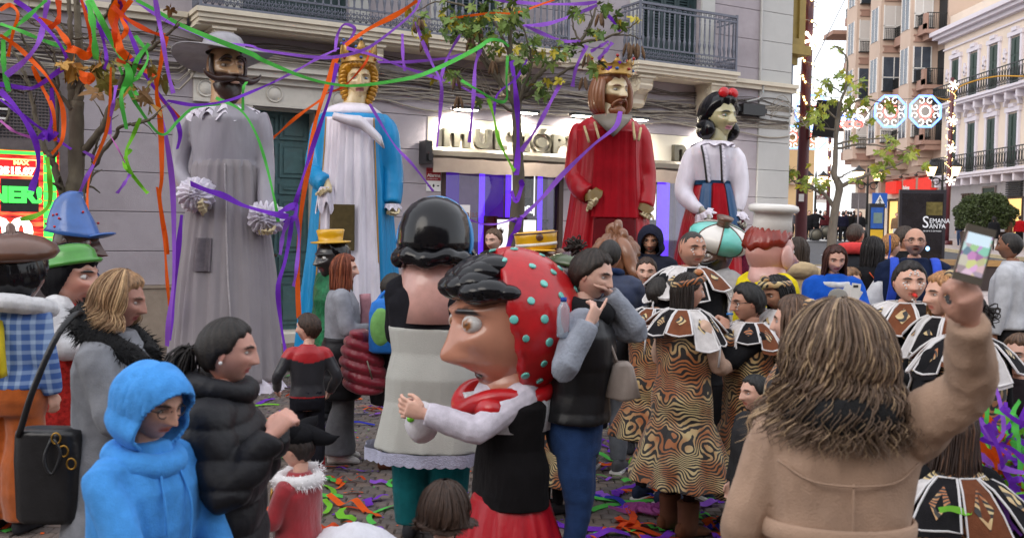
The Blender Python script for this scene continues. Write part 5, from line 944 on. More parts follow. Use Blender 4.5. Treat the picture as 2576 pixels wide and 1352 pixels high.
    if legs and shoes is not None:
        for sx in (-1, 1):
            y0 = f.foot[sx] if hasattr(f, 'foot') else 0; b = MB(); x0 = sx*(.1+.02*abs(stance))*w
            if lod > 0:
                b.loft([[(x0+w_*cos(a)+.012*sx*t, y0+yy, max(.004, zc+h*sin(a))) for a in np.arange(12)*pi/6] for t, yy, w_, h, zc in ((0, -.1, .02, .03, .05), (.1, -.085, .036, .055, .055), (.4, -.02, .042, .06, .06), (.6, .05, .045, .042, .045), (.9, .12, .045, .032, .034), (1, .16, .035, .022, .026), (1, .175, .01, .01, .02))])
                so_ = b.build('shoe', cloth('shoe_%.2f_%.2f_%.2f' % shoes, shoes, rough=.6), r)
                if soles: b = MB(); b.loft([[(x0+w_*cos(a)+.012*sx*t, y0+yy, zc) for a in np.arange(12)*pi/6] for zc in (.001, .022) for t, yy, w_ in ((.4, .03, .048),)]); bb = MB(); bb.bx((x0-.044, y0-.1, .002), (x0+.05, y0+.165, .02)); bb.build('sole', M_white, so_, smooth=False)
    # hair
    if hair:
        hr = dict(hair); st = hr.pop('style', 'short'); c = hr.pop('col', (.02, .013, .008)); rg = abs(hash(label)) % 97 if False else sum(map(ord, label)) % 97; extra = hr.pop('strand', {}); tail = hr.pop('tail', None)
        if st != 'none':
            b = hair_geo(c, seed=rg, nu=64 if lod else 28, nv=40 if lod else 18, **hr)
            if st in ('long', 'curly'): strands(b, **{**dict(n=170 if lod else 40, col=c, seed=rg, k=9 if st == 'long' else 22), **extra})
            if tail is not None:     # ponytail or bun
                tp, tl, tr_ = tail; q0 = np.array(tp, float); o = q0/np.linalg.norm(q0); rg2 = np.random.default_rng(rg)
                for i in range(110 if lod else 12):
                    t = np.linspace(0, 1, 8); v = rg2.normal(0, 1, 3); p_ = q0+o*(.14*np.sin(t*2.2))[:, None]+np.c_[0*t, -.05*t, -tl*t**1.4]+v*(tr_*np.sin(np.clip(t*1.15, 0, 1)*pi)**.7)[:, None]; b.tube(p_, .017*np.interp(t, [0, .3, 1], [1, 1.1, .2]), n=4, cap=False, col=np.clip(np.array(c)*rg2.uniform(.6, 1.5), 0, 1))
            V, Q, T, C = b.arrays(); m_ = MB(); m_.add(f.hx(V), Q, T, col=C); f.hair = m_.build('hair', M_hair, r, colors=True)
    if glasses:
        b = MB(); a = np.linspace(0, 2*pi, 17)
        for sx in (-1, 1):
            b.tube(f.hx(np.c_[sx*.155+.1*np.cos(a), .41+0*a-.03*np.abs(np.cos(a)), .02+.075*np.sin(a)]), .0022, n=4, cap=False); b.tube(f.hx([(sx*.25, .38, .04), (sx*.345, .2, .05), (sx*.37, -.02, .05)]), .0022, n=4)
        b.tube(f.hx([(-.055, .42, .04), (0, .44, .05), (.055, .42, .04)]), .0025, n=4); b.build('glasses', glasses, r)
    return f
def garment(f, name='jacket', col=None, m=None, hem=.8, b=1.12, flare=.0, voxel=None, wr=.004, wk=24., puff=0., pz=.1, sleeve=1., slen=1., neck=1.5, colf=None, w=1., fold=0., fk=9, shrink=1., arms=True, attrmat=None, slcol=None, hemfold=0., open_=False, wstretch=(1, 1, .6), belly=0.):
    b = 1+(b-1)*.68; kz, bend = f.kz, f.bend; R = []; e = 2.5
    for z in np.arange(hem, .78, .085): d = .78-z; R.append((z, (.195+flare*d)*b*w, (.15+flare*.8*d)*b, -.005, fold*min(1, d/.3)))
    for z, rx, ry, yc in RINGS:
        if z >= hem-.001 and z <= neck+.03: R.append((z, rx*b*w, (ry+belly*g2(z-1.05, .15))*b, yc+belly*.6*g2(z-1.05, .15), 0))
    mb = MB(); mb.loft([bend(ring(z*kz, rx, ry, yc, 36, fold=fo, k=fk)) for z, rx, ry, yc, fo in R])
    if arms:
        for sh, el, wr_ in zip(f.sh, f.el, f.wr):
            pts = spl([sh*[.62, 1, 1]+[0, 0, -.015], sh+[0, 0, -.012], (sh+el)/2, el, (el+wr_)/2, el+(wr_-el)*.98*slen], 16); rr = np.interp(np.linspace(0, 1, 16), [0, .2, .45, .62, .85, 1], [.08, .074, .064, .059, .053, .046])*b*.98*sleeve; mb.tube(pts, rr, n=14)
    seed = sum(map(ord, f.root.name+name)); vx = voxel or {2: .009, 1: .014, 0: .024}[f.lod]
    def done(V, N, Q, T):
        if puff:
            zz = V[:, 2]/kz; V = V+N*(puff*(np.abs(np.sin(pi*zz/pz+.5*np.sin(V[:, 0]*9)))**.6-.6)*.75)[:, None]
        if wr: V = wrinkle(V, N, wr, wk, seed, wstretch)
        m_ = MB(); c = None
        if colf is not None: c = colf(V/np.array([1, 1, kz]))
        m_.add(V, Q, T, col=c); o = m_.build(name, m or (M_attr if colf is not None else cloth('cloth_%.3f_%.3f_%.3f' % col, col)), f.root, colors=colf is not None)
        if attrmat: o.data.materials[0] = attrmat
    fuse(mb, vx, done, 4)
def trousers(f, col=None, m=None, b=1., wide=1., w=1., stance=0., name='trousers', wr=.004, kind='trousers', hem=.09, voxel=None, stride=(0, 0), flare=0.):
    f.foot = {-1: stride[0]-.01, 1: stride[1]-.01}; mb = MB(); mb.loft([ring(z, rx*b*w, ry*b, yc, 24) for z, rx, ry, yc in ((.76, .165, .125, -.01), (.86, .178, .14, -.02), (.95, .172, .135, -.012), (1.06, .15, .115, 0))])
    for sx in (-1, 1):
        x = sx*(.1+.02*abs(stance))*w; st = stride[0 if sx < 0 else 1]; mb.tube(spl([(sx*.088*w, -.01, .9), (sx*.095*w, 0, .7), (x, .02+st*.6, .49), (x, -.012+st*.9, .28), (x, -.015+st, hem)], 14), np.interp(np.linspace(0, 1, 14), [0, .3, .55, .75, 1], [.098, .088, .066*wide, (.06+flare*.5)*wide, (.05+flare)*wide])*b, n=14)
    seed = sum(map(ord, f.root.name+name))
    def done(V, N, Q, T):
        V = wrinkle(V, N, wr, 30, seed, (1, 1, 1.2)); m_ = MB(); m_.add(V, Q, T); m_.build(name, m or cloth('cloth_%.3f_%.3f_%.3f' % col, col), f.root)
    fuse(mb, voxel or {2: .01, 1: .014, 0: .024}[f.lod], done, 4)
def neckroll(f, name, m, z=1.47, r=.095, t=.045, wr=.006, y=-.005, wk=40, voxel=None, tilt=.25, h=1.):
    a = np.linspace(0, 2*pi, 25)[:-1]; mb = MB(); p = np.c_[r*1.05*np.cos(a), y+r*np.sin(a), z*f.kz-tilt*r*np.sin(a)*.8]; p = f.bend(p); mb.tube(np.vstack([p, p[:1], p[1:2]]), t, n=10, cap=False, ell=(1, h)); V, Q, T, _ = mb.arrays()
    b2 = MB(); b2.add(V, Q, T)
    def done(V, N, Q, T): m_ = MB(); m_.add(wrinkle(V, N, wr, wk, 3), Q, T); m_.build(name, m, f.root)
    fuse(b2, voxel or .011, done, 3)
def hood_up(f, m, th=.17, cut=62, seed=1, wr=.05, up=38, low=-75):
    nu, nv = 120, 84; az = np.linspace(-pi, pi, nu+1)[:-1]; el = np.linspace(-pi/2*.86, pi/2, nv); AZ, EL = np.meshgrid(az, el); dx, dy, dz = np.cos(EL)*np.sin(AZ), np.cos(EL)*np.cos(AZ), np.sin(EL)
    low_ = sst(-.15, -.62, dz); V = np.stack([(.35+th)*dx*(1+.35*low_), (.44+th)*dy*np.where(dy < 0, 1.16, 1.08)*(1+.12*low_), (.5+th*.7)*dz*np.where(dz < 0, 1.12, 1)+.05*sst(.2, -.8, dy)*0], -1).reshape(-1, 3)
    N = V/np.linalg.norm(V, axis=1)[:, None]; V = wrinkle(V, N, wr, 9, seed); A, E = np.degrees(AZ.ravel()), np.degrees(EL.ravel()); hole = (np.hypot(A/cut, (E-(up+low)/2)/((up-low)/2)) < 1)
    i, j = np.meshgrid(np.arange(nv-1), np.arange(nu), indexing='ij'); Q = np.stack([i*nu+j, i*nu+(j+1) % nu, (i+1)*nu+(j+1) % nu, (i+1)*nu+j], -1).reshape(-1, 4); Q = Q[~hole[Q].all(1)]
    b = MB(); b.add(f.hx(V), Q); o = b.build('hood', m, f.root); sd = o.modifiers.new('solid', 'SOLIDIFY'); sd.thickness = .016; sd.offset = -1; ss = o.modifiers.new('sub', 'SUBSURF'); ss.levels = ss.render_levels = 1; return o
def skirt(f, name, m, z0, z1, r0, r1, fold=.06, k=14, n=96, ry=.85, seed=0, rag=0., y=-.01):
    zs = np.linspace(z1, z0, 16); R = []
    for z in zs:
        t = (z1-z)/(z1-z0); a = np.arange(n)*2*pi/n; rr = r0+(r1-r0)*t**.9; q = rr*(1+fold*t*(np.sin(a*k+2*np.sin(a*2+seed))+.4*np.sin(a*k*1.7+seed))); R.append(np.c_[q*np.cos(a), y+q*ry*np.sin(a), z-rag*t**6*(.5+.5*np.sin(a*5+seed))*.5])
    b = MB(); b.loft(R, cap=False); o = b.build(name, m, f.root); sd = o.modifiers.new('solid', 'SOLIDIFY'); sd.thickness = .008; return o
def lw(f, q): return np.array(PM[f.root.name] @ Vector(q))        # a point of the figure in the world
def held(name, f, q, label, cat, rz=0., group=None): return thing(name, lw(f, q), label, cat, f.root.rotation_euler[2]+rz, group)
# ================================================================== THE CROWD
TIG = tiger('tiger_cloth'); TIGO = tiger('tiger_cloth_gold', (.5, .2, .02), .42, 8.)
BLK = (.012, .012, .014); M_cord = mat('white_cord', (.72, .7, .7), rough=.9, var=.05, bump=.3, bscale=200)
M_lea = mat('black_leather', (.014, .014, .016), rough=.35, var=.2, scale=20, bump=.2, bscale=80)
M_fur = mat('black_fur', (.008, .008, .009), rough=1, var=.3, scale=60, bump=.6, bscale=120)
M_gold = mat('brass', S(170, 130, 60), rough=.3, metal=.9, bump=0)
def fur(f, name, m, pts, r, n, L, seed=0, col=(.01, .01, .011), group=None):       # tuft of short hairs round a curve
    rg = np.random.default_rng(seed); s = spl(pts, 60); b = MB(); i = rg.integers(0, 60, n); d = rg.normal(size=(n, 3)); d /= np.linalg.norm(d, axis=1)[:, None]; p = s[i]+d*r*.8; q = p+d*L*rg.uniform(.5, 1.2, n)[:, None]+np.array([0, 0, -L*.4]); t = np.cross(d, rg.normal(size=(n, 3))); t /= np.linalg.norm(t, axis=1)[:, None]; t *= L*.1
    V = np.stack([p-t, p+t, q], 1).reshape(-1, 3); b.tube(s, r, n=10, col=col); b.add(V, None, np.arange(n*3).reshape(-1, 3), col=np.repeat(np.array(col)*rg.uniform(.5, 2, n)[:, None], 3, 0)); return b.build(name, m, f.root, colors=True)
def collar(f, n=9, r0=.1, r1=.25, z0=1.5, z1=1.33, ph=.2, gap=.04, sx=1.18, y0=-.01, skip=(), cols=('white_felt', 'black_felt', 'brown_felt', 'black_felt')):
    C = {'white_felt': (.6, .57, .56), 'brown_felt': S(112, 66, 44), 'black_felt': (.014, .013, .015)}
    for k in range(n):
        if k in skip: continue
        a0, a1 = ph+k*2*pi/n+gap, ph+(k+1)*2*pi/n-gap
        dr = .05*sin(k*2.4+sum(map(ord, f.root.name)))
        def q(r, a, dz=0): t = (r-r0)/(r1-r0); return (r*sx*cos(a), y0+r*sin(a), (z0+(z1-z0+dr)*t**1.5)*f.kz+dz+.008*sin(a*9)*t)
        cn = cols[k % len(cols)]; b = MB(); m_ = 5; top = [[q(r, a0+(a1-a0)*t*1.0, .012) for t in np.linspace(0, 1, m_)] for r in np.linspace(r0, r1+.012*sin(k), 4)]; bot = [[q(r, a0+(a1-a0)*t, 0) for t in np.linspace(0, 1, m_)] for r in np.linspace(r0, r1, 4)]
        b.loft(top, closed=False); b.loft(bot, closed=False); per = lambda g: list(g[0])+[g[i][-1] for i in range(1, 4)]+list(g[3])[::-1][1:]+[g[i][0] for i in (2, 1)]
        b.loft([f.bend(np.array(per(bot))), np.array(per(top))], cap=False); p_ = b.build('collar_panel', cloth(cn, C[cn]), f.root, smooth=False)
        am = (a0+a1)/2; b = MB(); c = [q(r0+.06, am, .017), q((r0+r1)/2+.02, am+.17, .017), q(r1-.04, am, .017), q((r0+r1)/2+.02, am-.17, .017)]; b.add(c, [(0, 1, 2, 3)]); b.build('patch', TIG, p_, smooth=False)
        b = MB(); b.tube(np.array(per(top)+[per(top)[0]]), .0065, n=5, cap=False)
        if k % 3 == 0: e = np.array(q(r1, a0, .01)); b.tube([e, e+[.01, -.01, -.06], e+[-.01, 0, -.14]], .007, n=5)
        b.build('cord', M_cord, p_)
def costume(label, px, ytop, D, fa, tunic=dict(), jersey=BLK, col=True, cargs=dict(), tm=None, **k):
    k.setdefault('bottom', dict(col=(.014, .013, .015), b=.92)); f = figure(label, px, ytop, D, fa, top=dict(name='jersey', col=jersey, hem=.85, b=1.0), group='people in tiger print costumes', **k)
    f.garment(**{**dict(name='tunic', m=tm or TIG, hem=.42, b=1.2, flare=.3, arms=False, wr=.012, wk=15, fold=.1, neck=1.44, wstretch=(1, 1, .25)), **tunic})
    if col: collar(f, **cargs)
    return f
def headband(f, m=TIG, z=.3, r=.06):
    a = np.linspace(0, 2*pi, 30)[:-1]; b = MB(); p = np.c_[.39*np.cos(a), .47*np.sin(a)-.01, z-.12*np.sin(a)*-1]; b.tube(f.hx(np.vstack([p, p[:1], p[1:2]])), r*f.hh, n=8, cap=False, ell=(1, 1.7)); b.ell(f.hx((0, .3, z+.25)), .2*f.hh, .12*f.hh, .12*f.hh, 12, 8); b.build('headband', m, f.root)
NAVY = S(34, 44, 66); GREY = S(120, 122, 128)
# --- front row
f = figure('blond woman in grey coat with black fur collar, black tote on her arm', 292, 690, 4.15, 92, skin=S(176, 128, 112), head=dict(lips=S(150, 70, 70), browcol=S(90, 66, 50), nose=.95), hair=dict(style='long', col=S(146, 112, 80), th=.1, strand=dict(n=1900, length=.36, th=.11, flare=.42, r=.009, az0=66, col2=S(178, 146, 108), f2=.3, curl=.06, freq=1.3, k=14)), turn=-6, nod=9, top=dict(name='coat', col=S(128, 130, 136), hem=.3, b=1.28, flare=.16, wr=.013, wk=17), bottom=dict(col=BLK), arms=('down', 'front'), lod=2, group='adults watching at the front')
fur(f, 'fur_collar', M_fur, [(.13*cos(a), .0+.13*sin(a), 1.47-.1*sin(a)-.05*(a > 1.2)*(a < 2)) for a in np.linspace(-4.4, 1.3, 14)], .062, 3500, .05, 3)
b = held('tote_bag', f, (-.34, .0, .75), 'black leather tote bag hanging at the blond woman in grey', 'bag')
q = P(128, 1090, 4.0); b.location = q; PM[b.name] = Matrix.LocRotScale(q if isinstance(q, Vector) else Vector(q), Euler((0, 0, 0)), Vector((1, 1, 1))); b.rotation_euler = (0, 0, 0)
m_ = MB(); m_.loft([ring(z, rx, .07, 0, 20, 4) for z, rx in ((-.35, .11), (-.33, .125), (-.1, .135), (.0, .13), (.02, .125))]); m_.build('bag_body', M_lea, b)
m_ = MB(); m_.tube(spl([(-.1, -.06, .0), (-.02, -.1, .2), (.06, -.05, .42), (.1, .06, .48), (.09, .1, .3), (.08, .06, .0)], 24), .013, n=7); m_.build('strap', M_lea, b); m_ = MB(); m_.tube(spl([(.04, -.08, .0), (.02, -.1, -.08), (.05, -.1, -.14), (.08, -.09, -.06), (.05, -.08, .0)], 16), .007, n=6); m_.build('tassel', M_lea, b); m_ = MB()
for k in range(3): a = np.linspace(0, 2*pi, 13); m_.tube(np.c_[.06+.03*k+.018*np.cos(a), -.085+0*a, .0-.05*k+.022*np.sin(a)], .004, n=5, cap=False)
m_.build('ring', M_gold, b)
HOOD = cloth('hoodie_blue', S(74, 150, 224))
f = figure('boy with hood of bright blue hoodie pulled up, wearing glasses', 345, 925, 2.95, 116, skin=S(204, 156, 134), head=dict(browcol=(.03, .02, .015)), hair=dict(style='short', col=(.02, .012, .008), th=.03), turn=2, nod=14, lean=.08, top=dict(name='hoodie', m=HOOD, hem=.75, b=1.12, wr=.013, wk=19, sleeve=1.), bottom=dict(col=NAVY), arms=((-.2, .3, .95), (.2, .34, .95)), lod=2, glasses=M_black, hs=1.05, group='children watching at the front')
b = MB(); [b.tube(spl(f.bend([(s_*.045, .12, 1.4), (s_*.06, .17, 1.28), (s_*.05, .185, 1.12)]), 10), .005, n=6) for s_ in (-1, 1)]; b.tube(spl(f.bend([(.21, .0, 1.43), (.235, .06, 1.3), (.22, .1, 1.18)]), 8), .004, n=5); b.build('drawstring', HOOD, f.root); hood_up(f, HOOD, th=.1, cut=66, up=34, low=-80); neckroll(f, 'hood_base', HOOD, z=1.44, r=.1, t=.05, wr=.008, wk=20)
text('lettering', 'P', .13, Matrix.Translation(Vector(lw(f, (.12, .235, 1.05)))) @ Matrix.Rotation(f.root.rotation_euler[2]+pi+.5, 4, 'Z') @ Matrix.Rotation(rad(86), 4, 'X'), cloth('print_navy', S(20, 40, 90)), f.root, ext=.012, bold=.006)
f = figure('dark haired woman with ponytail and pearl earring in black puffer jacket', 560, 806, 3.3, 86, skin=S(200, 150, 134), head=dict(lips=S(170, 90, 90), browcol=(.025, .015, .01), blush=.3, nose=.9), hair=dict(style='short', col=(.012, .008, .006), th=.06, tail=((0, -.6, .02), 1.25, .11), rough=.012), turn=0, nod=4, top=dict(name='puffer_jacket', m=mat('black_nylon', (.01, .01, .013), rough=.55, var=.25, scale=10, bump=.3, bscale=40, spec=.28), hem=.62, b=1.3, puff=.02, pz=.1, wr=.008, wk=18, neck=1.53), bottom=dict(col=BLK), arms=(('px', 700, 1080, 3.35), {'w': ('px', 682, 1095, 3.12), 'pole': (.4, -.6, -.9)}), hands=(.8, .8), lod=2, group='adults watching at the front')
b = MB(); b.ell(f.hx((.40, -.02, -.13)), .007, .007, .007, 10, 7); b.build('pearl_earring', M_white, f.root); neckroll(f, 'collar', MATS['black_nylon'], z=1.5, r=.1, t=.042)
b = MB(); b.tube(spl([(.2, -.1, 1.0), (.235, 0, .97), (.2, .1, .96)], 10), .018, n=6, ell=(.4, 1)); b.build('belt', MATS['black_nylon'], f.root); q = f.bend((.27, -.02, .97)); b = MB(); b.tube([q+[0, -.05, -.03], q+[0, .05, -.03], q+[0, .05, .03], q+[0, -.05, .03], q+[0, -.05, -.03]], .006, n=5); b.build('buckle', M_gold, f.root)
CURL = S(104, 84, 68)
f = figure('woman with big curly brown hair in beige coat holding up a phone', 2118, 808, 2.75, 2, skin=S(186, 140, 122), head=dict(), hair=dict(style='curly', col=CURL, th=.2, rough=.05, strand=dict(n=2300, length=.95, th=.27, flare=.5, r=.0095, az0=20, col2=S(168, 142, 112), f2=.2, curl=.06, freq=4.4, k=26, wide=1.15, coh=1.3)), top=dict(name='coat', m=cloth('beige_wool', S(170, 142, 122), rough=.85, scale=5), hem=.3, b=1.2, flare=.12, wr=.017, wk=20, sleeve=1.), bottom=dict(col=BLK), arms=('pocket', {'w': ('px', 2440, 806, 2.42), 'pole': (.9, .2, -.5)}), hands=(.5, .75), palms=(None, (-.3, .9, .3)), lod=2, group='adults watching at the front')
b = MB(); a = np.linspace(0, 2*pi, 30); b.tube(f.bend(np.c_[.222*np.cos(a), -.005+.168*np.sin(a), 1.15+0*a]), .03, n=8, cap=False, ell=(.3, 1)); b.build('belt', MATS['beige_wool'], f.root); b = MB(); b.tube(spl(f.bend([(-.2, -.1, 1.36), (-.1, -.158, 1.31), (.1, -.158, 1.31), (.2, -.1, 1.36)]), 14), .0035, n=5); b.tube(spl([(0, -.158, 1.31), (0, -.165, 1.2), (0, -.16, 1.08)], 8), .003, n=5); b.build('back_seam', MATS['beige_wool'], f.root); neckroll(f, 'scarf', M_fur, z=1.46, r=.12, t=.07, wr=.012, wk=22)
q = P(2450, 640, 2.36); ph_ = thing('mobile_phone', q, 'mobile phone with lit screen held up by the curly haired woman', 'phone', rad(-12), None, .9); Rm = rotm('Y', .25) @ rotm('X', -.1)
b = MB(); b.box((0, 0, 0), (.075, .009, .152), R=Rm); b.build('case', mat('phone_case', S(90, 84, 76), rough=.3), ph_, smooth=False)
pic = bpy.data.materials.new('phone_picture'); pic.use_nodes = True; t = pic.node_tree; bb = t.nodes['Principled BSDF']; tc = nd(t, 'ShaderNodeTexCoord'); vz = nd(t, 'ShaderNodeTexVoronoi', Scale=42.); t.links.new(tc.outputs['Object'], vz.inputs['Vector']); hs_ = nd(t, 'ShaderNodeHueSaturation'); hs_.inputs['Saturation'].default_value = .6; t.links.new(vz.outputs['Color'], hs_.inputs['Color']); t.links.new(hs_.outputs[0], bb.inputs['Emission Color']); bb.inputs['Emission Strength'].default_value = .45; bb.inputs['Base Color'].default_value = (.02, .02, .02, 1)
b = MB(); b.box(np.array([0, -.0052, 0]), (.066, .002, .11), R=Rm); b.build('screen', pic, ph_, smooth=False); b = MB(); b.box(Rm @ np.array([0, -.0053, .04]), (.06, .002, .03), R=Rm); b.build('screen_header', glow('phone_sky', (.6, .75, .85), .6), ph_, smooth=False)

f = figure('top of a brown haired child at the bottom edge of the crowd', 1118, 1222, 3.15, 0, skin='fair', head=dict(), hair=dict(style='short', col=S(60, 44, 34), th=.05, rough=.03), hs=1.22, top=dict(name='jacket', col=S(40, 40, 46), b=1.1), bottom=dict(col=BLK), lod=2, group='children watching at the front')
b = MB(); strands(b, 900, S(62, 44, 34), length=.1, az0=0, th=.1, r=.013, seed=4, flare=.25, curl=.05, freq=1.6, k=12); V, Q, T, C = b.arrays(); b2 = MB(); b2.add(f.hx(V), Q, T, col=C); b2.build('hair_locks', M_hair, f.root, colors=True)
# child in red velvet with horned hat
RV = mat('red_velvet', S(150, 14, 30), rough=.7, var=.2, scale=9, sheen=.6, bump=.2)
f = figure('child in red velvet and white fur costume under a black horned hat', 752, 1080, 4.3, -70, skin='fair', head=dict(blush=.3), hair=dict(style='short', col=(.02, .012, .01), th=.05), hs=1.25, top=dict(name='red_coat', m=RV, hem=.55, b=1.15, flare=.15), bottom=dict(col=BLK), arms=('front', 'down'), lod=2, turn=-5, nod=8, group='children watching at the front')
mh = cloth('black_felt_hat', (.008, .008, .01)); b = MB(); b.ell(f.hx((0, -.03, .34)), .44*f.hh, .52*f.hh, .3*f.hh, 20, 12)
for sx, tip in ((-1, (-.75, .1, .75)), (1, (.75, -.35, .72)), (1, (.25, -1.15, .2))): b.tube(spl([f.hx((sx*.15, -.05, .4)), f.hx(np.array(tip)*[.7, .7, .8]), f.hx(tip)], 10), np.array([.3, .28, .25, .22, .19, .16, .12, .08, .04, .01])*f.hh, n=10)
b.build('horned_hat', mh, f.root); fur(f, 'fur_trim', mat('white_fur', (1, 1, 1), attr=True, rough=1, var=.1), [(.2, -.05, 1.42), (.1, .12, 1.4), (.06, .19, 1.2), (.05, .22, .95), (.05, .24, .7)], .05, 2500, .045, 5, (.75, .73, .74)); fur(f, 'fur_collar', MATS['white_fur'], [(.16*cos(a), .0+.14*sin(a), 1.38) for a in np.linspace(0, 6.3, 20)], .05, 1800, .04, 6, (.75, .73, .74))
b = MB(); b.ell((0, -.5, .66), .36, .46, .42, 60, 40); V, Q, T, _ = b.arrays(); b = MB(); b.add(wrinkle(V, V-np.array([0, -.5, .7]), .09, 14, 6), Q, T); b.build('white_petticoat', mat('white_tulle', (.7, .7, .76), rough=.8, var=.06, bump=.4, bscale=60), f.root); b = MB(); b.tube(spl([(-.06, .19, 1.3), (-.06, .22, 1.0), (-.06, .25, .7)], 8), .012); b.build('gold_braid', M_gold, f.root)
# --- middle of the square
f = figure('small boy in red and black costume with painted cheek seen from behind', 775, 792, 7.3, -18, skin='fair', head=dict(stubble=.5), hair=dict(style='short', col=S(58, 40, 30), th=.07, rough=.04), turn=-52, hs=1.22, top=dict(name='costume_top', attrmat=M_satin_attr, hem=.86, b=1.0, colf=lambda V: np.where(((V[:, 2] > 1.3+.25*np.abs(V[:, 0])) | (np.abs(V[:, 2]-.92) < .022))[:, None], S(170, 16, 28), (.014, .014, .02))), bottom=dict(col=(.014, .014, .02), wide=1.3, b=1.0, hem=.16), arms=((-.3, .16, .95), (.25, .1, .92)), shoes=S(170, 16, 28), soles=True, lod=1, stance=.5, group='children in the square')
b = MB(); 
for sx in (-1, 1): b.tube([(sx*.13, -.02, .1), (sx*.13, -.01, .24), (sx*.12, 0, .34)], [.062, .06, .055], n=10)
b.build('red_gaiters', cloth('costume_red', S(160, 16, 28)), f.root)
f = figure('smiling red haired woman in grey coat and black skirt puffer', 862, 643, 7.9, 82, skin=S(220, 172, 152), head=dict(smile=.5, lips=S(180, 80, 84), blush=.3, mouth_open=.2), hair=dict(style='long', col=S(112, 52, 30), th=.08, strand=dict(n=480, length=.78, r=.016, th=.09, flare=.12, az0=60, col2=S(150, 80, 46))), top=dict(name='coat', col=S(138, 140, 148), hem=.66, b=1.12, wr=.006, neck=1.44), bottom=dict(col=S(96, 96, 100), wide=1.45, flare=.05, b=1.0), arms=((-.12, .3, 1.16), (.12, .28, 1.14)), hands=(.6, .6), shoes=(.6, .58, .56), lod=1, turn=4, group='adults in the square')
f.garment(name='quilted_skirt', m=MATS['black_nylon'], hem=.55, b=1.24, neck=1.03, arms=False, puff=.012, pz=.13); b = MB(); b.tube(spl([(.02, .19, 1.43), (.0, .2, 1.25), (.02, .17, 1.05)], 8), .03, n=6, ell=(1.6, .5)); b.build('jumper_front', cloth('pink_knit', S(190, 140, 150)), f.root)
q = P(912, 905, 7.6); j = thing('puffer_jacket', q, 'dark red puffer jacket carried over the arm of the red haired woman', 'jacket'); b = MB()
b.loft([[(rx*cos(a)+ox, .16*sin(a), z) for a in np.arange(20)*pi/10] for z, rx, ox in ((-.24, .13, .03), (-.18, .17, .03), (-.02, .17, .0), (.12, .13, -.02), (.22, .06, -.03))]); V, Q, T, _ = b.arrays(); b = MB(); b.add(V, Q, T)
def done_(V, N, Q, T, j=j): m_ = MB(); V = V+N*(.028*(np.abs(np.sin(pi*(V[:, 2]+.25*V[:, 0])/.085))**.6-.6))[:, None]; m_.add(wrinkle(V, N, .006, 40, 2), Q, T); m_.build('shell', mat('red_nylon', S(120, 8, 34), rough=.4, var=.15, sheen=.2, bump=.2), j)
fuse(b, .011, done_, 2); b = MB(); b.tube([(.06, -.17, .02), (.1, -.17, -.12)], .006); b.build('zip', M_alu, j)
f = figure('person in long black puffer coat and jeans half hidden by the apron figure', 985, 690, 7.75, 80, skin='fair', head=dict(), hair=dict(style='short', col=(.02, .015, .01), th=.06), top=dict(name='puffer_coat', m=MATS['black_nylon'], hem=.58, b=1.22, puff=.013, pz=.12), bottom=dict(col=S(40, 54, 80), b=.95), shoes=S(84, 50, 36), lod=1, group='adults in the square')
q = P(972, 820, 7.5); bp = thing('backpack', q, 'red and blue child backpack with green patches beside the apron figure', 'backpack'); b = MB(); b.loft([ring(z, .13*k, .09*k, 0, 20, 3.5) for z, k in ((-.2, .8), (-.18, 1), (.1, 1), (.18, .85), (.21, .5))]); b.build('bag_body', cloth('pack_blue', S(40, 110, 190), rough=.5), bp)
b = MB(); b.ell((-.03, -.075, .0), .085, .04, .15, 14, 9); b.build('front_pocket', cloth('pack_green', S(110, 160, 90), rough=.5), bp); b = MB(); b.box((.08, -.06, .06), (.07, .08, .22)); b.build('side_panel', cloth('pack_red', S(190, 40, 50), rough=.5), bp); b = MB(); b.tube(spl([(-.1, .08, .16), (-.02, .14, .25), (.07, .1, .1)], 8), .015); b.build('strap', cloth('pack_blue', None), bp)
DEN = cloth('denim', S(38, 62, 104), scale=20)
f = figure('woman in jeans and black padded vest, grey knit sleeves, hand on chin', 1462, 632, 5.0, 98, skin=S(218, 176, 158), head=dict(browcol=(.02, .012, .01), lips=S(170, 92, 92), nose=.95), hair=dict(style='short', col=(.022, .014, .01), th=.07, rough=.03, tail=((0, -.45, .5), .25, .1)), turn=20, nod=12, lean=.05, top=dict(name='knit_sweater', m=cloth('grey_knit', S(142, 148, 160), bump=.6, bscale=90), hem=.8, b=1.12, wr=.008), bottom=dict(m=DEN, b=1.02, wide=.9), arms=({'w': ('px', 1530, 735, 5.0), 'pole': (-.3, .6, -.8)}, {'w': ('px', 1482, 812, 4.72), 'pole': (.2, -.5, -.9)}), hands=(.5, 'point'), palms=((.3, -.8, .1), (-.5, -.6, .2)), lod=2, group='adults in the square')
f.garment(name='padded_vest', m=mat('vest_black', (.01, .01, .012), rough=.42, var=.2, scale=8, bump=.15, spec=.35), hem=.84, b=1.24, arms=False, puff=.009, pz=.2, wr=.012, wk=14, neck=1.46); neckroll(f, 'scarf', cloth('scarf_black', BLK), z=1.455, r=.1, t=.06, wr=.012, wk=22)
q = P(1417, 800, 4.72); wbt = thing('water_bottle', q, 'clear water bottle with blue cap held by the woman in jeans', 'bottle'); a = np.arange(14)*pi/7
b = MB(); b.loft([[(r_*cos(t), r_*sin(t), z) for t in a] for z, r_ in ((-.09, .02), (-.088, .031), (-.05, .03), (-.02, .032), (.02, .03), (.05, .03), (.075, .016), (.085, .012))]); b.build('bottle_body', mat('clear_plastic', (.75, .85, .95), rough=.08, var=0, bump=0, trans=.75), wbt); b = MB(); b.loft([[(r_*cos(t), r_*sin(t), z) for t in a] for z, r_ in ((.08, .015), (.1, .015))]); b.build('cap', mat('cap_blue', S(30, 70, 160)), wbt)
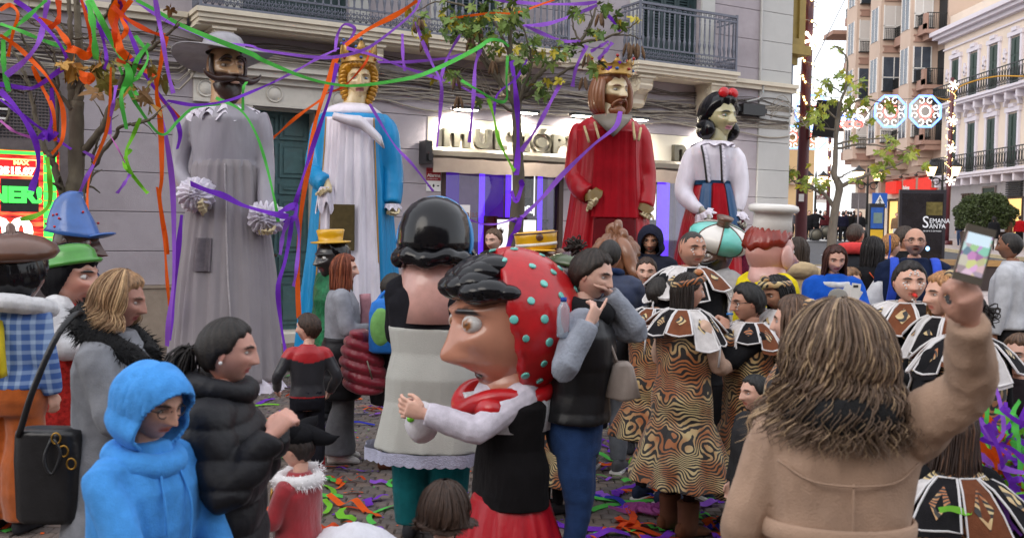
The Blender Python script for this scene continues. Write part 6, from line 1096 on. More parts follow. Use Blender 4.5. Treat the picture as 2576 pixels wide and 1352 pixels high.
q = P(1566, 960, 4.9); hb = thing('handbag', q, 'small taupe handbag hanging behind the woman in jeans', 'bag'); b = MB(); b.loft([ring(z, rx, .05, 0, 16, 4) for z, rx in ((-.09, .02), (-.07, .09), (.08, .05), (.1, .03))]); b.build('bag_body', mat('taupe_leather', S(150, 138, 130), rough=.5), hb); b = MB(); b.tube(spl([(-.03, 0, .1), (-.07, 0, .2), (-.1, .03, .28)], 10), .008, n=5); b.build('strap', MATS['taupe_leather'], hb)
f = figure('man seen from behind in navy quilted jacket and grey striped track pants', 1533, 605, 7.75, 20, skin=S(180, 130, 108), head=dict(), hair=dict(style='short', col=(.016, .013, .012), th=.035, rough=.01), top=dict(name='quilted_jacket', m=mat('navy_quilt', S(36, 48, 78), rough=.6, var=.12, scale=10, bump=.2), hem=.66, b=1.25, puff=.008, pz=.09), bottom=dict(col=S(112, 116, 124), wide=1.25), arms=('front', 'front'), shoes=(.08, .08, .09), soles=True, w=1.08, lod=1, group='adults in the square')
neckroll(f, 'collar', cloth('navy_collar', S(30, 46, 80)), z=1.5, r=.09, t=.03)
b = MB()
for k in range(3): b.tube(spl([(.185, -.03+.02*k, .9), (.172, -.01+.02*k, .5), (.16, -.02+.02*k, .12)], 8), .0045, n=4)
b.build('side_stripes', M_ink, f.root)
f = figure('man in dark hood and glasses standing behind the crowd', 1637, 572, 10., 190, skin='olive', head=dict(stubble=.7), hair=dict(style='short', col=(.02, .02, .02), th=.02), top=dict(name='jacket', col=(.016, .018, .03), hem=.75, b=1.25), bottom=dict(col=BLK), glasses=M_black, lod=1, nod=12, group='adults in the square'); hood_up(f, cloth('hood_navy', (.014, .016, .03)), th=.1, cut=48)
f = figure('girl with hair pulled back looking down between the crowd', 1627, 648, 8.4, 188, skin='fair', head=dict(nose=.85, lid=1), hair=dict(style='short', col=S(60, 42, 32), th=.035), hs=1.05, nod=6, top=dict(name='jacket', col=(.02, .02, .024)), bottom=dict(col=BLK), lod=1, group='children in the square')
f = figure('young woman with ponytail in olive puffer in front of the shop window', 1245, 576, 11.2, 212, skin='pale', head=dict(), hair=dict(style='short', col=S(88, 66, 48), th=.04, tail=((.0, -.5, .35), .3, .06)), nod=8, top=dict(name='puffer_jacket', col=S(40, 44, 40), b=1.2, puff=.012, pz=.09), bottom=dict(col=BLK), lod=1, group='adults in the square'); neckroll(f, 'fur_collar', cloth('dark_fur', S(52, 50, 44)), z=1.46, r=.12, t=.05)
# --- tiger troupe
WP = mat('face_paint', (.8, .78, .76), rough=.6, var=0, bump=0)
def dots(f, pts, r=.016):
    b = MB()
    for x, z in pts: y = .36-.75*x*x+(.06 if abs(x) < .05 else 0); b.ell(f.hx((x, y+.03, z)), r*f.hh*1.3, .006, r*f.hh*1.3, 7, 5)
    b.build('face_paint', WP, f.root)
DOT = [(-.2, -.05), (-.24, 0), (-.17, -.12), (.2, -.05), (.24, 0), (.17, -.12), (0, .3), (0, .24), (-.08, .26), (.08, .26), (0, -.44), (.04, -.4)]
f = costume('man with short receding hair in black and tiger costume with panelled collar', 1738, 583, 7.0, 158, skin=S(188, 138, 116), head=dict(stubble=.35, jaw=1.25, wide=1.05, browcol=(.04, .03, .025)), hair=dict(style='short', col=(.03, .024, .02), th=.015, rough=.006) | {'style': 'short'}, w=1.15, lod=2, tunic=dict(hem=.75, b=1.25, belly=.03), shoes=NAVY, soles=True, tm=cloth('black_jersey', BLK)); dots(f, DOT)
f = costume('woman in tiger tunic with beige sleeves and brown boots, tiger headscarf', 1727, 690, 6.15, 62, skin=S(196, 146, 126), head=dict(), hair=dict(style='long', col=(.018, .011, .008), th=.06, strand=dict(n=380, length=.75, az0=95, th=.07, r=.016)), jersey=S(196, 164, 144), turn=14, lod=2, tunic=dict(hem=.36, flare=.34, b=1.24, fold=.07), arms=((-.22, .26, 1.12), (.1, .34, 1.14)), bottom=dict(col=S(44, 24, 22), b=.8, wide=.8), shoes=S(98, 60, 40), cargs=dict(r1=.26, cols=('black_felt', 'brown_felt', 'white_felt'))); headband(f); dots(f, DOT[:6])
b = MB(); 
for sx in (-1, 1): b.loft([ring(z, .062*k, .07*k, 0, 14)+np.array([sx*.1, -.015, 0]) for z, k in ((.03, .95), (.1, .95), (.2, 1.), (.235, 1.06), (.25, 1.0))])
b.build('ankle_boots', mat('boot_suede', S(98, 60, 40), rough=.9, var=.15), f.root)
f = costume('dancer in long tiger tunic half hidden behind the beige sleeved woman', 1655, 700, 6.9, 40, skin='olive', head=dict(), hair=dict(style='short', col=(.016, .012, .01), th=.06), lod=1, tunic=dict(hem=.5, flare=.34, b=1.3), arms=('hip', 'hip'), shoes=NAVY, soles=True)
f = costume('boy with glasses in tiger tunic blowing a blue whistle', 1888, 716, 6.3, 262, skin=S(190, 142, 120), head=dict(browcol=(.02, .015, .01)), hair=dict(style='short', col=(.01, .009, .009), th=.075, rough=.03) | dict(), hs=1.12, lod=2, nod=6, tunic=dict(hem=.3, flare=.42, b=1.2), arms=('mouth', 'mouth'), hands=(.8, .8), glasses=M_black, shoes=(.02, .02, .024), cargs=dict(r1=.26, cols=('black_felt', 'brown_felt', 'white_felt'))); dots(f, DOT[:8])
b = MB(); b.tube([f.hx((-.03, .44, -.26)), f.hx((-.03, .62, -.24))], .007); b.build('whistle', mat('whistle_blue', S(60, 140, 220)), f.root); b = MB()
for i in (0, 1): e, q = f.el[i], f.wr[i]; b.tube([e+(q-e)*.45, e+(q-e)*.8], .058, n=12)
b.build('tiger_cuffs', TIG, f.root)
f = costume('woman with long black hair and tiger headband, white collar, facing left', 1962, 696, 6.4, 250, skin='olive', head=dict(), hair=dict(style='long', col=(.008, .007, .008), th=.07, strand=dict(n=380, length=.55, r=.016)), nod=18, lod=1, cargs=dict(cols=('white_felt', 'brown_felt'))); headband(f)
f = costume('brown haired dancer with tiger bow behind the curly haired woman', 2012, 752, 4.6, 300, skin='fair', head=dict(), hair=dict(style='long', col=S(84, 62, 48), th=.09, strand=dict(n=500, length=.8, col2=S(120, 92, 70), flare=.25, r=.014)), hs=1.08, lod=1, col=False); b = MB(); b.ell(f.hx((-.25, -.35, .42)), .24*f.hh, .14*f.hh, .12*f.hh, 12, 8); b.ell(f.hx((.15, -.45, .4)), .24*f.hh, .14*f.hh, .12*f.hh, 12, 8); b.build('hair_bow', TIG, f.root)
f = costume('boy with red whistle and painted face in tiger costume facing the camera', 2287, 660, 5.9, 186, skin=S(218, 170, 148), head=dict(browcol=(.015, .01, .01), jaw=1.2, wide=1.08), hair=dict(style='short', col=(.014, .01, .009), th=.06, rough=.03), lod=2, w=1.1, hs=1.04, tunic=dict(hem=.5, b=1.25, neck=1.3), arms=((-.12, .24, 1.12), (.2, .22, 1.0)), cargs=dict(r1=.29, cols=('white_felt', 'brown_felt', 'black_felt'))); dots(f, DOT+[(-.12, -.02), (.12, -.04), (.1, .2), (-.1, .2)], .02)
b = MB(); b.tube([f.hx((0, .42, -.27)), f.hx((0, .6, -.3))], [.012, .009]); b.build('whistle', mat('whistle_red', S(220, 50, 40)), f.root); b = MB(); b.tube(spl([(-.15, .16, 1.18), (0, .2, 1.28), (.14, .15, 1.38)], 8), .04, ell=(1, .4)); b.build('tiger_sash', TIG, f.root)
f = costume('blond woman in tiger costume with tiger scrunchie pointing at the boy', 2385, 690, 5.2, 262, skin=S(218, 170, 148), head=dict(), hair=dict(style='long', col=S(170, 122, 78), th=.08, strand=dict(n=400, length=.5, r=.015)), lod=1, arms=((-.1, .4, 1.2), 'front'), hands=('point', .5), cargs=dict(r1=.22, cols=('black_felt', 'white_felt', 'black_felt', 'brown_felt'))); b = MB(); b.ell(f.hx((-.2, -.1, .5)), .22*f.hh, .22*f.hh, .14*f.hh, 14, 9); b.build('scrunchie', TIG, f.root)
f = costume('dark haired woman from behind in tiger tunic with wide white collar', 2432, 735, 4.75, -12, skin='fair', head=dict(), hair=dict(style='short', col=(.014, .01, .009), th=.1, rough=.05, tail=((.1, -.5, .1), .3, .12)), lod=1, tunic=dict(hem=.45, b=1.2), arms=('hip', 'down'), cargs=dict(r1=.25, cols=('white_felt', 'black_felt', 'brown_felt'))); headband(f, z=.2)
f = costume('child from behind with long dark brown hair, collar of patched panels', 2402, 1015, 3.75, 2, skin='fair', head=dict(), hair=dict(style='long', col=S(52, 38, 32), th=.09, strand=dict(n=700, length=.85, col2=S(84, 60, 46), flare=.2, r=.014)), hs=1.2, lod=2, arms=('hip', 'hip'), tunic=dict(b=1.3), cargs=dict(n=9, r0=.13, r1=.36, z0=1.42, z1=1.16, ph=.35))
f = costume('tiger dressed dancer mostly hidden behind the woman in jeans', 1400, 790, 6.6, 60, skin='fair', head=dict(), hair=dict(style='short', col=(.015, .012, .01)), lod=1, col=False, tunic=dict(hem=.3, b=1.25, flare=.3))
f = figure('child in dark grey coat squeezed between dancers and the curly haired woman', 1905, 945, 5.2, 250, skin='fair', head=dict(), hair=dict(style='short', col=(.012, .012, .012), th=.05), hs=1.2, top=dict(name='coat', col=S(52, 52, 54), hem=.6, b=1.25), bottom=dict(col=BLK), lod=1, group='children in the square')
f = figure('brown haired boy at the right edge of the crowd', 2572, 845, 5.2, 235, skin='fair', head=dict(), hair=dict(style='short', col=S(92, 68, 50), th=.08, rough=.03), hs=1.15, top=dict(name='sweater', col=S(46, 40, 44)), bottom=dict(col=BLK), arms=('front', 'front'), lod=1, group='children in the square')
# --- right hand side
f = figure('woman in bright blue jacket looking at her white phone', 2100, 618, 8.7, 182, skin=S(202, 154, 136), head=dict(browcol=(.04, .02, .015), lips=S(170, 90, 90)), hair=dict(style='long', col=S(66, 34, 26), th=.06, strand=dict(n=420, length=.75, az0=62, th=.06, flare=.1, r=.016)), nod=14, top=dict(name='jacket', col=S(24, 84, 186), hem=.62, b=1.3, wr=.01, wk=14), bottom=dict(col=BLK), arms=('phone', 'chest'), hands=(.8, .7), lod=1, group='adults by the street')
q = lw(f, f.wr[0]+[.02, .06, .1]); t_ = thing('mobile_phone', q, 'white mobile phone in the hand of the woman in blue', 'phone'); b = MB(); b.box((0, 0, 0), (.075, .01, .15), R=rotm('Y', .12)); b.build('case', M_white, t_, smooth=False); b = MB(); b.box((0, -.006, .05), (.04, .003, .02)); b.build('camera_window', M_ink, t_, smooth=False)
q = lw(f, f.wr[1]+[-.02, .07, .08]); t_ = thing('paper_flyers', q, 'grey disc and white flyers held by the woman in blue', 'flyers'); b = MB(); b.ell((0, 0, 0), .085, .005, .07, 18, 8); b.build('disc', mat('grey_card', S(160, 158, 154)), t_); b = MB(); b.box((.1, .03, -.02), (.16, .003, .22), R=rotm('Y', .5)); b.build('sheet', M_white, t_, smooth=False)
neckroll(f, 'white_collar', cloth('white_jersey', (.6, .6, .62)), z=1.43, r=.12, t=.03)
f = figure('woman from behind in beige hooded puffer coat with long brown hair', 2008, 600, 9.6, 22, skin='fair', head=dict(), hair=dict(style='long', col=S(58, 46, 38), th=.06, strand=dict(n=400, length=.8, az0=85, r=.016)), top=dict(name='puffer_coat', col=S(184, 162, 128), hem=.55, b=1.3, puff=.014, pz=.13), bottom=dict(col=BLK), lod=1, arms=('front', 'front'), group='adults by the street'); neckroll(f, 'hood', cloth('beige_nylon', S(184, 162, 128)), z=1.44, r=.12, t=.075, y=-.05)
f = figure('man from behind in dark grey jacket with red hood', 2152, 562, 11.5, 24, skin='tan', head=dict(), hair=dict(style='short', col=S(62, 50, 42), th=.015, rough=.005), top=dict(name='jacket', col=S(50, 52, 58), hem=.72, b=1.28), bottom=dict(col=BLK), turn=25, lod=1, group='adults by the street'); neckroll(f, 'red_hood', cloth('hood_red', S(214, 70, 70)), z=1.47, r=.13, t=.06, y=-.03)
f = figure('woman from behind with long black hair, black dress and orange bag strap', 2198, 598, 9.6, -8, skin='fair', head=dict(), hair=dict(style='long', col=(.01, .008, .008), th=.07, strand=dict(n=400, length=.7, r=.016)), top=dict(name='black_dress', col=BLK, hem=.35, b=1.15), bottom=dict(col=BLK), lod=1, group='adults by the street'); b = MB(); b.tube(spl([(-.1, -.13, 1.44), (.04, -.172, 1.25), (.2, -.14, 1.0)], 10), .012, ell=(1, .4)); b.build('bag_strap', mat('strap_orange', S(216, 84, 40)), f.root)
q = P(2212, 760, 9.2); t_ = thing('shoulder_bag', q, 'white cloth shoulder bag with blue handle by the bearded man', 'bag'); b = MB(); b.loft([ring(z, rx, .1, 0, 16, 3) for z, rx in ((-.25, .16), (-.2, .22), (0, .17), (.15, .08), (.2, .04))]); b.build('bag_body', cloth('white_canvas', (.6, .6, .62)), t_); b = MB(); b.tube(spl([(.02, 0, .2), (.08, 0, .45), (.1, .06, .62)], 8), .015, ell=(1, .4)); b.build('handle', cloth('handle_blue', S(40, 80, 170)), t_)
f = figure('woman with blond ponytail and glasses in dark jacket behind the bearded man', 2240, 590, 10.8, 38, skin='fair', head=dict(), hair=dict(style='short', col=S(150, 104, 60), th=.05, tail=((-.1, -.5, .3), .5, .06)), top=dict(name='jacket', col=(.016, .018, .018)), bottom=dict(col=BLK), turn=30, glasses=M_black, lod=1, group='adults by the street')
f = figure('dark haired man in profile just behind the bald bearded man', 2272, 570, 11.2, 112, skin='olive', head=dict(stubble=.3), hair=dict(style='short', col=S(60, 48, 40), th=.04), top=dict(name='jacket', col=(.012, .012, .013)), bottom=dict(col=BLK), lod=1, group='adults by the street')
f = figure('bald bearded man with glasses in navy jacket and blue backpack straps', 2302, 574, 9.1, 196, skin=S(198, 150, 128), head=dict(stubble=.75, browcol=S(70, 56, 48), mouth_open=.4, jaw=1.15), glasses=M_black, nod=-6, w=1.18, top=dict(name='jacket', col=S(26, 36, 62), b=1.3, hem=.68, neck=1.53), bottom=dict(col=BLK), lod=2, group='adults by the street')
q = lw(f, (0, -.24, 1.2)); t_ = thing('backpack', q, 'blue and grey backpack worn by the bald bearded man', 'backpack', f.root.rotation_euler[2], None); m_ = MB(); m_.loft([ring(z, .16*k, .1*k, 0, 16, 3.5) for z, k in ((-.3, .8), (-.25, 1), (.12, 1), (.2, .6))]); m_.build('bag_body', cloth('pack_navy', S(40, 60, 120)), t_); sB = cloth('strap_blue', S(50, 80, 190))
for sx in (-1, 1): m_ = MB(); m_.tube(spl([(sx*.12, .08, .18), (sx*.15, .23, .3), (sx*.16, .38, .24), (sx*.17, .43, .08), (sx*.2, .3, -.2)], 16)*f.s, .034, n=8, ell=(1.2, .35)); m_.build('strap', sB, t_)
f = figure('man with cropped hair in light grey sweatshirt seen from behind at the right', 2548, 585, 9.4, -48, skin=S(140, 98, 76), head=dict(stubble=.4), hair=dict(style='short', col=(.016, .013, .012), th=.012, rough=.004), top=dict(name='sweatshirt', col=S(190, 192, 198), hem=.86, b=1.2), bottom=dict(col=(.02, .02, .022)), arms=('down', 'down'), lod=1, group='adults by the street')
f = figure('small child with curly light brown hair behind the woman in blue', 2136, 652, 9.5, 150, skin='fair', head=dict(), hair=dict(style='curly', col=S(120, 88, 60), th=.1, strand=dict(n=90, length=.35, curl=.05, flare=.3)), hs=1.3, top=dict(name='jacket', col=S(70, 70, 80)), bottom=dict(col=BLK), lod=0, group='children by the street', H=1.55)
# --- far down the street
def far(label, px, ytop, D, fa, top, bottom=BLK, hair=(.015, .012, .01), arms=('down', 'down'), long=False, H=None, group='people far down the street', shoes=(.03, .03, .035), **k): return figure(label, px, ytop, D, fa, H=H or 1.72, skin='fair', head=dict(), hair=dict(style='long' if long else 'short', col=hair, th=.05), top=dict(col=top, b=1.15, **k), bottom=dict(col=bottom), arms=arms, lod=0, group=group, shoes=shoes)
f = far('drummer in black from behind, legs apart, in the middle of the street', 2052, 528, 55, 8, BLK, arms=('out', 'out'), H=1.85); 
def drum(px, py, D, label): q = P(px, py, D); t_ = thing('drum', q, label, 'drum', 0, 'drums of the street band'); a = np.arange(16)*pi/8; b = MB(); b.loft([[(.3*cos(t), -.22+y_, .3*sin(t)) for t in a] for y_ in (0, .44)]); b.build('shell', M_alu, t_); b = MB(); [b.tube([(.31*cos(t), -.22+y_, .31*sin(t)) for t in np.linspace(0, 2*pi, 17)], .02, n=5, cap=False) for y_ in (0, .44)]; b.build('hoop', M_black, t_)
drum(2052, 590, 54.3, 'silver drum in front of the black dressed drummer'); drum(2078, 582, 54.6, 'silver drum to the right of the black dressed drummer')
LB = [('man in black with a rucksack left of the drummer', 2036, 530, 55, 185, BLK, {}), ('man in white shirt behind the drummers', 2064, 525, 58, 20, (.6, .6, .6), {}), ('woman in dark red playing a drum', 2076, 535, 56, 210, S(80, 30, 34), dict(long=True)), ('person in black next to the pale tree trunk', 2110, 537, 55, 160, BLK, {}), ('person with blue rucksack right of the pale tree', 2122, 540, 54, 10, S(24, 24, 40), {}), ('person in black raising arms in the street', 2134, 533, 56, 20, BLK, dict(arms=('up', 'up'))), ('tall person in black hood among the street band', 2141, 536, 55, 0, (.01, .01, .01), {}), ('woman in black top with white sash at the band edge', 2164, 536, 54, 200, BLK, dict(long=True)), ('person in dark blue behind the street band', 2128, 530, 60, 150, S(30, 36, 60), {}), ('person in brown behind the street band', 2149, 531, 60, 190, S(70, 50, 40), {}), ('person in grey by the corner of the lilac building', 1996, 528, 62, 100, S(80, 80, 86), {}), ('person in black by the corner of the lilac building', 2010, 530, 62, 200, BLK, {}), ('woman in brown puffer and white trousers by the red shops', 2256, 544, 52, 200, S(120, 94, 72), dict(bottom=(.6, .58, .56)))]
for l_, x, y, D, fa, c, k in LB: far(l_, x, y, D, fa, c, **k)
far('man in red shirt walking past the warm shop windows', 2566, 545, 50, 30, S(170, 20, 30)); far('woman in black coat and white trousers crossing by the bush', 2501, 552, 46, 10, BLK, bottom=(.65, .62, .6), hem=.7, long=True); far('person in jeans walking behind the round bush', 2416, 560, 51, 250, BLK, bottom=S(50, 66, 96)); far('woman in brown coat right of the round bush', 2540, 560, 47, 300, S(90, 62, 46), long=True, hem=.6)
# ================================================================== BIG-HEAD FIGURES
def big(label, px, y0, y1, D, fa, skin, head=None, group='big-head carnival figures', **k):
    g = float(ground(0, P(px, y1, D)[1])); zt, zb = P(px, y0, D)[2]-g, P(px, y1, D)[2]-g; k.setdefault('shoes', (.03, .03, .035))
    f = figure(label, px, y1, D, fa, shoulder=zb+.015, skin='fair', head=None, hair=None, group=group, name='big_head_figure', cat='carnival big-head', **k); f.hh = (zt-zb)/f.s; f.hc = np.array([0, .02, (zt+zb)/2/f.s]); f.Rh = rotm('Z', -rad(k.get('turn', 0))); f.hx = lambda q: (np.asarray(q) @ f.Rh.T)*f.hh+f.hc
    hd = dict(scl=(.62, .6, .58), brow=1.6, nose=1.5, nosew=1.4, cheek=2, jaw=1.5, eye=1.25, eyeball=1.25, lip=1.5); hd.update(head or {}); V, Q, T, C = head_geo(72, 80, skin=skin, **hd)
    b = MB(); b.add(f.hx(V), Q, T, col=C); b.tube(f.hx([(0, -.03, -.62), (0, -.03, -.3)]), .24*f.hh, n=20, col=skin); b.build('painted_head', M_paint, f.root, colors=True); return f
def shell(f, name, m, **k):
    V, Q, T, C = hair_geo((.5, .5, .5), **k).arrays(); b = MB(); b.add(f.hx(V), Q, T); return b.build(name, m, f.root)
def lathe(f, name, m, prof, c=(0, 0, 0), R=None, n=32, e=(1, 1), wob=0., parent=None):
    a = np.arange(n)*2*pi/n; R_ = np.eye(3) if R is None else R; rr = np.array([[(r*e[0]*cos(t)*(1+wob*sin(3*t)), r*e[1]*sin(t), z) for t in a] for r, z in prof]) @ np.array(R_).T+np.array(c); b = MB(); b.loft(f.hx(rr.reshape(-1, 3)).reshape(rr.shape)); return b.build(name, m, parent or f.root)
def ear(f, x, z, rx, ry, m):
    for s_ in (-1, 1): b = MB(); b.ell(f.hx((s_*x, -.01, z)), rx*f.hh, ry*f.hh, .2*f.hh, 14, 9); b.build('ear', m, f.root)
G_blk, G_yel, G_blue, G_grn, G_brn, G_wht, G_red, G_cyan = gloss('gloss_black', (.005, .005, .007), rough=.16, coat=.12, spec=.35, dirt=0, bscale=9, bump=.35), gloss('gloss_yellow', S(222, 168, 20)), gloss('gloss_blue', S(54, 98, 168)), gloss('gloss_green', S(66, 140, 48)), gloss('gloss_brown', S(96, 62, 46)), gloss('gloss_white', S(222, 218, 212), dirt=.03, var=.04), gloss('gloss_red', S(186, 22, 30), rough=.28, coat=.2), gloss('gloss_cyan', S(104, 190, 180))
PLAID = None
def plaid():
    m = mat('plaid_blue', S(60, 96, 160), rough=.9, bump=.2); t = m.node_tree; b = t.nodes['Principled BSDF']; tc = nd(t, 'ShaderNodeTexCoord'); prev = None
    for ax in ('X', 'Z'):
        w_ = nd(t, 'ShaderNodeTexWave', Scale=5.); w_.bands_direction = ax; t.links.new(tc.outputs['Object'], w_.inputs['Vector']); r = nd(t, 'ShaderNodeValToRGB'); e = r.color_ramp; e.elements[0].position = .55; e.elements[0].color = (*S(62, 96, 160), 1); e.elements[1].position = .8; e.elements[1].color = (*S(160, 184, 216), 1); t.links.new(w_.outputs['Fac'], r.inputs[0])
        if prev: mx = nd(t, 'ShaderNodeMix', data_type='RGBA', blend_type='MIX'); mx.inputs[0].default_value = .5; t.links.new(prev, mx.inputs[6]); t.links.new(r.outputs[0], mx.inputs[7]); prev = mx.outputs[2]
        else: prev = r.outputs[0]
    t.links.new(prev, b.inputs['Base Color']); return m
f = big('big head in brown beret seen from behind, plaid shirt and orange trousers', 30, 600, 778, 6., 12, S(104, 70, 58), top=dict(name='plaid_shirt', m=plaid(), hem=.88, b=1.35, wr=.014, wk=12), bottom=dict(m=cloth('orange_velvet', S(168, 84, 30), sheen=.4), wide=1.9, b=1.3), arms=('down', 'down'), lod=1)
shell(f, 'black_hair', G_blk, th=.1, style=2, rough=.02, seed=3); lathe(f, 'beret', G_brn, [(.3, .2), (.55, .22), (.62, .3), (.58, .4), (.42, .5), (.2, .57), (.07, .6), (.06, .68), (.03, .72), (.001, .73)], R=rotm('X', .1)); neckroll(f, 'white_collar', cloth('white_cotton', (.68, .68, .7)), z=1.43, r=.2, t=.075, h=.8)
b = MB(); b.tube(spl([(.04, -.17, 1.36), (.02, -.22, 1.2), (-.06, -.22, .95)], 10), .05, ell=(1, .3)); b.tube(spl([(.05, -.17, 1.36), (.1, -.22, 1.2), (.1, -.2, 1.02)], 10), .04, ell=(1, .3)); b.build('yellow_scarf', cloth('scarf_yellow', S(214, 190, 40), rough=.6), f.root)
RED_V = cloth('ethnic_red', S(150, 34, 30), var=.5, scale=30)
f = big('dark faced big head in tall pointed blue hat, looking right', 186, 548, 675, 8., 96, S(84, 58, 52), dict(nose=1.7, nosew=1.4, nosedrop=.08, nl=.045, bulb=.05, iris=(.5, .04, .03), browcol=(.03, .02, .02)), top=dict(name='robe', m=cloth('indigo', S(40, 50, 90)), hem=.3, b=1.3), bottom=dict(col=BLK), lod=1)
b = MB(); q = spl([(0, -.05, .18), (-.0, -.1, .5), (0, -.12, .85), (0, .0, 1.02), (0, .1, .98)], 14); b.loft([[f.hx(c+np.array([r*cos(t)*(1+.08*sin(3*t)), r*sin(t)*1.1, -.14*r*sin(t)])) for t in np.arange(24)*pi/12] for c, r in zip(q, [.52, .45, .43, .4, .36, .31, .27, .22, .18, .14, .11, .09, .06, .02])]); b.ell(f.hx((0, .5, .16)), .3*f.hh, .3*f.hh, .05*f.hh, 16, 8, R=rotm('X', .2)); b.build('pointed_hat', G_blue, f.root)
b = MB(); rg = np.random.default_rng(4)
for k in range(16): a, t = rg.uniform(0, 6.3), rg.uniform(.1, .8); b.ell(f.hx((cos(a)*(.6-.5*t), -.08+sin(a)*(.6-.5*t), .2+.8*t)), .028*f.hh, .028*f.hh, .028*f.hh, 6, 4)
b.build('red_dot', G_red, f.root)
f = big('laughing pale big head with green hat, black hair and white sleeves', 172, 622, 775, 7., 98, S(196, 142, 122), dict(nose=1.3, nosew=1.6, nosedrop=.06, nl=.045, bulb=.05, mouth=-.06, mouth_open=1., smile=.5, blush=.9, chin=1.6, iris=(.3, .1, .08), browcol=(.01, .01, .01)), top=dict(name='white_shirt', m=cloth('white_cotton', None), hem=.8, b=1.4, sleeve=1.35, wr=.012), bottom=dict(m=cloth('green_cloth', S(20, 70, 60))), arms=('front', 'front'), lod=1)
shell(f, 'black_hair', cloth('matt_black_hair', (.008, .008, .01), rough=.5), th=.07, style=2, rough=.03, seed=8); lathe(f, 'green_hat', G_grn, [(.3, .2), (.5, .19), (.54, .22), (.52, .26), (.46, .28), (.44, .4), (.36, .5), (.2, .55), (.001, .56)], R=rotm('X', .18), e=(.85, 1.05), wob=.05); f.garment(name='patterned_vest', m=RED_V, hem=.35, b=1.5, arms=False, flare=.15)
b = MB(); b.tube(spl([(.2, -.12, 1.2), (.26, -.1, .9), (.28, 0, .5)], 8), .02); b.build('yellow_braid', cloth('scarf_yellow', None), f.root)
f = big('dark big head with small yellow top hat and green metallic robe', 838, 602, 700, 9.4, 226, (.022, .017, .017), dict(smile=.6, mouth_open=.5, lips=S(150, 50, 50), nose=1.2, browcol=(.005, .005, .005)), top=dict(name='tinsel_robe', m=mat('green_foil', S(30, 110, 70), rough=.3, var=.5, scale=14, bump=.8, bscale=30, metal=.4), hem=.4, b=1.2), bottom=dict(col=BLK), lod=1)
lathe(f, 'yellow_hat', G_yel, [(.2, .42), (.5, .42), (.52, .45), (.3, .47), (.33, .62), (.36, .74), (.33, .76), (.001, .75)], R=rotm('X', -.06)); shell(f, 'black_hair', G_blk, th=.07, style=1, rough=.03)
# apron figure from behind
f = big('big head from behind with shiny black hair roll, grey apron dress and teal trousers', 1090, 500, 728, 6., 6, S(214, 166, 156), top=dict(name='black_shirt', col=(.014, .014, .018), hem=.8, b=1.35, wr=.008), bottom=dict(m=cloth('teal_cloth', S(16, 92, 98)), wide=1.5, b=1.25), arms=('front', 'front'), lod=2, w=1.05)
lathe(f, 'hair_dome', G_blk, [(.42, -.12), (.42, .0), (.405, .15), (.36, .3), (.27, .41), (.14, .48), (.001, .5)], c=(0, -.02, .03), e=(.98, 1.1), wob=.03)
b = MB(); a = np.linspace(0, 2*pi, 60)[:-1]; rr = .115+.018*np.sin(a*11); b.tube(f.hx(np.c_[.37*np.cos(a), -.04+.42*np.sin(a), -.14-.05*np.cos(a*2)*0+.02*np.sin(a*5)]), rr*f.hh*.82, n=12, cap=False); b.build('hair_roll', G_blk, f.root)
b = MB(); t = np.linspace(-.15*pi, 1.02*pi, 30); b.tube(f.hx(np.c_[.405*np.cos(t), .0+.1*np.sin(t), .03+.475*np.sin(t)]), .036*f.hh, n=8, ell=(1.3, 1)); b.ell(f.hx((.4, .02, -.3)), .07*f.hh, .07*f.hh, .09*f.hh, 10, 7); b.build('blue_ribbon', gloss('gloss_sky', S(34, 128, 196)), f.root); b = MB(); b.tube(f.hx([(0, -.02, -.85), (0, -.02, -.5), (0, -.02, -.15)]), np.array([.4, .37, .34])*f.hh, n=24); b.build('painted_neck', gloss('gloss_flesh', S(214, 166, 156)), f.root)
AP = cloth('apron_grey', S(176, 176, 170), scale=5, var=.06); f.garment(name='apron_dress', m=AP, hem=.52, b=1.5, arms=False, neck=1.3, flare=.16, fold=.03, fk=11, wr=.006, wk=16, wstretch=(1, 1, .2))
zz = .52; a = np.linspace(0, 2*pi, 120); b = MB(); R = [np.c_[(.195+.16*.26)*1.53*1.05*(1+.03*np.sin(a*11))*np.cos(a), (.15+.128*.26)*1.53*np.sin(a)*(1+.03*np.sin(a*11)), (z+.006*np.sin(a*40)*(z < .5))*f.kz+0*a] for z in (.53, .5, .46)]; b.loft(R, cap=False); b.build('lace_hem', cloth('lace_lilac', S(176, 178, 200), bump=.9, bscale=120), f.root); 
# polka dot headscarf figure
BR = S(190, 132, 108); f = big('big nosed big head in red headscarf with turquoise dots, black waistcoat', 1285, 648, 985, 5., 248, BR, dict(nose=.75, nosew=1.8, nosedrop=.09, nl=.05, bulb=.07, gaze=-1.1, mouth=-.085, mouth_open=1.1, smile=-.2, chin=1.5, cheek=2.4, iris=S(150, 96, 50), browcol=(.012, .01, .012), lips=S(150, 80, 66), brow=2.2, back=1.05, eye=1.6, eyeball=1.5), top=dict(name='white_blouse', m=cloth('white_satin', S(208, 202, 214), rough=.5), hem=.85, b=1.35, sleeve=1.3, wr=.012, wk=20), bottom=dict(col=S(40, 40, 50)), arms=({'w': ('px', 1068, 1040, 4.72), 'pole': (-.5, -.3, -.8)}, {'w': ('px', 1058, 1040, 5.15), 'pole': (.5, 0, -.8)}), hands=(.55, .75), palms=((.9, -.2, .2), (-.9, -.1, .2)), handsc=1.4, armk=1.35, w=1.12, lod=2)
V, Q, T, C = hair_geo((.5,)*3, th=.075, style=0, rough=0.).arrays(); A = np.arctan2(V[:, 0], V[:, 1])
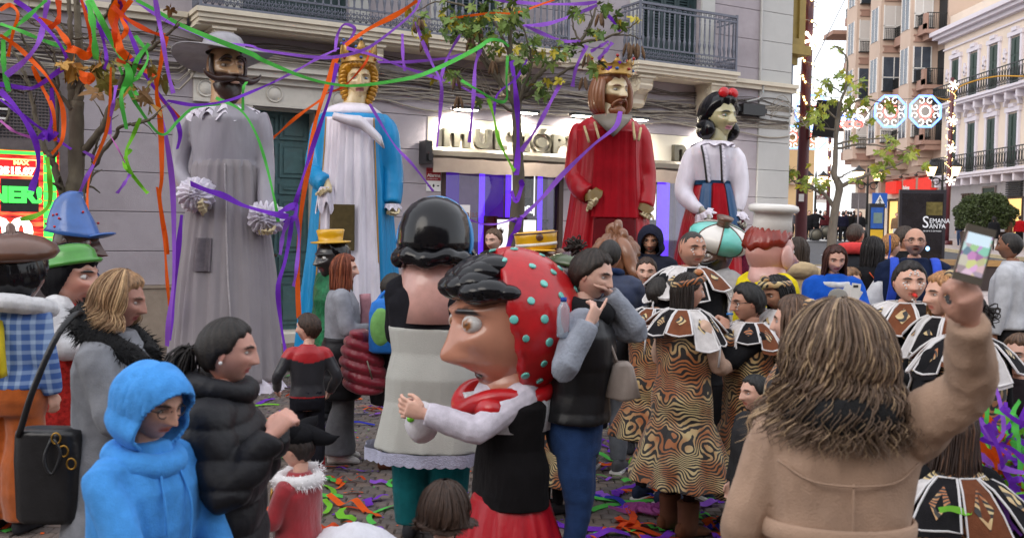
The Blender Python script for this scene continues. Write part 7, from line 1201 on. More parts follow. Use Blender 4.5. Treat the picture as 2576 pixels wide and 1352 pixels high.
def scarf(th=.085, n=72, m_=56):
    az = np.linspace(-pi, pi, n+1)[:-1]; el = np.linspace(-pi/2, pi/2, m_); AZ, EL = np.meshgrid(az, el); dx, dy, dz = np.cos(EL)*np.sin(AZ), np.cos(EL)*np.cos(AZ), np.sin(EL); tj = np.clip(-dz, 0, 1); x = .35*dx*(1-.28*tj**1.7); y = np.where(dy > 0, .43*dy*(1-.1*tj), .43*dy*(1.15-.2*tj**1.1)); a = np.abs(np.degrees(AZ)); h = .5*dz-np.interp(a, [0, 30, 55, 72, 84, 95, 180], [.7, .68, .42, .05, -.3, -.62, -.7]); o = -.07+(th+.07)*sst(-.03, .06, h); V = np.stack([x+dx*o, y+dy*o, .5*dz+dz*o], -1); return V, h
V, h = scarf(); b = MB(); b.loft(f.hx(V.reshape(-1, 3)).reshape(V.shape), cap=False); SCF = b.build('red_headscarf', G_red, f.root); dp = []
rg = np.random.default_rng(11); N_ = V/np.linalg.norm(V, axis=2)[..., None]
cand = [(i, j) for i in range(V.shape[0]) for j in range(V.shape[1]) if h[i, j] > .1]; rg.shuffle(cand)
for i, j in cand:
    c = V[i, j]
    if all(np.linalg.norm(c-d) > .15 for d in dp):
        dp.append(c); n_ = N_[i, j]; n_ = n_/np.linalg.norm(n_); u = np.cross(n_, (0, 0, 1.)); u /= np.linalg.norm(u)+1e-6; v = np.cross(n_, u); t = np.arange(14)*pi/7; b = MB(); r_ = .03*rg.uniform(.85, 1.15); b.loft([[f.hx(c+n_*hh_+(u*cos(s)+v*sin(s))*r_*k) for s in t] for hh_, k in ((-.01, 1), (.006, 1), (.009, .8))]); b.build('dot', G_cyan, SCF)
b = MB(); a = np.linspace(0, 2*pi, 40)[:-1]; q = np.c_[.27*np.cos(a), .03+.33*np.sin(a), -.5+.035*np.sin(a*3)-.06*np.sin(a)]; b.tube(f.hx(np.vstack([q, q[:2]])), .075*f.hh, n=12, cap=False, ell=(1, .9)); b.ell(f.hx((-.2, .22, -.57)), .16*f.hh, .12*f.hh, .1*f.hh, 16, 9); b.tube(spl(f.hx([(-.1, -.25, -.5), (-.2, -.4, -.62), (-.2, -.5, -.72)]), 8), np.linspace(.1, .06, 8)*f.hh, n=10); b.build('scarf_knot', G_red, SCF)
b = MB(); rg = np.random.default_rng(2)
for k in range(22): a = rg.uniform(-1.15, 1.15); e = rg.uniform(.55, 1.25); b.ell(f.hx((.36*sin(a)*cos(e), .44*cos(a)*cos(e)+.03, .47*sin(e)+.0)), .17*f.hh, .17*f.hh, .1*f.hh, 16, 10)
for s_ in np.linspace(-1, 1, 6): b.ell(f.hx((.31*sin(s_*1.2), .39*cos(s_*1.2)+.0, .31-.05*abs(s_))), .13*f.hh, .12*f.hh, .07*f.hh, 14, 9)
b.build('black_fringe', G_blk, f.root)
b = MB(); b.tube(f.hx([(0, 0, -.75), (0, 0, -.5)]), .34*f.hh, n=24); b.build('blouse_collar', cloth('star_cloth', S(196, 196, 200), var=.3, scale=30), f.root); f.garment(name='waistcoat', m=cloth('black_velvet', (.008, .007, .008), sheen=.04), hem=.68, b=1.75, arms=False, neck=1.47, wr=.006, w=1.12); skirt(f, 'red_skirt', satin('red_satin', S(176, 20, 36)), .1, .74, .27, .5, .07, 14); b = MB(); b.ell((0, .16, 1.36), .13, .1, .15, 16, 10); b.build('blouse_bib', MATS['cloth_white_satin'] if 'cloth_white_satin' in MATS else MATS['white_satin'], f.root)
b = MB(); a = np.linspace(0, 2*pi, 40); b.tube(f.bend(np.c_[.24*np.cos(a), .19*np.sin(a), (1.36-.08*np.sin(a))*f.kz]), .011, n=6, cap=False); b.build('red_piping', cloth('piping_red', S(190, 40, 40)), f.root)
q = P(1062, 1062, 4.9); t_ = thing('candy_bag', q, 'crumpled white bag of coloured sweets in the hands of the headscarf figure', 'bag'); b = MB(); b.ell((0, 0, 0), .085, .08, .1, 22, 16); V, Q, T, _ = b.arrays(); V = wrinkle(V, V/.09, .012, 50, 4); b = MB(); b.add(V, Q, T); b.build('bag_body', cloth('white_plastic', (.72, .7, .74), rough=.3), t_)
for k, c in enumerate((S(120, 220, 40), S(230, 60, 120), S(240, 120, 40), S(140, 230, 60))): b = MB(); b.ell((-.05+.04*k, -.07, .03+.02*(k % 2)), .02, .016, .016, 8, 6); b.build('sweet', gloss('sweet_%d' % k, c), t_)
# faces further back
f = big('brown big head with green eyes and yellow peaked cap', 1350, 596, 702, 9., 172, S(136, 100, 84), dict(iris=S(90, 150, 40), nose=1.9, nosew=2., wide=1.25, eye=1.3, browcol=(.06, .035, .025)), top=dict(name='jacket', col=S(70, 60, 50), b=1.2), bottom=dict(col=BLK), lod=1, turn=0)
lathe(f, 'yellow_cap', G_yel, [(.43, .2), (.44, .3), (.45, .48), (.47, .6), (.4, .64), (.001, .65)], R=rotm('Y', .1), e=(1.1, 1.1)); lathe(f, 'cap_band', G_wht, [(.447, .3), (.455, .3), (.455, .37), (.447, .37)], R=rotm('Y', .1), e=(1.1, 1.1)); lathe(f, 'cap_piping', G_brn, [(.47, .58), (.485, .6), (.47, .62)], R=rotm('Y', .1), e=(1.1, 1.1)); b = MB(); b.ell(f.hx((.04, .5, .5)), .09*f.hh, .04*f.hh, .09*f.hh, 14, 9); b.build('cap_button', G_brn, f.root); b = MB(); b.ell(f.hx((0, .52, .2)), .36*f.hh, .18*f.hh, .035*f.hh, 18, 8); b.build('cap_peak', G_yel, f.root)
ear(f, .53, .05, .17, .07, gloss('gloss_monkey', S(136, 100, 84)))
f = big('dark green and purple capped big head behind the woman in jeans', 1435, 640, 745, 7.6, 20, S(80, 50, 60), top=dict(name='jacket', col=S(40, 30, 36), b=1.2), bottom=dict(col=BLK), lod=0); lathe(f, 'green_cap', gloss('gloss_darkgreen', S(62, 78, 44)), [(.3, .25), (.62, .24), (.66, .3), (.5, .42), (.25, .52), (.001, .54)], R=rotm('Y', .2), wob=.08); shell(f, 'purple_hair', gloss('gloss_purple', S(58, 24, 44)), th=.1, style=2)
f = big('brown big head with curled chocolate coloured hair loops', 1545, 606, 720, 8.9, 50, S(110, 66, 46), top=dict(name='brown_cape', m=gloss('gloss_choc', S(104, 60, 42)), hem=.8, b=1.35), bottom=dict(col=BLK), lod=0); shell(f, 'chocolate_hair', gloss('gloss_caramel', S(132, 88, 62)), th=.16, style=2, rough=.08); b = MB()
for s_, L in ((-1, .3), (.3, .36), (1.2, .2)): b.tube(spl(f.hx([(s_*.12, .0, .45), (s_*.2, -.02, .45+L), (s_*.05, .02, .5+L), (s_*.0+.1, .0, .45)]), 14), .1*f.hh, n=10)
b.tube(spl(f.hx([(.2, -.1, .5), (.45, -.15, .3), (.62, -.1, -.1), (.9, -.05, -.2)]), 12), .15*f.hh, n=12); b.build('hair_loop', MATS['gloss_caramel'], f.root)
f = big('moustached dark big head in tilted turquoise and white turban', 1800, 590, 700, 8.2, 238, S(92, 66, 56), dict(nose=2., mouth_open=.6, lips=S(60, 20, 20), beard=(.012, .01, .01), wide=1.05, iris=(.1, .08, .07)), top=dict(name='white_shirt', col=S(170, 168, 170), b=1.3), bottom=dict(col=BLK), lod=1)
Rt = rotm('X', -.0) @ rotm('Y', -.35)
for k in range(8):
    b = MB(); a0, a1 = k*pi/4, (k+1)*pi/4; R = []
    for t in np.linspace(-1.35, 1.5, 12): rr = .68*cos(t)*(1+.02*sin(t*3)); R.append([f.hx((Rt @ np.array([rr*cos(a)*1.1, rr*sin(a)*1.05, .36*sin(t)]))+np.array([-.06, -.12, .42])) for a in np.linspace(a0, a1, 7)])
    b.loft(R, closed=False); b.build('turban_segment', G_cyan if k % 2 else G_wht, f.root); b = MB(); b.tube(np.array([r_[0] for r_ in R]), .018*f.hh, n=5); b.build('turban_piping', G_brn, f.root)
lathe(f, 'turban_finial', G_brn, [(.16, .75), (.14, .82), (.17, .88), (.2, .96), (.001, .96)], R=Rt); b = MB(); [b.tube(spl(f.hx([(0, .5, -.14), (s_*.2, .42, -.16), (s_*.4, .25, -.05)]), 8), np.linspace(.06, .01, 8)*f.hh, n=8) for s_ in (-1, 1)]; b.build('moustache', G_blk, f.root); b = MB(); [b.box(f.hx((x, .47, -.22)), np.array([.035, .03, .06])*f.hh) for x in (-.09, -.045, 0, .045, .09)]; b.build('teeth', G_wht, f.root, smooth=False)
f = big('big head cook with red hair and white cook hat, yellow shirt, from behind', 1930, 562, 712, 7.5, 58, S(206, 150, 138), dict(nose=2.2, nosew=1.8, cheek=3, jaw=1.8), top=dict(name='yellow_shirt', m=cloth('yellow_cloth', S(222, 200, 20)), b=1.35, hem=.8), bottom=dict(col=BLK), lod=1)
shell(f, 'red_hair', gloss('gloss_redhair', S(138, 42, 26)), th=.07, style=3, rough=.03, seed=5); lathe(f, 'cook_hat', G_wht, [(.3, .3), (.36, .32), (.34, .55), (.34, .68), (.41, .69), (.45, .74), (.43, .8), (.34, .83), (.2, .82), (.001, .81)], R=rotm('Y', .06), wob=.03, e=(.88, 1.0)); ear(f, .39, -.05, .06, .13, MATS['gloss_flesh']); b = MB(); b.tube(f.hx([(0, -.05, -.62), (0, -.05, -.2)]), np.array([.36, .29])*f.hh, n=22); b.build('painted_neck', MATS['gloss_flesh'], f.root)
# ================================================================== THE FOUR GIANTS
def frill(b, c, R, r0, r1, L, waves=11, amp=.25, seed=0, n=110, e=(1, 1)):
    a = np.linspace(0, 2*pi, n+1)[:-1]; c = np.array(c); rg = np.random.default_rng(seed); ph = rg.uniform(0, 6, 4); rr = []
    for t in np.linspace(0, 1, 9): q = r0+(r1-r0)*t**.8; w_ = 1+amp*t*(np.sin(a*waves+ph[0])+.5*np.sin(a*waves*1.7+ph[1])+.4*np.sin(a*5+ph[2])); rr.append(np.c_[q*e[0]*np.cos(a)*w_, q*e[1]*np.sin(a)*w_, -L*t+.3*L*t*np.sin(a*waves*.8+ph[3])] @ np.array(R).T+c)
    b.loft(rr, cap=False)
TUL = cloth('white_tulle_frill', S(228, 222, 234), rough=.7, bump=.6, bscale=80); GSK = gloss('giant_cream', S(206, 190, 150))
class Giant: pass
def giant(label, px, D, fa, hx_, hy0, hy1, skin, head, hfa=0):
    p = P(px, 500, D); g = float(ground(0, p[1])); G = Giant(); r = G.root = thing('giant_figure', (p[0], p[1], g), label, 'giant figure', -rad(fa), 'carnival giants'); G.s = 1; G.kz = 1; G.bend = lambda V: np.asarray(V, float); G.f = D/F; G.loc = lambda x, y, d=0: np.array(PM[r.name].inverted() @ Vector(P(x, y, D+d))); G.Z = lambda y: P(px, y, D)[2]-g; G.px = px; G.D = D; G.lod = 1
    h = G.loc(hx_, (hy0+hy1)/2); G.hh = (hy1-hy0)*D/F; G.hc = np.array([h[0], h[1]+.03, h[2]]); G.Rh = rotm('Z', -rad(hfa)); G.hx = lambda q: (np.asarray(q) @ G.Rh.T)*G.hh+G.hc
    V, Q, T, C = head_geo(80, 88, skin=skin, **head); b = MB(); b.add(G.hx(V), Q, T, col=C); q = G.loc(px, hy1+20); b.tube([q*[1, 1, 1]-[0, 0, .15], (q+G.hc)/2*[1, 1, 1]-[0, 0, .1], G.hc-[0, .03, .05]], np.array([.38, .29, .27])*G.hh, n=20, col=skin); b.build('painted_head', M_paint, r, colors=True); return G
def robe(G, name, m, prof, folds=(), ry=.72, n=160, k=17, part=None, off=0., amp=1., seed=0, y0=0.):
    a = np.arange(n)*2*pi/n if part is None else np.linspace(rad(part[0]), rad(part[1]), n); ys = np.interp(np.linspace(0, 1, 60), np.linspace(0, 1, len(prof)), [q[0] for q in prof]); hw = np.interp(ys, [q[0] for q in prof], [q[1] for q in prof]); fo = np.interp(ys, [q[0] for q in prof], [q[2] for q in prof]); cx = np.interp(ys, [q[0] for q in prof], [q[3] if len(q) > 3 else 0 for q in prof]); R = []
    rg = np.random.default_rng(seed); ph = rg.uniform(0, 6, 3)
    for y, w_, f_, c in zip(ys, hw*G.f, fo, cx*G.f): wv = 1+1.25*f_*amp*(np.sin(a*k+ph[0]+1.1*np.sin(a*3+y*.006)+.5*np.sin(a*7+y*.011))*(.75+.5*np.sin(a*2.3+y*.008))+.6*np.sin(a*k*.47+ph[1]+y*.005)+.3*np.sin(a*k*2.3+ph[2]+y*.01)); R.append(np.c_[(w_+off)*np.cos(a)*wv-c, y0+(w_*ry+off)*np.sin(a)*wv, np.full(len(a), G.Z(y))])
    b = MB(); b.loft(R, cap=part is None, closed=part is None); o = b.build(name, m, G.root)
    if part is not None: sd = o.modifiers.new('solid', 'SOLIDIFY'); sd.thickness = .012
    return o
def sleeves(G, name, m, prof, arms, rad_, ry=.66, vox=.02, wr=.012, colf=None):
    mb = MB(); mb.loft([np.c_[w_*G.f*np.cos(a), w_*G.f*ry*np.sin(a), np.full(40, G.Z(y))] for (y, w_), a in zip(prof, [np.arange(40)*2*pi/40]*len(prof))])
    for pts in arms: s = spl([G.loc(*q) for q in pts], 18); mb.tube(s, np.interp(np.linspace(0, 1, 18), np.linspace(0, 1, len(rad_)), rad_), n=16)
    def done(V, N, Q, T): V = wrinkle(V, N, wr, 9, sum(map(ord, name+G.root.name)), (1, 1, .5)); m_ = MB(); m_.add(V, Q, T); m_.build(name, m, G.root)
    fuse(mb, vox, done, 5)
def ghand(G, wr, tip, d0, sx, m, sc=1.9, curl=1.0, nails=None, pn=(0, .5, -.6)):
    w_, t = G.loc(*wr), G.loc(*tip); b = MB(); hand_geo(b, w_, t-w_, pn, sx, curl, sc, .3); V, Q, T, _ = b.arrays(); b2 = MB(); b2.add(V, Q, T)
    def done(V, N, Q, T): m_ = MB(); m_.add(V, Q, T); m_.build('hand', m, G.root)
    fuse(b2, .009, done, 2)
def crown(G, m, z=.4, r=.42, h=.16, pts=8, ph=.55, jewels=(), bead=None):
    n = 96; a = np.arange(n)*2*pi/n; sp = np.maximum(0, np.cos(((a*pts/(2*pi)+.0) % 1-.5)*2*pi*.5))**3.; top = z+h+ph*sp; b = MB(); rr = lambda k: r*k
    b.loft([np.array([G.hx((rr(k)*cos(t)*.95, rr(k)*1.12*sin(t)-.02, zz if zz is not None else tp)) for t, tp in zip(a, top)]) for k, zz in ((1, z), (1.05, z), (1.06, z+.03), (1.03, z+.05), (1.03, z+h), (1.06, z+h+.02), (1.1, None), (1.06, None), (.99, z+h), (.97, z))], cap=False); o = b.build('crown', m, G.root)
    for k in range(pts):
        t = (k+.5)*2*pi/pts
        if bead: b = MB(); b.ell(G.hx((r*1.1*cos(t)*.95, r*1.23*sin(t)-.02, z+h+ph+.03)), .04*G.hh, .04*G.hh, .04*G.hh, 10, 7); b.build('bead', bead, o)
        b = MB(); c = G.hx((r*1.045*cos(t)*.95, r*1.17*sin(t)-.02, z+h*.55)); b.ell(c, .05*G.hh, .05*G.hh, .035*G.hh, 10, 7); b.build('jewel', jewels[k % len(jewels)], o)
    return o
J_R, J_B = gloss('jewel_red', S(150, 20, 24)), gloss('jewel_blue', S(40, 90, 160)); GOLD = gloss('gold_paint', S(176, 136, 58), metal=.25, dirt=.25); GOLDH = gloss('gold_hair', S(186, 132, 22), metal=.2)
# 1 the thin gentleman
SATG = satin('satin_grey', S(156, 152, 162)); CLG = cloth('robe_grey', S(154, 148, 152), rough=.75, scale=3, var=.06)
G = giant('giant figure of a thin bearded gentleman in grey robe and wide brimmed grey hat', 572, 11.2, 170, 567, 112, 240, S(198, 160, 122), dict(nose=1.9, nosew=.9, brow=1.5, cheek=1.2, wide=.95, browcol=(.04, .015, .01), beard=(.045, .018, .014), iris=(.1, .05, .03), chin=1.4, eye=1.1), hfa=-30)
robe(G, 'skirt', CLG, [(404, 80, .01), (420, 86, .035), (520, 96, .035), (680, 116, .035), (820, 128, .035), (955, 138, .04)], k=21)
sleeves(G, 'satin_bodice', SATG, [(260, 30), (268, 52), (280, 74), (300, 90), (350, 88), (404, 84), (425, 86)], [[(490, 292, 0), (468, 320), (455, 380), (452, 430, -.05), (468, 465, -.2), (492, 488, -.35)], [(648, 292), (662, 330), (666, 390), (668, 440, -.05), (668, 500, -.15), (669, 545, -.2)]], [.11, .125, .115, .1, .09, .075], wr=.018)
b = MB(); [frill(b, G.loc(568, 262), np.eye(3), .2, r_, L_, 16, .06, 1, e=(1, .8)) for r_, L_ in ((.4, .17), (.36, .1))]; b.build('neck_frill', TUL, G.root)
for nm, w_, tip, sx in (('a', (494, 490, -.36), (520, 508, -.42), 1), ('b', (669, 548, -.2), (674, 590, -.24), -1)):
    c = G.loc(*w_); b = MB(); b.ell(c, .19, .17, .17, 60, 44); V, Q, T, _ = b.arrays(); N = (V-c)/.18; V = V+N*(.03*np.sin(np.arctan2(N[:, 2], N[:, 0])*15+3*np.sin(N[:, 1]*4)))[:, None]; b = MB(); b.add(wrinkle(V, N, .035, 26, 3), Q, T); b.build('cuff_frill', TUL, G.root); ghand(G, w_, tip, 0, sx, GSK, 2.0)
b = MB(); frill(b, (0, 0, G.Z(945)), np.eye(3), .55, .66, .22, 22, .05, 7, n=220, e=(1, .75)); b.build('tulle_hem', TUL, G.root)
robe(G, 'mesh_window', cloth('mesh_grey', S(112, 106, 112), rough=.5), [(598, 106, .035), (680, 116, .035)], part=(52, 76), off=.012, k=21, n=24); robe(G, 'measuring_tape', cloth('tape_white', S(176, 170, 174)), [(415, 85, .035, 0), (520, 96, .035, 4), (680, 116, .035, 10), (820, 128, .035, 18), (900, 134, .035, 26)], part=(90, 91.6), off=.012, k=21, n=6)
a = np.arange(48)*2*pi/48; b = MB(); Rh2 = rotm('Y', .0) @ rotm('X', .12); HAT = gloss('hat_grey', S(148, 146, 152), rough=.35)
b.loft([G.hx(np.c_[q*np.cos(a)*1.0, q*np.sin(a)*.95-.03, z+bend_*np.cos(2*a)+0*a] @ Rh2.T) for q, z, bend_ in ((.98, .26, .11), (.99, .275, .11), (.8, .33, .06), (.5, .38, .02), (.43, .41, 0), (.41, .5, 0), (.36, .62, 0), (.24, .7, 0), (.02, .72, 0))]+[], cap=False); b.loft([G.hx(np.c_[q*np.cos(a), q*np.sin(a)*.95-.03, z+bend_*np.cos(2*a)+0*a] @ Rh2.T) for q, z, bend_ in ((.98, .255, .11), (.8, .3, .06), (.5, .34, .02), (.35, .34, 0))], cap=False); b.build('wide_brimmed_hat', HAT, G.root)
HB = gloss('beard_brown', (.038, .016, .012), rough=.4); b = MB(); b.loft([G.hx(np.c_[w_*np.cos(a), y+.8*w_*np.sin(a), np.full(48, z)]) for z, w_, y in ((-.2, .2, .2), (-.32, .3, .14), (-.45, .27, .18), (-.58, .19, .24), (-.7, .09, .28), (-.76, .02, .29))]); b.build('pointed_beard', HB, G.root); b = MB()
for s_ in (-1, 1): b.tube(spl(G.hx([(0, .46, -.2), (s_*.16, .46, -.23), (s_*.34, .4, -.25), (s_*.52, .36, -.17), (s_*.58, .36, -.08)]), 16), np.interp(np.linspace(0, 1, 16), [0, .3, .7, 1], [.06, .09, .05, .012])*G.hh, n=10)
b.build('moustache', HB, G.root); b = MB(); b.ell(G.hx((0, .47, -.3)), .09*G.hh, .05*G.hh, .03*G.hh, 12, 8); b.build('lip', gloss('lip_pale', S(190, 150, 130)), G.root); b = MB()
for s_ in (-1, 1): b.tube(spl(G.hx([(s_*.05, .42, .17), (s_*.15, .41, .2), (s_*.27, .33, .12)]), 8), np.array([.02, .035, .04, .04, .038, .032, .022, .01])*G.hh, n=8); b.tube(spl(G.hx([(s_*.33, .12, .25), (s_*.345, .14, .0), (s_*.3, .18, -.25)]), 8), .05*G.hh, n=8)
b.build('eyebrows_and_sideburns', HB, G.root)
# 2 the queen
SBL, SWH = satin('satin_blue', S(24, 144, 204)), satin('satin_white', S(232, 227, 238)); CRM = S(208, 186, 140)
G = giant('giant figure of a golden haired queen in blue and white satin with crown', 884, 13.6, 176, 902, 156, 252, CRM, dict(nose=1.25, nosew=.8, eye=1.05, iris=S(70, 130, 180), lips=S(150, 80, 76), browcol=S(140, 100, 50), wide=.92, cheek=.8), hfa=-12)
robe(G, 'blue_robe', SBL, [(300, 86, .0), (380, 88, .012), (460, 96, .03), (620, 108, .035), (760, 120, .04), (905, 130, .045)], k=15)
sleeves(G, 'blue_sleeves', SBL, [(266, 28), (278, 58), (292, 82), (310, 90), (360, 88), (420, 90)], [[(828, 300), (808, 325), (798, 390), (795, 430, -.1), (806, 452, -.3), (822, 462, -.4)], [(955, 300), (974, 330), (982, 390), (985, 430), (986, 480, -.05), (986, 512, -.1)]], [.12, .145, .15, .15, .14, .12], wr=.02)
robe(G, 'white_front', SWH, [(302, 84, .01), (380, 88, .02), (460, 96, .03), (620, 108, .03), (760, 120, .03), (895, 129, .03)], part=(52, 128), off=.04, k=26, n=90); robe(G, 'mesh_window', cloth('mesh_olive', S(88, 76, 48), rough=.45), [(516, 101, 0), (628, 110, 0)], part=(69, 98), off=.085, amp=0, n=10)
robe(G, 'gold_trim', GOLD, [(302, 84, 0), (460, 96, 0), (895, 129, 0)], part=(127, 129), off=.05, n=3); robe(G, 'gold_trim', GOLD, [(302, 84, 0), (460, 96, 0), (895, 129, 0)], part=(51, 53), off=.05, n=3)
b = MB(); t = np.linspace(0, 1, 20); L_ = np.array([G.loc(840+120*x, 282+8*sin(x*3)+70*max(0, x-.55)**1.2*2.2, -.5-.05*sin(x*3)) for x in t]); Rr = np.array([G.loc(835+130*x, 300+30*x+8*sin(x*3)+70*max(0, x-.55)**1.2*1.6, -.52) for x in t]); mid = (L_+Rr)/2; mid[:, 1] += .05; b.loft(np.stack([L_, mid, Rr], 1), closed=False); o = b.build('shoulder_drape', SWH, G.root); sd = o.modifiers.new('s', 'SOLIDIFY'); sd.thickness = .03
b = MB(); a = np.linspace(0, 2*pi, 25)[:-1]; b.loft([np.c_[.3*k*np.cos(a), .22*k*np.sin(a), np.full(24, G.Z(y))] for y, k in ((262, .6), (270, 1.), (284, 1.35), (292, 1.3))]); b.build('neck_drape', SWH, G.root)
ghand(G, (822, 460, -.4), (824, 482, -.46), 0, 1, GSK, 2.0, 1.2); ghand(G, (986, 510, -.1), (986, 536, -.12), 0, -1, GSK, 1.8)
b = MB(); frill(b, G.loc(822, 470, -.4), np.eye(3), .1, .14, .28, 8, .1, 3); b.build('cuff_lace', TUL, G.root); b = MB(); frill(b, G.loc(986, 512, -.1), np.eye(3), .1, .13, .08, 10, .1, 4); b.build('cuff_lace', TUL, G.root)
V, Q, T, C = hair_geo((.5,)*3, th=.14, style=0, rough=.03, wide=1.08).arrays(); b = MB(); b.add(G.hx(V), Q, T)
for s_ in (-1, 1):
    for k in range(9): z = .28-.1*k; b.ell(G.hx((s_*(.41-.012*(k-3)**2*.5), .08-.012*k, z)), .13*G.hh, .17*G.hh, .085*G.hh, 14, 9, R=rotm('Y', s_*.55))
for k in range(7): a_ = -1.2+.4*k; b.ell(G.hx((.3*sin(a_), .38*cos(a_)+.0, .36)), .12*G.hh, .1*G.hh, .07*G.hh, 12, 8, R=rotm('Y', -.5*np.sign(a_)))
b.build('golden_hair', GOLDH, G.root); crown(G, GOLD, .42, .46, .2, 6, .34, (J_R, J_B), J_B)
# 3 the king
SRD = satin('satin_red', S(170, 14, 30)); CRD = cloth('robe_red', S(158, 12, 28), rough=.75, scale=4)
G = giant('giant figure of a bearded king in red robe with jewelled crown', 1530, 14.5, 172, 1538, 182, 285, S(206, 186, 146), dict(nose=1.4, nosew=.95, brow=1.2, beard=S(134, 84, 52), browcol=S(100, 60, 36), iris=S(90, 100, 100), lip=.6, lips=S(196, 140, 120), eye=1.05), hfa=-26)
robe(G, 'red_robe', SRD, [(330, 86, .0), (400, 88, .015), (480, 94, .03), (560, 104, .035), (620, 112, .04), (880, 130, .045)], k=13)
sleeves(G, 'red_sleeves', SRD, [(290, 36), (302, 62), (318, 80), (350, 85), (400, 86), (450, 90)], [[(1468, 322), (1456, 345), (1447, 410), (1446, 445, -.1), (1462, 475, -.3), (1482, 488, -.4)], [(1600, 322), (1612, 350), (1620, 410), (1624, 450), (1622, 500, -.1), (1619, 520, -.15)]], [.13, .155, .155, .15, .15, .14], wr=.02)
robe(G, 'front_panel', CRD, [(336, 88, .01), (400, 90, .012), (480, 96, .014), (548, 103, .014)], part=(58, 122), off=.05, k=30, n=60); robe(G, 'mesh_window', cloth('mesh_red', S(96, 8, 18), rough=.5), [(550, 103, .0), (622, 112, .0)], part=(62, 118), off=.04, n=20)
b = MB(); b.loft([[G.loc(x, y, d) for x, y, d in row] for row in (((1490, 296, -.35), (1538, 292, -.45), (1590, 296, -.35)), ((1505, 310, -.52), (1542, 322, -.6), (1580, 310, -.52)), ((1536, 338, -.6), (1542, 345, -.62), (1549, 338, -.6)))], closed=False); o = b.build('grey_neckline', satin('satin_olive', S(128, 120, 108)), G.root); sd = o.modifiers.new('s', 'SOLIDIFY'); sd.thickness = .05
for x0, y0, x1, y1, d in ((1470, 318, 1482, 358, -.42), (1496, 308, 1508, 352, -.55), (1592, 308, 1597, 352, -.5), (1612, 322, 1606, 354, -.36)): b = MB(); b.tube(spl([G.loc(x0, y0, d+.1), G.loc((x0+x1)/2, (y0+y1)/2, d), G.loc(x1, y1, d-.03)], 8), .02, n=6); b.build('gold_stripe', cloth('braid_cream', S(206, 184, 140)), G.root)
for w_, tip, sx, e in (((1484, 488, -.42), (1500, 512, -.5), 1, .6), ((1619, 518, -.15), (1616, 545, -.2), -1, 0)): ghand(G, w_, tip, 0, sx, GSK, 2.1, 1.25); b = MB(); frill(b, G.loc(*w_)+[0, 0, .05], rotm('Y', e), .1, .15, .12, 3, .05, 4); b.build('gold_cuff', satin('satin_gold', S(120, 96, 50)), G.root)
KB = gloss('hair_brown', S(134, 84, 52), rough=.4); V, Q, T, C = hair_geo((.5,)*3, th=.1, style=0, rough=.035).arrays(); b = MB(); b.add(G.hx(V), Q, T)
for k in range(16): a_ = rad(75+k*14); b.tube(spl(G.hx([(.38*sin(a_), .46*cos(a_), .3), (.46*sin(a_), .54*cos(a_), .0), (.44*sin(a_), .5*cos(a_), -.35), (.34*sin(a_), .4*cos(a_), -.52)]), 12), np.interp(np.linspace(0, 1, 12), [0, .6, 1], [.08, .1, .05])*G.hh, n=8)
b.build('long_hair', KB, G.root); b = MB(); b.loft([G.hx(np.c_[w_*np.cos(a)*(1+.06*np.sin(a*9)), y+.75*w_*np.sin(a)*(1+.06*np.sin(a*9)), np.full(24, z)]) for z, w_, y in ((-.35, .1, .27), (-.38, .2, .2), (-.45, .25, .19), (-.52, .22, .2), (-.58, .12, .22))]); [b.tube(spl(G.hx([(0, .43, -.215), (s_*.1, .41, -.225), (s_*.19, .33, -.29), (s_*.22, .27, -.38)]), 8), np.linspace(.03, .035, 8)*G.hh, n=8) for s_ in (-1, 1)]; b.build('beard', KB, G.root); crown(G, GOLD, .38, .47, .24, 9, .16, (J_R, J_B), J_R)
# 4 the dark haired lady
G = giant('giant figure of a black haired lady with red bow and white blouse', 1790, 16., 160, 1808, 246, 348, S(172, 164, 124), dict(nose=1.5, nosew=.95, eye=1.1, iris=S(90, 150, 150), lips=S(200, 130, 150), lip=1.5, smile=.4, browcol=(.01, .01, .012), cheek=1.4, chin=1.2), hfa=-12)
robe(G, 'red_skirt', SRD, [(462, 44, .02), (480, 52, .04), (560, 74, .05), (640, 88, .05), (800, 104, .05)], k=15, ry=.8)
for k, (a0, a1, m_) in enumerate(((36, 62, satin('satin_navy', S(30, 76, 120))), (66, 98, CRD), (102, 130, satin('satin_navy', None)))): robe(G, 'apron_panel', m_, [(463, 46, .0), (480, 54, .01), (560, 76, .02), (640, 90, .02)], part=(a0, a1), off=.03, ry=.8, n=16)
robe(G, 'waistband', cloth('band_navy', S(26, 60, 90)), [(455, 46, 0), (466, 47, 0)], ry=.8, off=.01)
sleeves(G, 'white_blouse', SWH, [(352, 26), (358, 40), (372, 56), (392, 58), (430, 50), (464, 42)], [[(1752, 378), (1742, 395), (1728, 440), (1720, 482, -.05), (1738, 512, -.25), (1764, 530, -.4)], [(1842, 378), (1852, 400), (1857, 440), (1860, 478), (1858, 510, -.05), (1856, 532, -.1)]], [.11, .15, .16, .15, .12, .08], wr=.018)
for x0, x1 in ((1764, 1778), (1812, 1816)): b = MB(); b.tube(spl([G.loc(x0, 366, -.3), G.loc((x0+x1)/2, 400, -.36), G.loc(x1, 458, -.28)], 10), .028, n=6, ell=(1, .4)); b.build('black_lacing', M_ink, G.root); b = MB(); q = spl([G.loc(x0+6, 366, -.29), G.loc((x0+x1)/2+6, 400, -.35), G.loc(x1+5, 458, -.27)], 30); q[:, 0] += .015*np.sin(np.arange(30)*2.2); b.tube(q, .022, n=5, ell=(1.6, .4)); b.build('lace_trim', TUL, G.root)
b = MB(); frill(b, G.loc(1795, 356), np.eye(3), .24, .34, .07, 12, .08, 2); b.build('neck_frill', TUL, G.root)
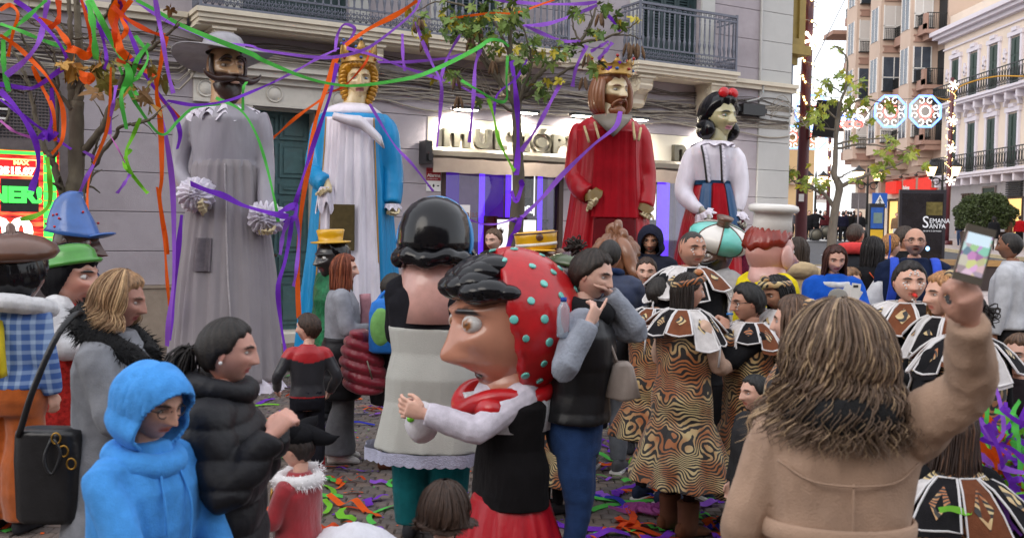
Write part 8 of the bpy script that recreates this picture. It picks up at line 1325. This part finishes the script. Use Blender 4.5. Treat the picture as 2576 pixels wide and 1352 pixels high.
for w_, tip, sx in (((1766, 530, -.42), (1784, 552, -.5), 1), ((1856, 532, -.1), (1854, 556, -.15), -1)): b = MB(); frill(b, G.loc(*w_), rotm('Y', .6 if sx > 0 else 0), .1, .17, .1, 9, .15, 4); b.build('cuff_lace', TUL, G.root); ghand(G, w_, tip, 0, sx, gloss('giant_grey', S(170, 166, 152)), 2.3, .7)
V, Q, T, C = hair_geo((.5,)*3, th=.15, style=0, rough=.012).arrays(); b = MB(); b.add(G.hx(V), Q, T); [b.ell(G.hx((s_*.4, -.06, -.3)), .2*G.hh, .34*G.hh, .26*G.hh, 20, 12) for s_ in (-1, 1)]; b.ell(G.hx((0, -.32, -.25)), .4*G.hh, .26*G.hh, .32*G.hh, 20, 12); b.build('black_hair', G_blk, G.root); b = MB()
for s_ in (-1, 1): b.ell(G.hx((s_*.15+.02, .3, .58)), .15*G.hh, .08*G.hh, .13*G.hh, 14, 9, R=rotm('Y', s_*.3))
b.ell(G.hx((.02, .34, .57)), .05*G.hh, .06*G.hh, .06*G.hh, 10, 7); b.build('red_bow', G_red, G.root)
b = MB(); R = []
for t in np.linspace(0, 1, 16): c = G.loc(1858+10*t, 540+150*t, -.12); R.append([c+np.array([(.06+.09*t)*cos(x)*(1+.2*sin(5*x+t*6)), (.04+.05*t)*sin(x), .03*sin(4*x)*t]) for x in np.arange(30)*2*pi/30])
b.loft(R); sc = b.build('lace_shawl', cloth('shawl_burgundy', S(96, 24, 48), bump=.8, bscale=60, var=.4, scale=30), None); sc.parent = G.root
# ================================================================== PAPER STREAMERS
SCOL = {'p': S(124, 50, 205), 'v': S(160, 96, 224), 'g': S(92, 208, 86), 'l': S(126, 206, 50), 'o': S(246, 100, 14), 'r': S(226, 78, 22), 'b': S(40, 50, 180), 'k': S(200, 110, 190)}
SNAME = {'p': 'purple', 'v': 'light purple', 'g': 'green', 'l': 'lime green', 'o': 'orange', 'r': 'dark orange', 'b': 'blue', 'k': 'pink'}
def paper(c):
    m = mat('crepe_'+SNAME[c].replace(' ', '_'), SCOL[c], rough=.8, var=.12, scale=6, bump=.4, bscale=120)
    if not m.get('done'):
        m['done'] = 1; t = m.node_tree; b = t.nodes['Principled BSDF']; o = t.nodes['Material Output']; tr = nd(t, 'ShaderNodeBsdfTranslucent'); tr.inputs[0].default_value = (*SCOL[c], 1); mx = nd(t, 'ShaderNodeMixShader'); mx.inputs[0].default_value = .35; t.links.new(b.outputs[0], mx.inputs[1]); t.links.new(tr.outputs[0], mx.inputs[2]); t.links.new(mx.outputs[0], o.inputs['Surface'])
    return m
def ribbon(pts, w_, tw=1., seed=0, n=None, flat=0.):
    rg = np.random.default_rng(seed); n = n or max(20, 9*len(pts)); s = spl(pts, n); t = np.gradient(s, axis=0); t /= np.linalg.norm(t, axis=1)[:, None]+1e-9; v = s-CC; v /= np.linalg.norm(v, axis=1)[:, None]; a = np.cross(t, v); a /= np.linalg.norm(a, axis=1)[:, None]+1e-9; b_ = np.cross(a, t); u = np.linspace(0, 1, n); th = tw*np.sin(u*rg.uniform(2, 7)+rg.uniform(0, 6))+.35*tw*np.sin(u*rg.uniform(9, 16)+rg.uniform(0, 6)); d = a*np.cos(th)[:, None]+b_*np.sin(th)[:, None]; ww = w_*(.85+.2*np.sin(u*13+seed))[:, None]
    return s-d*ww/2, s+d*ww/2, s+b_*(.03*w_)*np.sin(u*20)[:, None]
NS = [0]
def stream(c, w_, D0, D1, pts, label, tw=.6):
    w_ *= 1.08
    NS[0] += 1; k = len(pts); D = np.linspace(D0, D1, k); p = [P(x, y, d+(.12*sin(i*2.1+NS[0]) if 0 < i < k-1 else 0)) for i, ((x, y), d) in enumerate(zip(pts, D))]
    L_, R_, M_ = ribbon(p, w_*(D0+D1)/2/F, tw, NS[0]); b = MB(); b.loft(np.stack([L_, M_, R_], 1), closed=False); o = b.build('paper_streamer', paper(c)); tag(o, label, 'streamer', 'paper streamers hanging in the trees and over the giants'); return o
LT = [('p', 12, [(36, 0), (81, 33), (147, 107), (169, 160), (143, 182), (91, 218), (59, 221), (0, 212)], 'purple streamer sweeping in a big curve across the left tree to the picture edge'), ('g', 10, [(117, 0), (65, 46), (10, 92)], 'green streamer slanting down to the left in the top left corner'), ('g', 10, [(0, 60), (52, 78), (107, 101), (166, 121)], 'green streamer running from the left edge to the left tree trunk'),
 ('g', 14, [(8, 100), (10, 170), (22, 230)], 'short green streamer hanging straight down at the left edge'), ('o', 11, [(0, 88), (39, 114), (81, 153), (120, 195), (150, 248), (160, 293), (156, 352), (130, 388)], 'long orange streamer curving from the left edge down to the left tree fork'), ('o', 11, [(81, 166), (107, 221), (133, 277), (140, 355)], 'orange streamer hanging inside the left fork of the left tree'),
 ('v', 14, [(15, 190), (65, 150), (98, 104), (110, 55), (120, 0)], 'wide light purple streamer rising to the top left of the left tree'), ('p', 15, [(0, 228), (45, 277), (88, 352), (96, 420), (78, 480)], 'purple streamer hanging in front of the lit game screen'), ('k', 8, [(0, 303), (39, 332), (91, 349)], 'pink purple streamer in front of the metal grille'), ('p', 10, [(0, 250), (60, 293), (107, 326), (179, 375)], 'purple streamer tied across the left fork of the left tree'),
 ('p', 12, [(130, 221), (131, 293), (120, 336), (105, 352)], 'short purple streamer dangling from a left branch of the left tree'), ('o', 10, [(0, 26), (26, 13), (45, 36), (33, 81), (20, 143)], 'orange streamer curled in the top left corner'), ('o', 14, [(95, 49), (137, 65), (170, 107), (176, 130)], 'orange streamer wrapped to the upper left trunk'), ('r', 14, [(147, 0), (147, 49), (124, 72)], 'dark orange streamer hanging from the top near the left trunk'),
 ('g', 16, [(221, 0), (234, 65), (241, 150)], 'broad green streamer hanging straight from the top right of the left tree'), ('g', 17, [(228, 0), (254, 49), (287, 114), (325, 182), (306, 235)], 'broad green streamer slanting through the right side of the left tree'), ('p', 12, [(202, 0), (247, 65), (293, 117), (345, 163), (391, 225), (436, 287), (453, 335), (446, 375)], 'long purple streamer falling from the left tree to the grey giant shoulder'), ('p', 12, [(300, 0), (313, 49), (345, 130), (352, 160)], 'purple streamer in the orange bundle right of the left tree'),
 ('v', 12, [(391, 0), (401, 59), (410, 107), (423, 182), (436, 235)], 'light purple streamer hanging free between the left tree and the grey hat'), ('r', 12, [(283, 16), (326, 52), (380, 80), (417, 91)], 'dark orange streamer running right towards the grey hat'), ('o', 13, [(417, 91), (404, 163), (394, 228), (404, 309), (407, 440), (402, 500), (415, 590), (420, 640)], 'long orange streamer hanging beside the grey giant'), ('r', 11, [(293, 150), (358, 176), (388, 192), (400, 240), (455, 300)], 'dark orange streamer bent down to the grey giant shoulder'), ('r', 10, [(205, 0), (222, 60), (228, 110), (222, 128)], 'dark orange streamer close right of the left trunk'),
 ('o', 22, [(296, 0), (284, 45), (296, 90), (302, 125), (320, 150)], 'crumpled orange bundle at the top right of the left tree'), ('r', 16, [(310, 0), (296, 40), (288, 80), (294, 120)], 'dark orange strip twisted in the bundle of the left tree'), ('o', 12, [(330, 0), (305, 40), (318, 75), (300, 110), (330, 148)], 'orange strip looping in the bundle of the left tree'), ('o', 24, [(172, 122), (195, 128), (215, 140), (230, 132), (240, 125)], 'orange knot tied round the left trunk'), ('o', 18, [(200, 185), (222, 190), (232, 200), (218, 207), (205, 190)], 'orange loop below the leaves of the left tree'),
 ('g', 12, [(375, 110), (345, 150), (330, 200), (305, 238), (318, 325)], 'green streamer dangling through the yellow leaves of the left tree'), ('g', 9, [(300, 168), (320, 215), (345, 265), (405, 338), (450, 302), (487, 272), (555, 262)], 'green streamer looping from the left tree to the grey giant neck'), ('l', 10, [(353, 297), (335, 340), (317, 384), (328, 430), (358, 471), (372, 486)], 'lime green streamer hanging in front of the bare wall'), ('l', 9, [(330, 375), (312, 400), (318, 425), (340, 448)], 'short lime green curl beside the hanging lime streamer'), ('v', 8, [(327, 438), (312, 462), (294, 486)], 'short light purple scrap floating before the bare wall'), ('k', 4, [(276, 338), (300, 380), (322, 425)], 'thin pink streamer before the bare wall'),
 ('l', 13, [(118, 395), (125, 450), (124, 512), (95, 540), (51, 552)], 'lime green streamer hanging down to the brown beret'), ('o', 8, [(279, 169), (271, 317), (225, 445), (220, 563), (222, 690)], 'narrow orange streamer hanging down behind the blue pointed hat'), ('v', 10, [(210, 380), (238, 402), (218, 445), (200, 485)], 'light purple streamer in the right fork of the left tree'), ('p', 10, [(250, 62), (262, 110), (268, 150), (262, 175)], 'purple streamer beside the broad green one in the left tree'), ('g', 9, [(340, 90), (372, 140), (350, 190), (330, 210), (345, 240)], 'green streamer crumpled among right branches of the left tree'), ('v', 9, [(292, 215), (285, 260), (278, 300), (276, 338)], 'light purple streamer hanging in front of the wall right of the left trunk'), ('p', 18, [(95, 350), (112, 338), (125, 345), (140, 330), (118, 352)], 'purple bow tied on the left branch fork')]
for c, w_, p, l in LT: stream(c, w_, 9.2, 9.3 if 'giant' not in l else 10.7, p, l)
MID = [('g', 11, 9.5, 12.3, [(342, 0), (391, 26), (453, 62), (537, 98), (629, 134), (664, 153), (768, 195), (846, 213), (905, 215), (989, 204), (1055, 190), (1120, 163), (1195, 125), (1232, 101), (1261, 103), (1281, 117)], 'very long green streamer strung from the left tree past the queen to the leafy tree'), ('v', 9, 9.6, 12.4, [(339, 0), (407, 46), (489, 81), (553, 107), (629, 115), (664, 127), (781, 143), (846, 143), (918, 124), (973, 88), (1038, 33), (1058, -4)], 'long light purple streamer strung across the grey hat and the queen crown'),
 ('o', 12, 13., 12.4, [(869, 114), (924, 75), (999, 36), (1050, 2)], 'orange streamer rising from the queen crown to the balcony'), ('o', 14, 12.9, 12.8, [(846, 143), (827, 202), (807, 261), (791, 319), (781, 391), (757, 538), (749, 692), (752, 800)], 'long orange streamer falling from the queen crown to the ground'), ('p', 11, 12.7, 12.6, [(848, 160), (830, 240), (800, 330), (770, 420), (752, 480), (738, 530)], 'purple streamer falling beside the long orange one left of the queen'), ('o', 8, 12.7, 12.9, [(812, 248), (748, 293), (696, 339), (667, 360)], 'orange streamer flying left in front of the teal door'), ('r', 6, 12.9, 12.9, [(814, 238), (859, 221), (879, 205), (918, 160), (931, 127)], 'thin dark orange streamer across the queen face'),
 ('v', 7, 11., 13., [(692, 205), (750, 175), (794, 150), (853, 121)], 'light purple streamer slanting up to the queen crown'), ('p', 8, 9.6, 11., [(420, 253), (492, 264), (573, 253), (640, 228), (692, 205)], 'purple streamer tied round the neck of the grey giant'), ('v', 8, 13., 13.2, [(843, 130), (849, 88), (866, 62), (892, 72), (879, 101), (862, 111)], 'light purple loop standing on the queen crown'), ('v', 8, 12.9, 12.4, [(872, 121), (941, 140), (1006, 166), (1087, 192), (1146, 212), (1199, 238), (1222, 244)], 'light purple streamer slanting down from the queen crown to the leafy tree'),
 ('v', 9, 13., 12.4, [(950, 156), (1022, 156), (1120, 147), (1172, 137)], 'level light purple streamer right of the queen crown'), ('v', 9, 12.4, 12.4, [(1012, 85), (1014, 147), (1019, 179)], 'short light purple streamer hanging under the balcony left of the leafy tree'), ('v', 9, 12.2, 12.2, [(1045, 55), (1064, 107), (1087, 160), (1110, 212), (1107, 283), (1099, 371)], 'long light purple streamer hanging down to the letter m'), ('v', 8, 12.2, 12.2, [(1159, 86), (1133, 130), (1113, 182), (1110, 221)], 'light purple streamer crossing in front of the wall vent'), ('v', 10, 12.2, 12.2, [(1209, 124), (1196, 163), (1191, 244), (1181, 358)], 'light purple streamer hanging left of the leafy trunk over the sign'),
 ('v', 11, 12.2, 12.3, [(1414, 202), (1378, 270), (1346, 329), (1310, 381)], 'light purple streamer slanting down to the leafy trunk from the right'), ('p', 14, 12.2, 12.2, [(1287, 153), (1297, 228), (1302, 293), (1303, 375), (1299, 440)], 'purple streamer running down the leafy trunk'), ('p', 13, 12.3, 12.3, [(1286, 480), (1298, 505), (1312, 470), (1310, 452)], 'purple turn wound round the leafy trunk above the poster'), ('p', 14, 12.3, 12.3, [(1312, 545), (1300, 575), (1285, 600), (1270, 650)], 'purple tail below the windings on the leafy trunk'), ('p', 12, 12.3, 12.3, [(1284, 548), (1297, 556), (1313, 548)], 'purple lower turn wound round the leafy trunk'),
 ('v', 12, 14., 12.4, [(1561, 280), (1548, 319), (1492, 365), (1414, 440), (1361, 500), (1312, 545)], 'long light purple streamer from the king neck to the leafy trunk'), ('l', 9, 12.2, 12.2, [(1229, 248), (1242, 293), (1255, 352), (1281, 407), (1295, 430)], 'lime green streamer hanging down to the awning by the leafy trunk'), ('g', 8, 12.2, 12.2, [(1160, 202), (1199, 225), (1251, 254), (1274, 249), (1274, 195), (1277, 140)], 'green streamer looping low through the leafy tree'), ('v', 9, 12.2, 12.5, [(1240, -2), (1264, 2), (1362, 10), (1460, 10), (1502, 5)], 'light purple streamer level along the top in the leafy tree'), ('v', 10, 12.2, 12.5, [(1316, 65), (1382, 59), (1466, 29), (1502, 13)], 'light purple streamer rising to the right in the leafy tree'), ('v', 9, 12.2, 12.4, [(1320, 65), (1408, 101), (1460, 104)], 'light purple streamer falling to the right in the leafy tree'),
 ('v', 8, 12.4, 12.4, [(1486, 130), (1531, 104)], 'short light purple streamer among the pods of the leafy tree'), ('v', 10, 12.4, 12.4, [(1505, 150), (1541, 107)], 'light purple streamer end just above the king crown'), ('v', 10, 12.4, 12.4, [(1440, 218), (1450, 169), (1476, 114)], 'light purple streamer hanging left of the king crown'), ('p', 8, 12.4, 12.6, [(1515, 20), (1541, 52), (1561, 81)], 'purple streamer at the right end of the leafy tree'), ('p', 9, 14.1, 14.1, [(1515, 160), (1530, 172), (1545, 164), (1562, 155)], 'purple streamer draped on the king crown'), ('o', 6, 12.3, 12.3, [(1118, 49), (1167, 42), (1238, 33), (1297, 33), (1362, 11), (1395, 0)], 'thin orange streamer threaded through the top of the leafy tree'), ('p', 7, 12.2, 12.2, [(1242, 293), (1251, 238), (1297, 199), (1316, 169), (1326, 150)], 'purple streamer wandering up through the leafy tree'), ('v', 7, 13., 13.4, [(930, 262), (990, 361), (1039, 415), (1090, 481)], 'light purple streamer from behind the queen down to the black hair dome'), ('v', 5, 11.5, 12.2, [(1180, 552), (1215, 563), (1255, 562), (1300, 548)], 'thin light purple streamer from the hair dome to the leafy trunk'),
 ('p', 15, 10.55, 10.75, [(479, 461), (520, 478), (563, 492), (614, 517), (692, 538), (725, 545)], 'broad purple streamer tied across the grey giant waist'), ('p', 14, 10.8, 10.9, [(692, 538), (720, 525), (745, 515), (740, 545), (715, 560)], 'purple bow beside the grey giant hand'), ('v', 12, 10.8, 10.9, [(728, 545), (712, 590), (705, 640)], 'light purple tail below the purple bow'), ('p', 12, 10.9, 10.9, [(735, 548), (728, 600), (716, 660), (700, 720), (705, 800), (718, 885)], 'long purple tail hanging from the bow in front of the teal door'), ('v', 9, 10.9, 11., [(745, 540), (752, 600), (745, 680), (738, 720)], 'light purple tail right of the purple bow'), ('g', 8, 10.6, 10.7, [(543, 246), (604, 276), (640, 328), (666, 400), (690, 500), (700, 558)], 'green streamer hanging from the grey giant neck along his arm'), ('g', 8, 10.7, 10.7, [(620, 206), (612, 225), (611, 278)], 'short green streamer by the grey giant beard'), ('v', 13, 10.2, 10.4, [(405, 297), (420, 358), (435, 486), (437, 692), (425, 800), (420, 870)], 'long light purple streamer hanging left of the grey giant'), ('p', 13, 10.6, 10.7, [(457, 540), (447, 640), (435, 760), (426, 855)], 'purple streamer along the edge of the grey robe'), ('o', 9, 10.4, 10.5, [(395, 470), (412, 590), (420, 700), (426, 770)], 'orange strip crossing the long purple one left of the grey giant')]
for c, w_, d0, d1, p, l in MID: stream(c, w_, d0, d1, p, l)
# scraps lying on the paving
rg = np.random.default_rng(21); zones = [((690, 1010), (885, 1330), 62, 'beside the grey apron figure'), ((1480, 1650), (1040, 1345), 52, 'by the striped track pants'), ((1640, 1900), (1130, 1350), 60, 'around the brown ankle boots'), ((0, 70), (1080, 1345), 22, 'in the bottom left corner'), ((1850, 1960), (1180, 1350), 12, 'near the curly haired woman'), ((420, 720), (930, 1010), 10, 'at the hem of the grey giant')]
for (x0, x1), (y0, y1), n, zn in zones:
    for _ in range(n):
        x, y = rg.uniform(x0, x1), rg.uniform(y0, y1); v = ray(x, y); q = CC+v*(.012-CAMH)/v[2]; c = rg.choice(list('ooorrggglpppvb')); L = rg.uniform(.12, .5); a = rg.normal(0, .7)+(pi if rg.random() < .5 else 0); k = 7; t = np.linspace(0, 1, k); bend = rg.normal(0, .55)
        pts = np.c_[q[0]+L*t*np.cos(a+bend*t), q[1]+L*t*np.sin(a+bend*t), .008+np.abs(rg.normal(0, .018))*np.sin(t*pi*rg.uniform(1, 3))**2]; s = spl(pts, 16); tt = np.gradient(s, axis=0); tt /= np.linalg.norm(tt, axis=1)[:, None]; sd = np.cross(tt, (0, 0, 1.)); sd /= np.linalg.norm(sd, axis=1)[:, None]; th = rg.normal(0, .12)+.22*np.sin(np.linspace(0, rg.uniform(2, 8), 16)); d = sd*np.cos(th)[:, None]; d[:, 2] = np.abs(np.sin(th))*.6; w_ = rg.uniform(.035, .06)
        b = MB(); b.strip(s-sd*w_/2, s-sd*w_/2+d*w_+np.array([0, 0, .003])); o = b.build('streamer_scrap', paper(c)); tag(o, '%s %s paper streamer scrap %s' % ('long' if L > .36 else 'short', SNAME[c], zn), 'paper scrap', 'streamer scraps on the ground')
b = MB()
for _ in range(700): x, y = rg.uniform(-3.5, 4), rg.uniform(5.8, 11); s = rg.uniform(.006, .016); a = rg.uniform(0, 6); b.add([(x+s*cos(a+k*pi/2), y+s*sin(a+k*pi/2), .004+.002*k) for k in range(4)], [(0, 1, 2, 3)], mi=int(rg.integers(4)))
tag(b.build('confetti', [paper(c) for c in 'ogpk'], None, smooth=False), 'tiny coloured confetti flecks strewn over the paving', 'confetti', kind='stuff')
# heap of streamers at lower right
b = MB(); hp = P(2538, 1230, 3.9); rg = np.random.default_rng(8)
for _ in range(620):
    d = rg.normal(size=3); d /= np.linalg.norm(d); c = np.array([hp[0]+.06, hp[1]+.1, .58])+d*np.array([.36, .3, .56])*rg.uniform(.6, 1); pts = [c]; dr = rg.normal(size=3)
    for k in range(9): dr = dr*.8+rg.normal(size=3)*.45; pts.append(pts[-1]+dr*.04)
    L_, R_, M_ = ribbon(pts, rg.uniform(.02, .032), .8, int(rg.integers(999)), 26); L_[:, 2] = np.maximum(L_[:, 2], .01); R_[:, 2] = np.maximum(R_[:, 2], .012); b.strip(L_, R_, mi=int(rg.integers(6)))
tag(b.build('streamer_heap', [paper(c) for c in 'pgoplv']), 'big tangled heap of purple, green and orange streamers at the lower right', 'streamer heap', kind='stuff')
b = MB()
for _ in range(40):
    c = P(1640, 1190, 6.6)*[1, 1, 0]+[rg.uniform(-.12, .12), rg.uniform(-.06, .06), .03]; t = np.linspace(0, 9, 16); s = np.c_[c[0]+.03*np.cos(t)+.01*t*rg.normal(), c[1]+.03*np.sin(t), c[2]+.02*np.sin(t*.7)]; b.strip(s, s+[0, .0, .02])
tag(b.build('pink_curls', paper('k')), 'small heap of pink curled paper ribbon on the paving', 'paper ribbon')
run_jobs()
# lettering turned into plain meshes
dg = bpy.context.evaluated_depsgraph_get(); dg.update()
for o in [o for o in COL.objects if o.type == 'FONT']:
    me = bpy.data.meshes.new_from_object(o.evaluated_get(dg)); n = o.name; p, mx = o.parent, o.matrix_local.copy(); bpy.data.objects.remove(o)
    q = bpy.data.objects.new(n, me); COL.objects.link(q); q.parent = p; q.matrix_local = mx
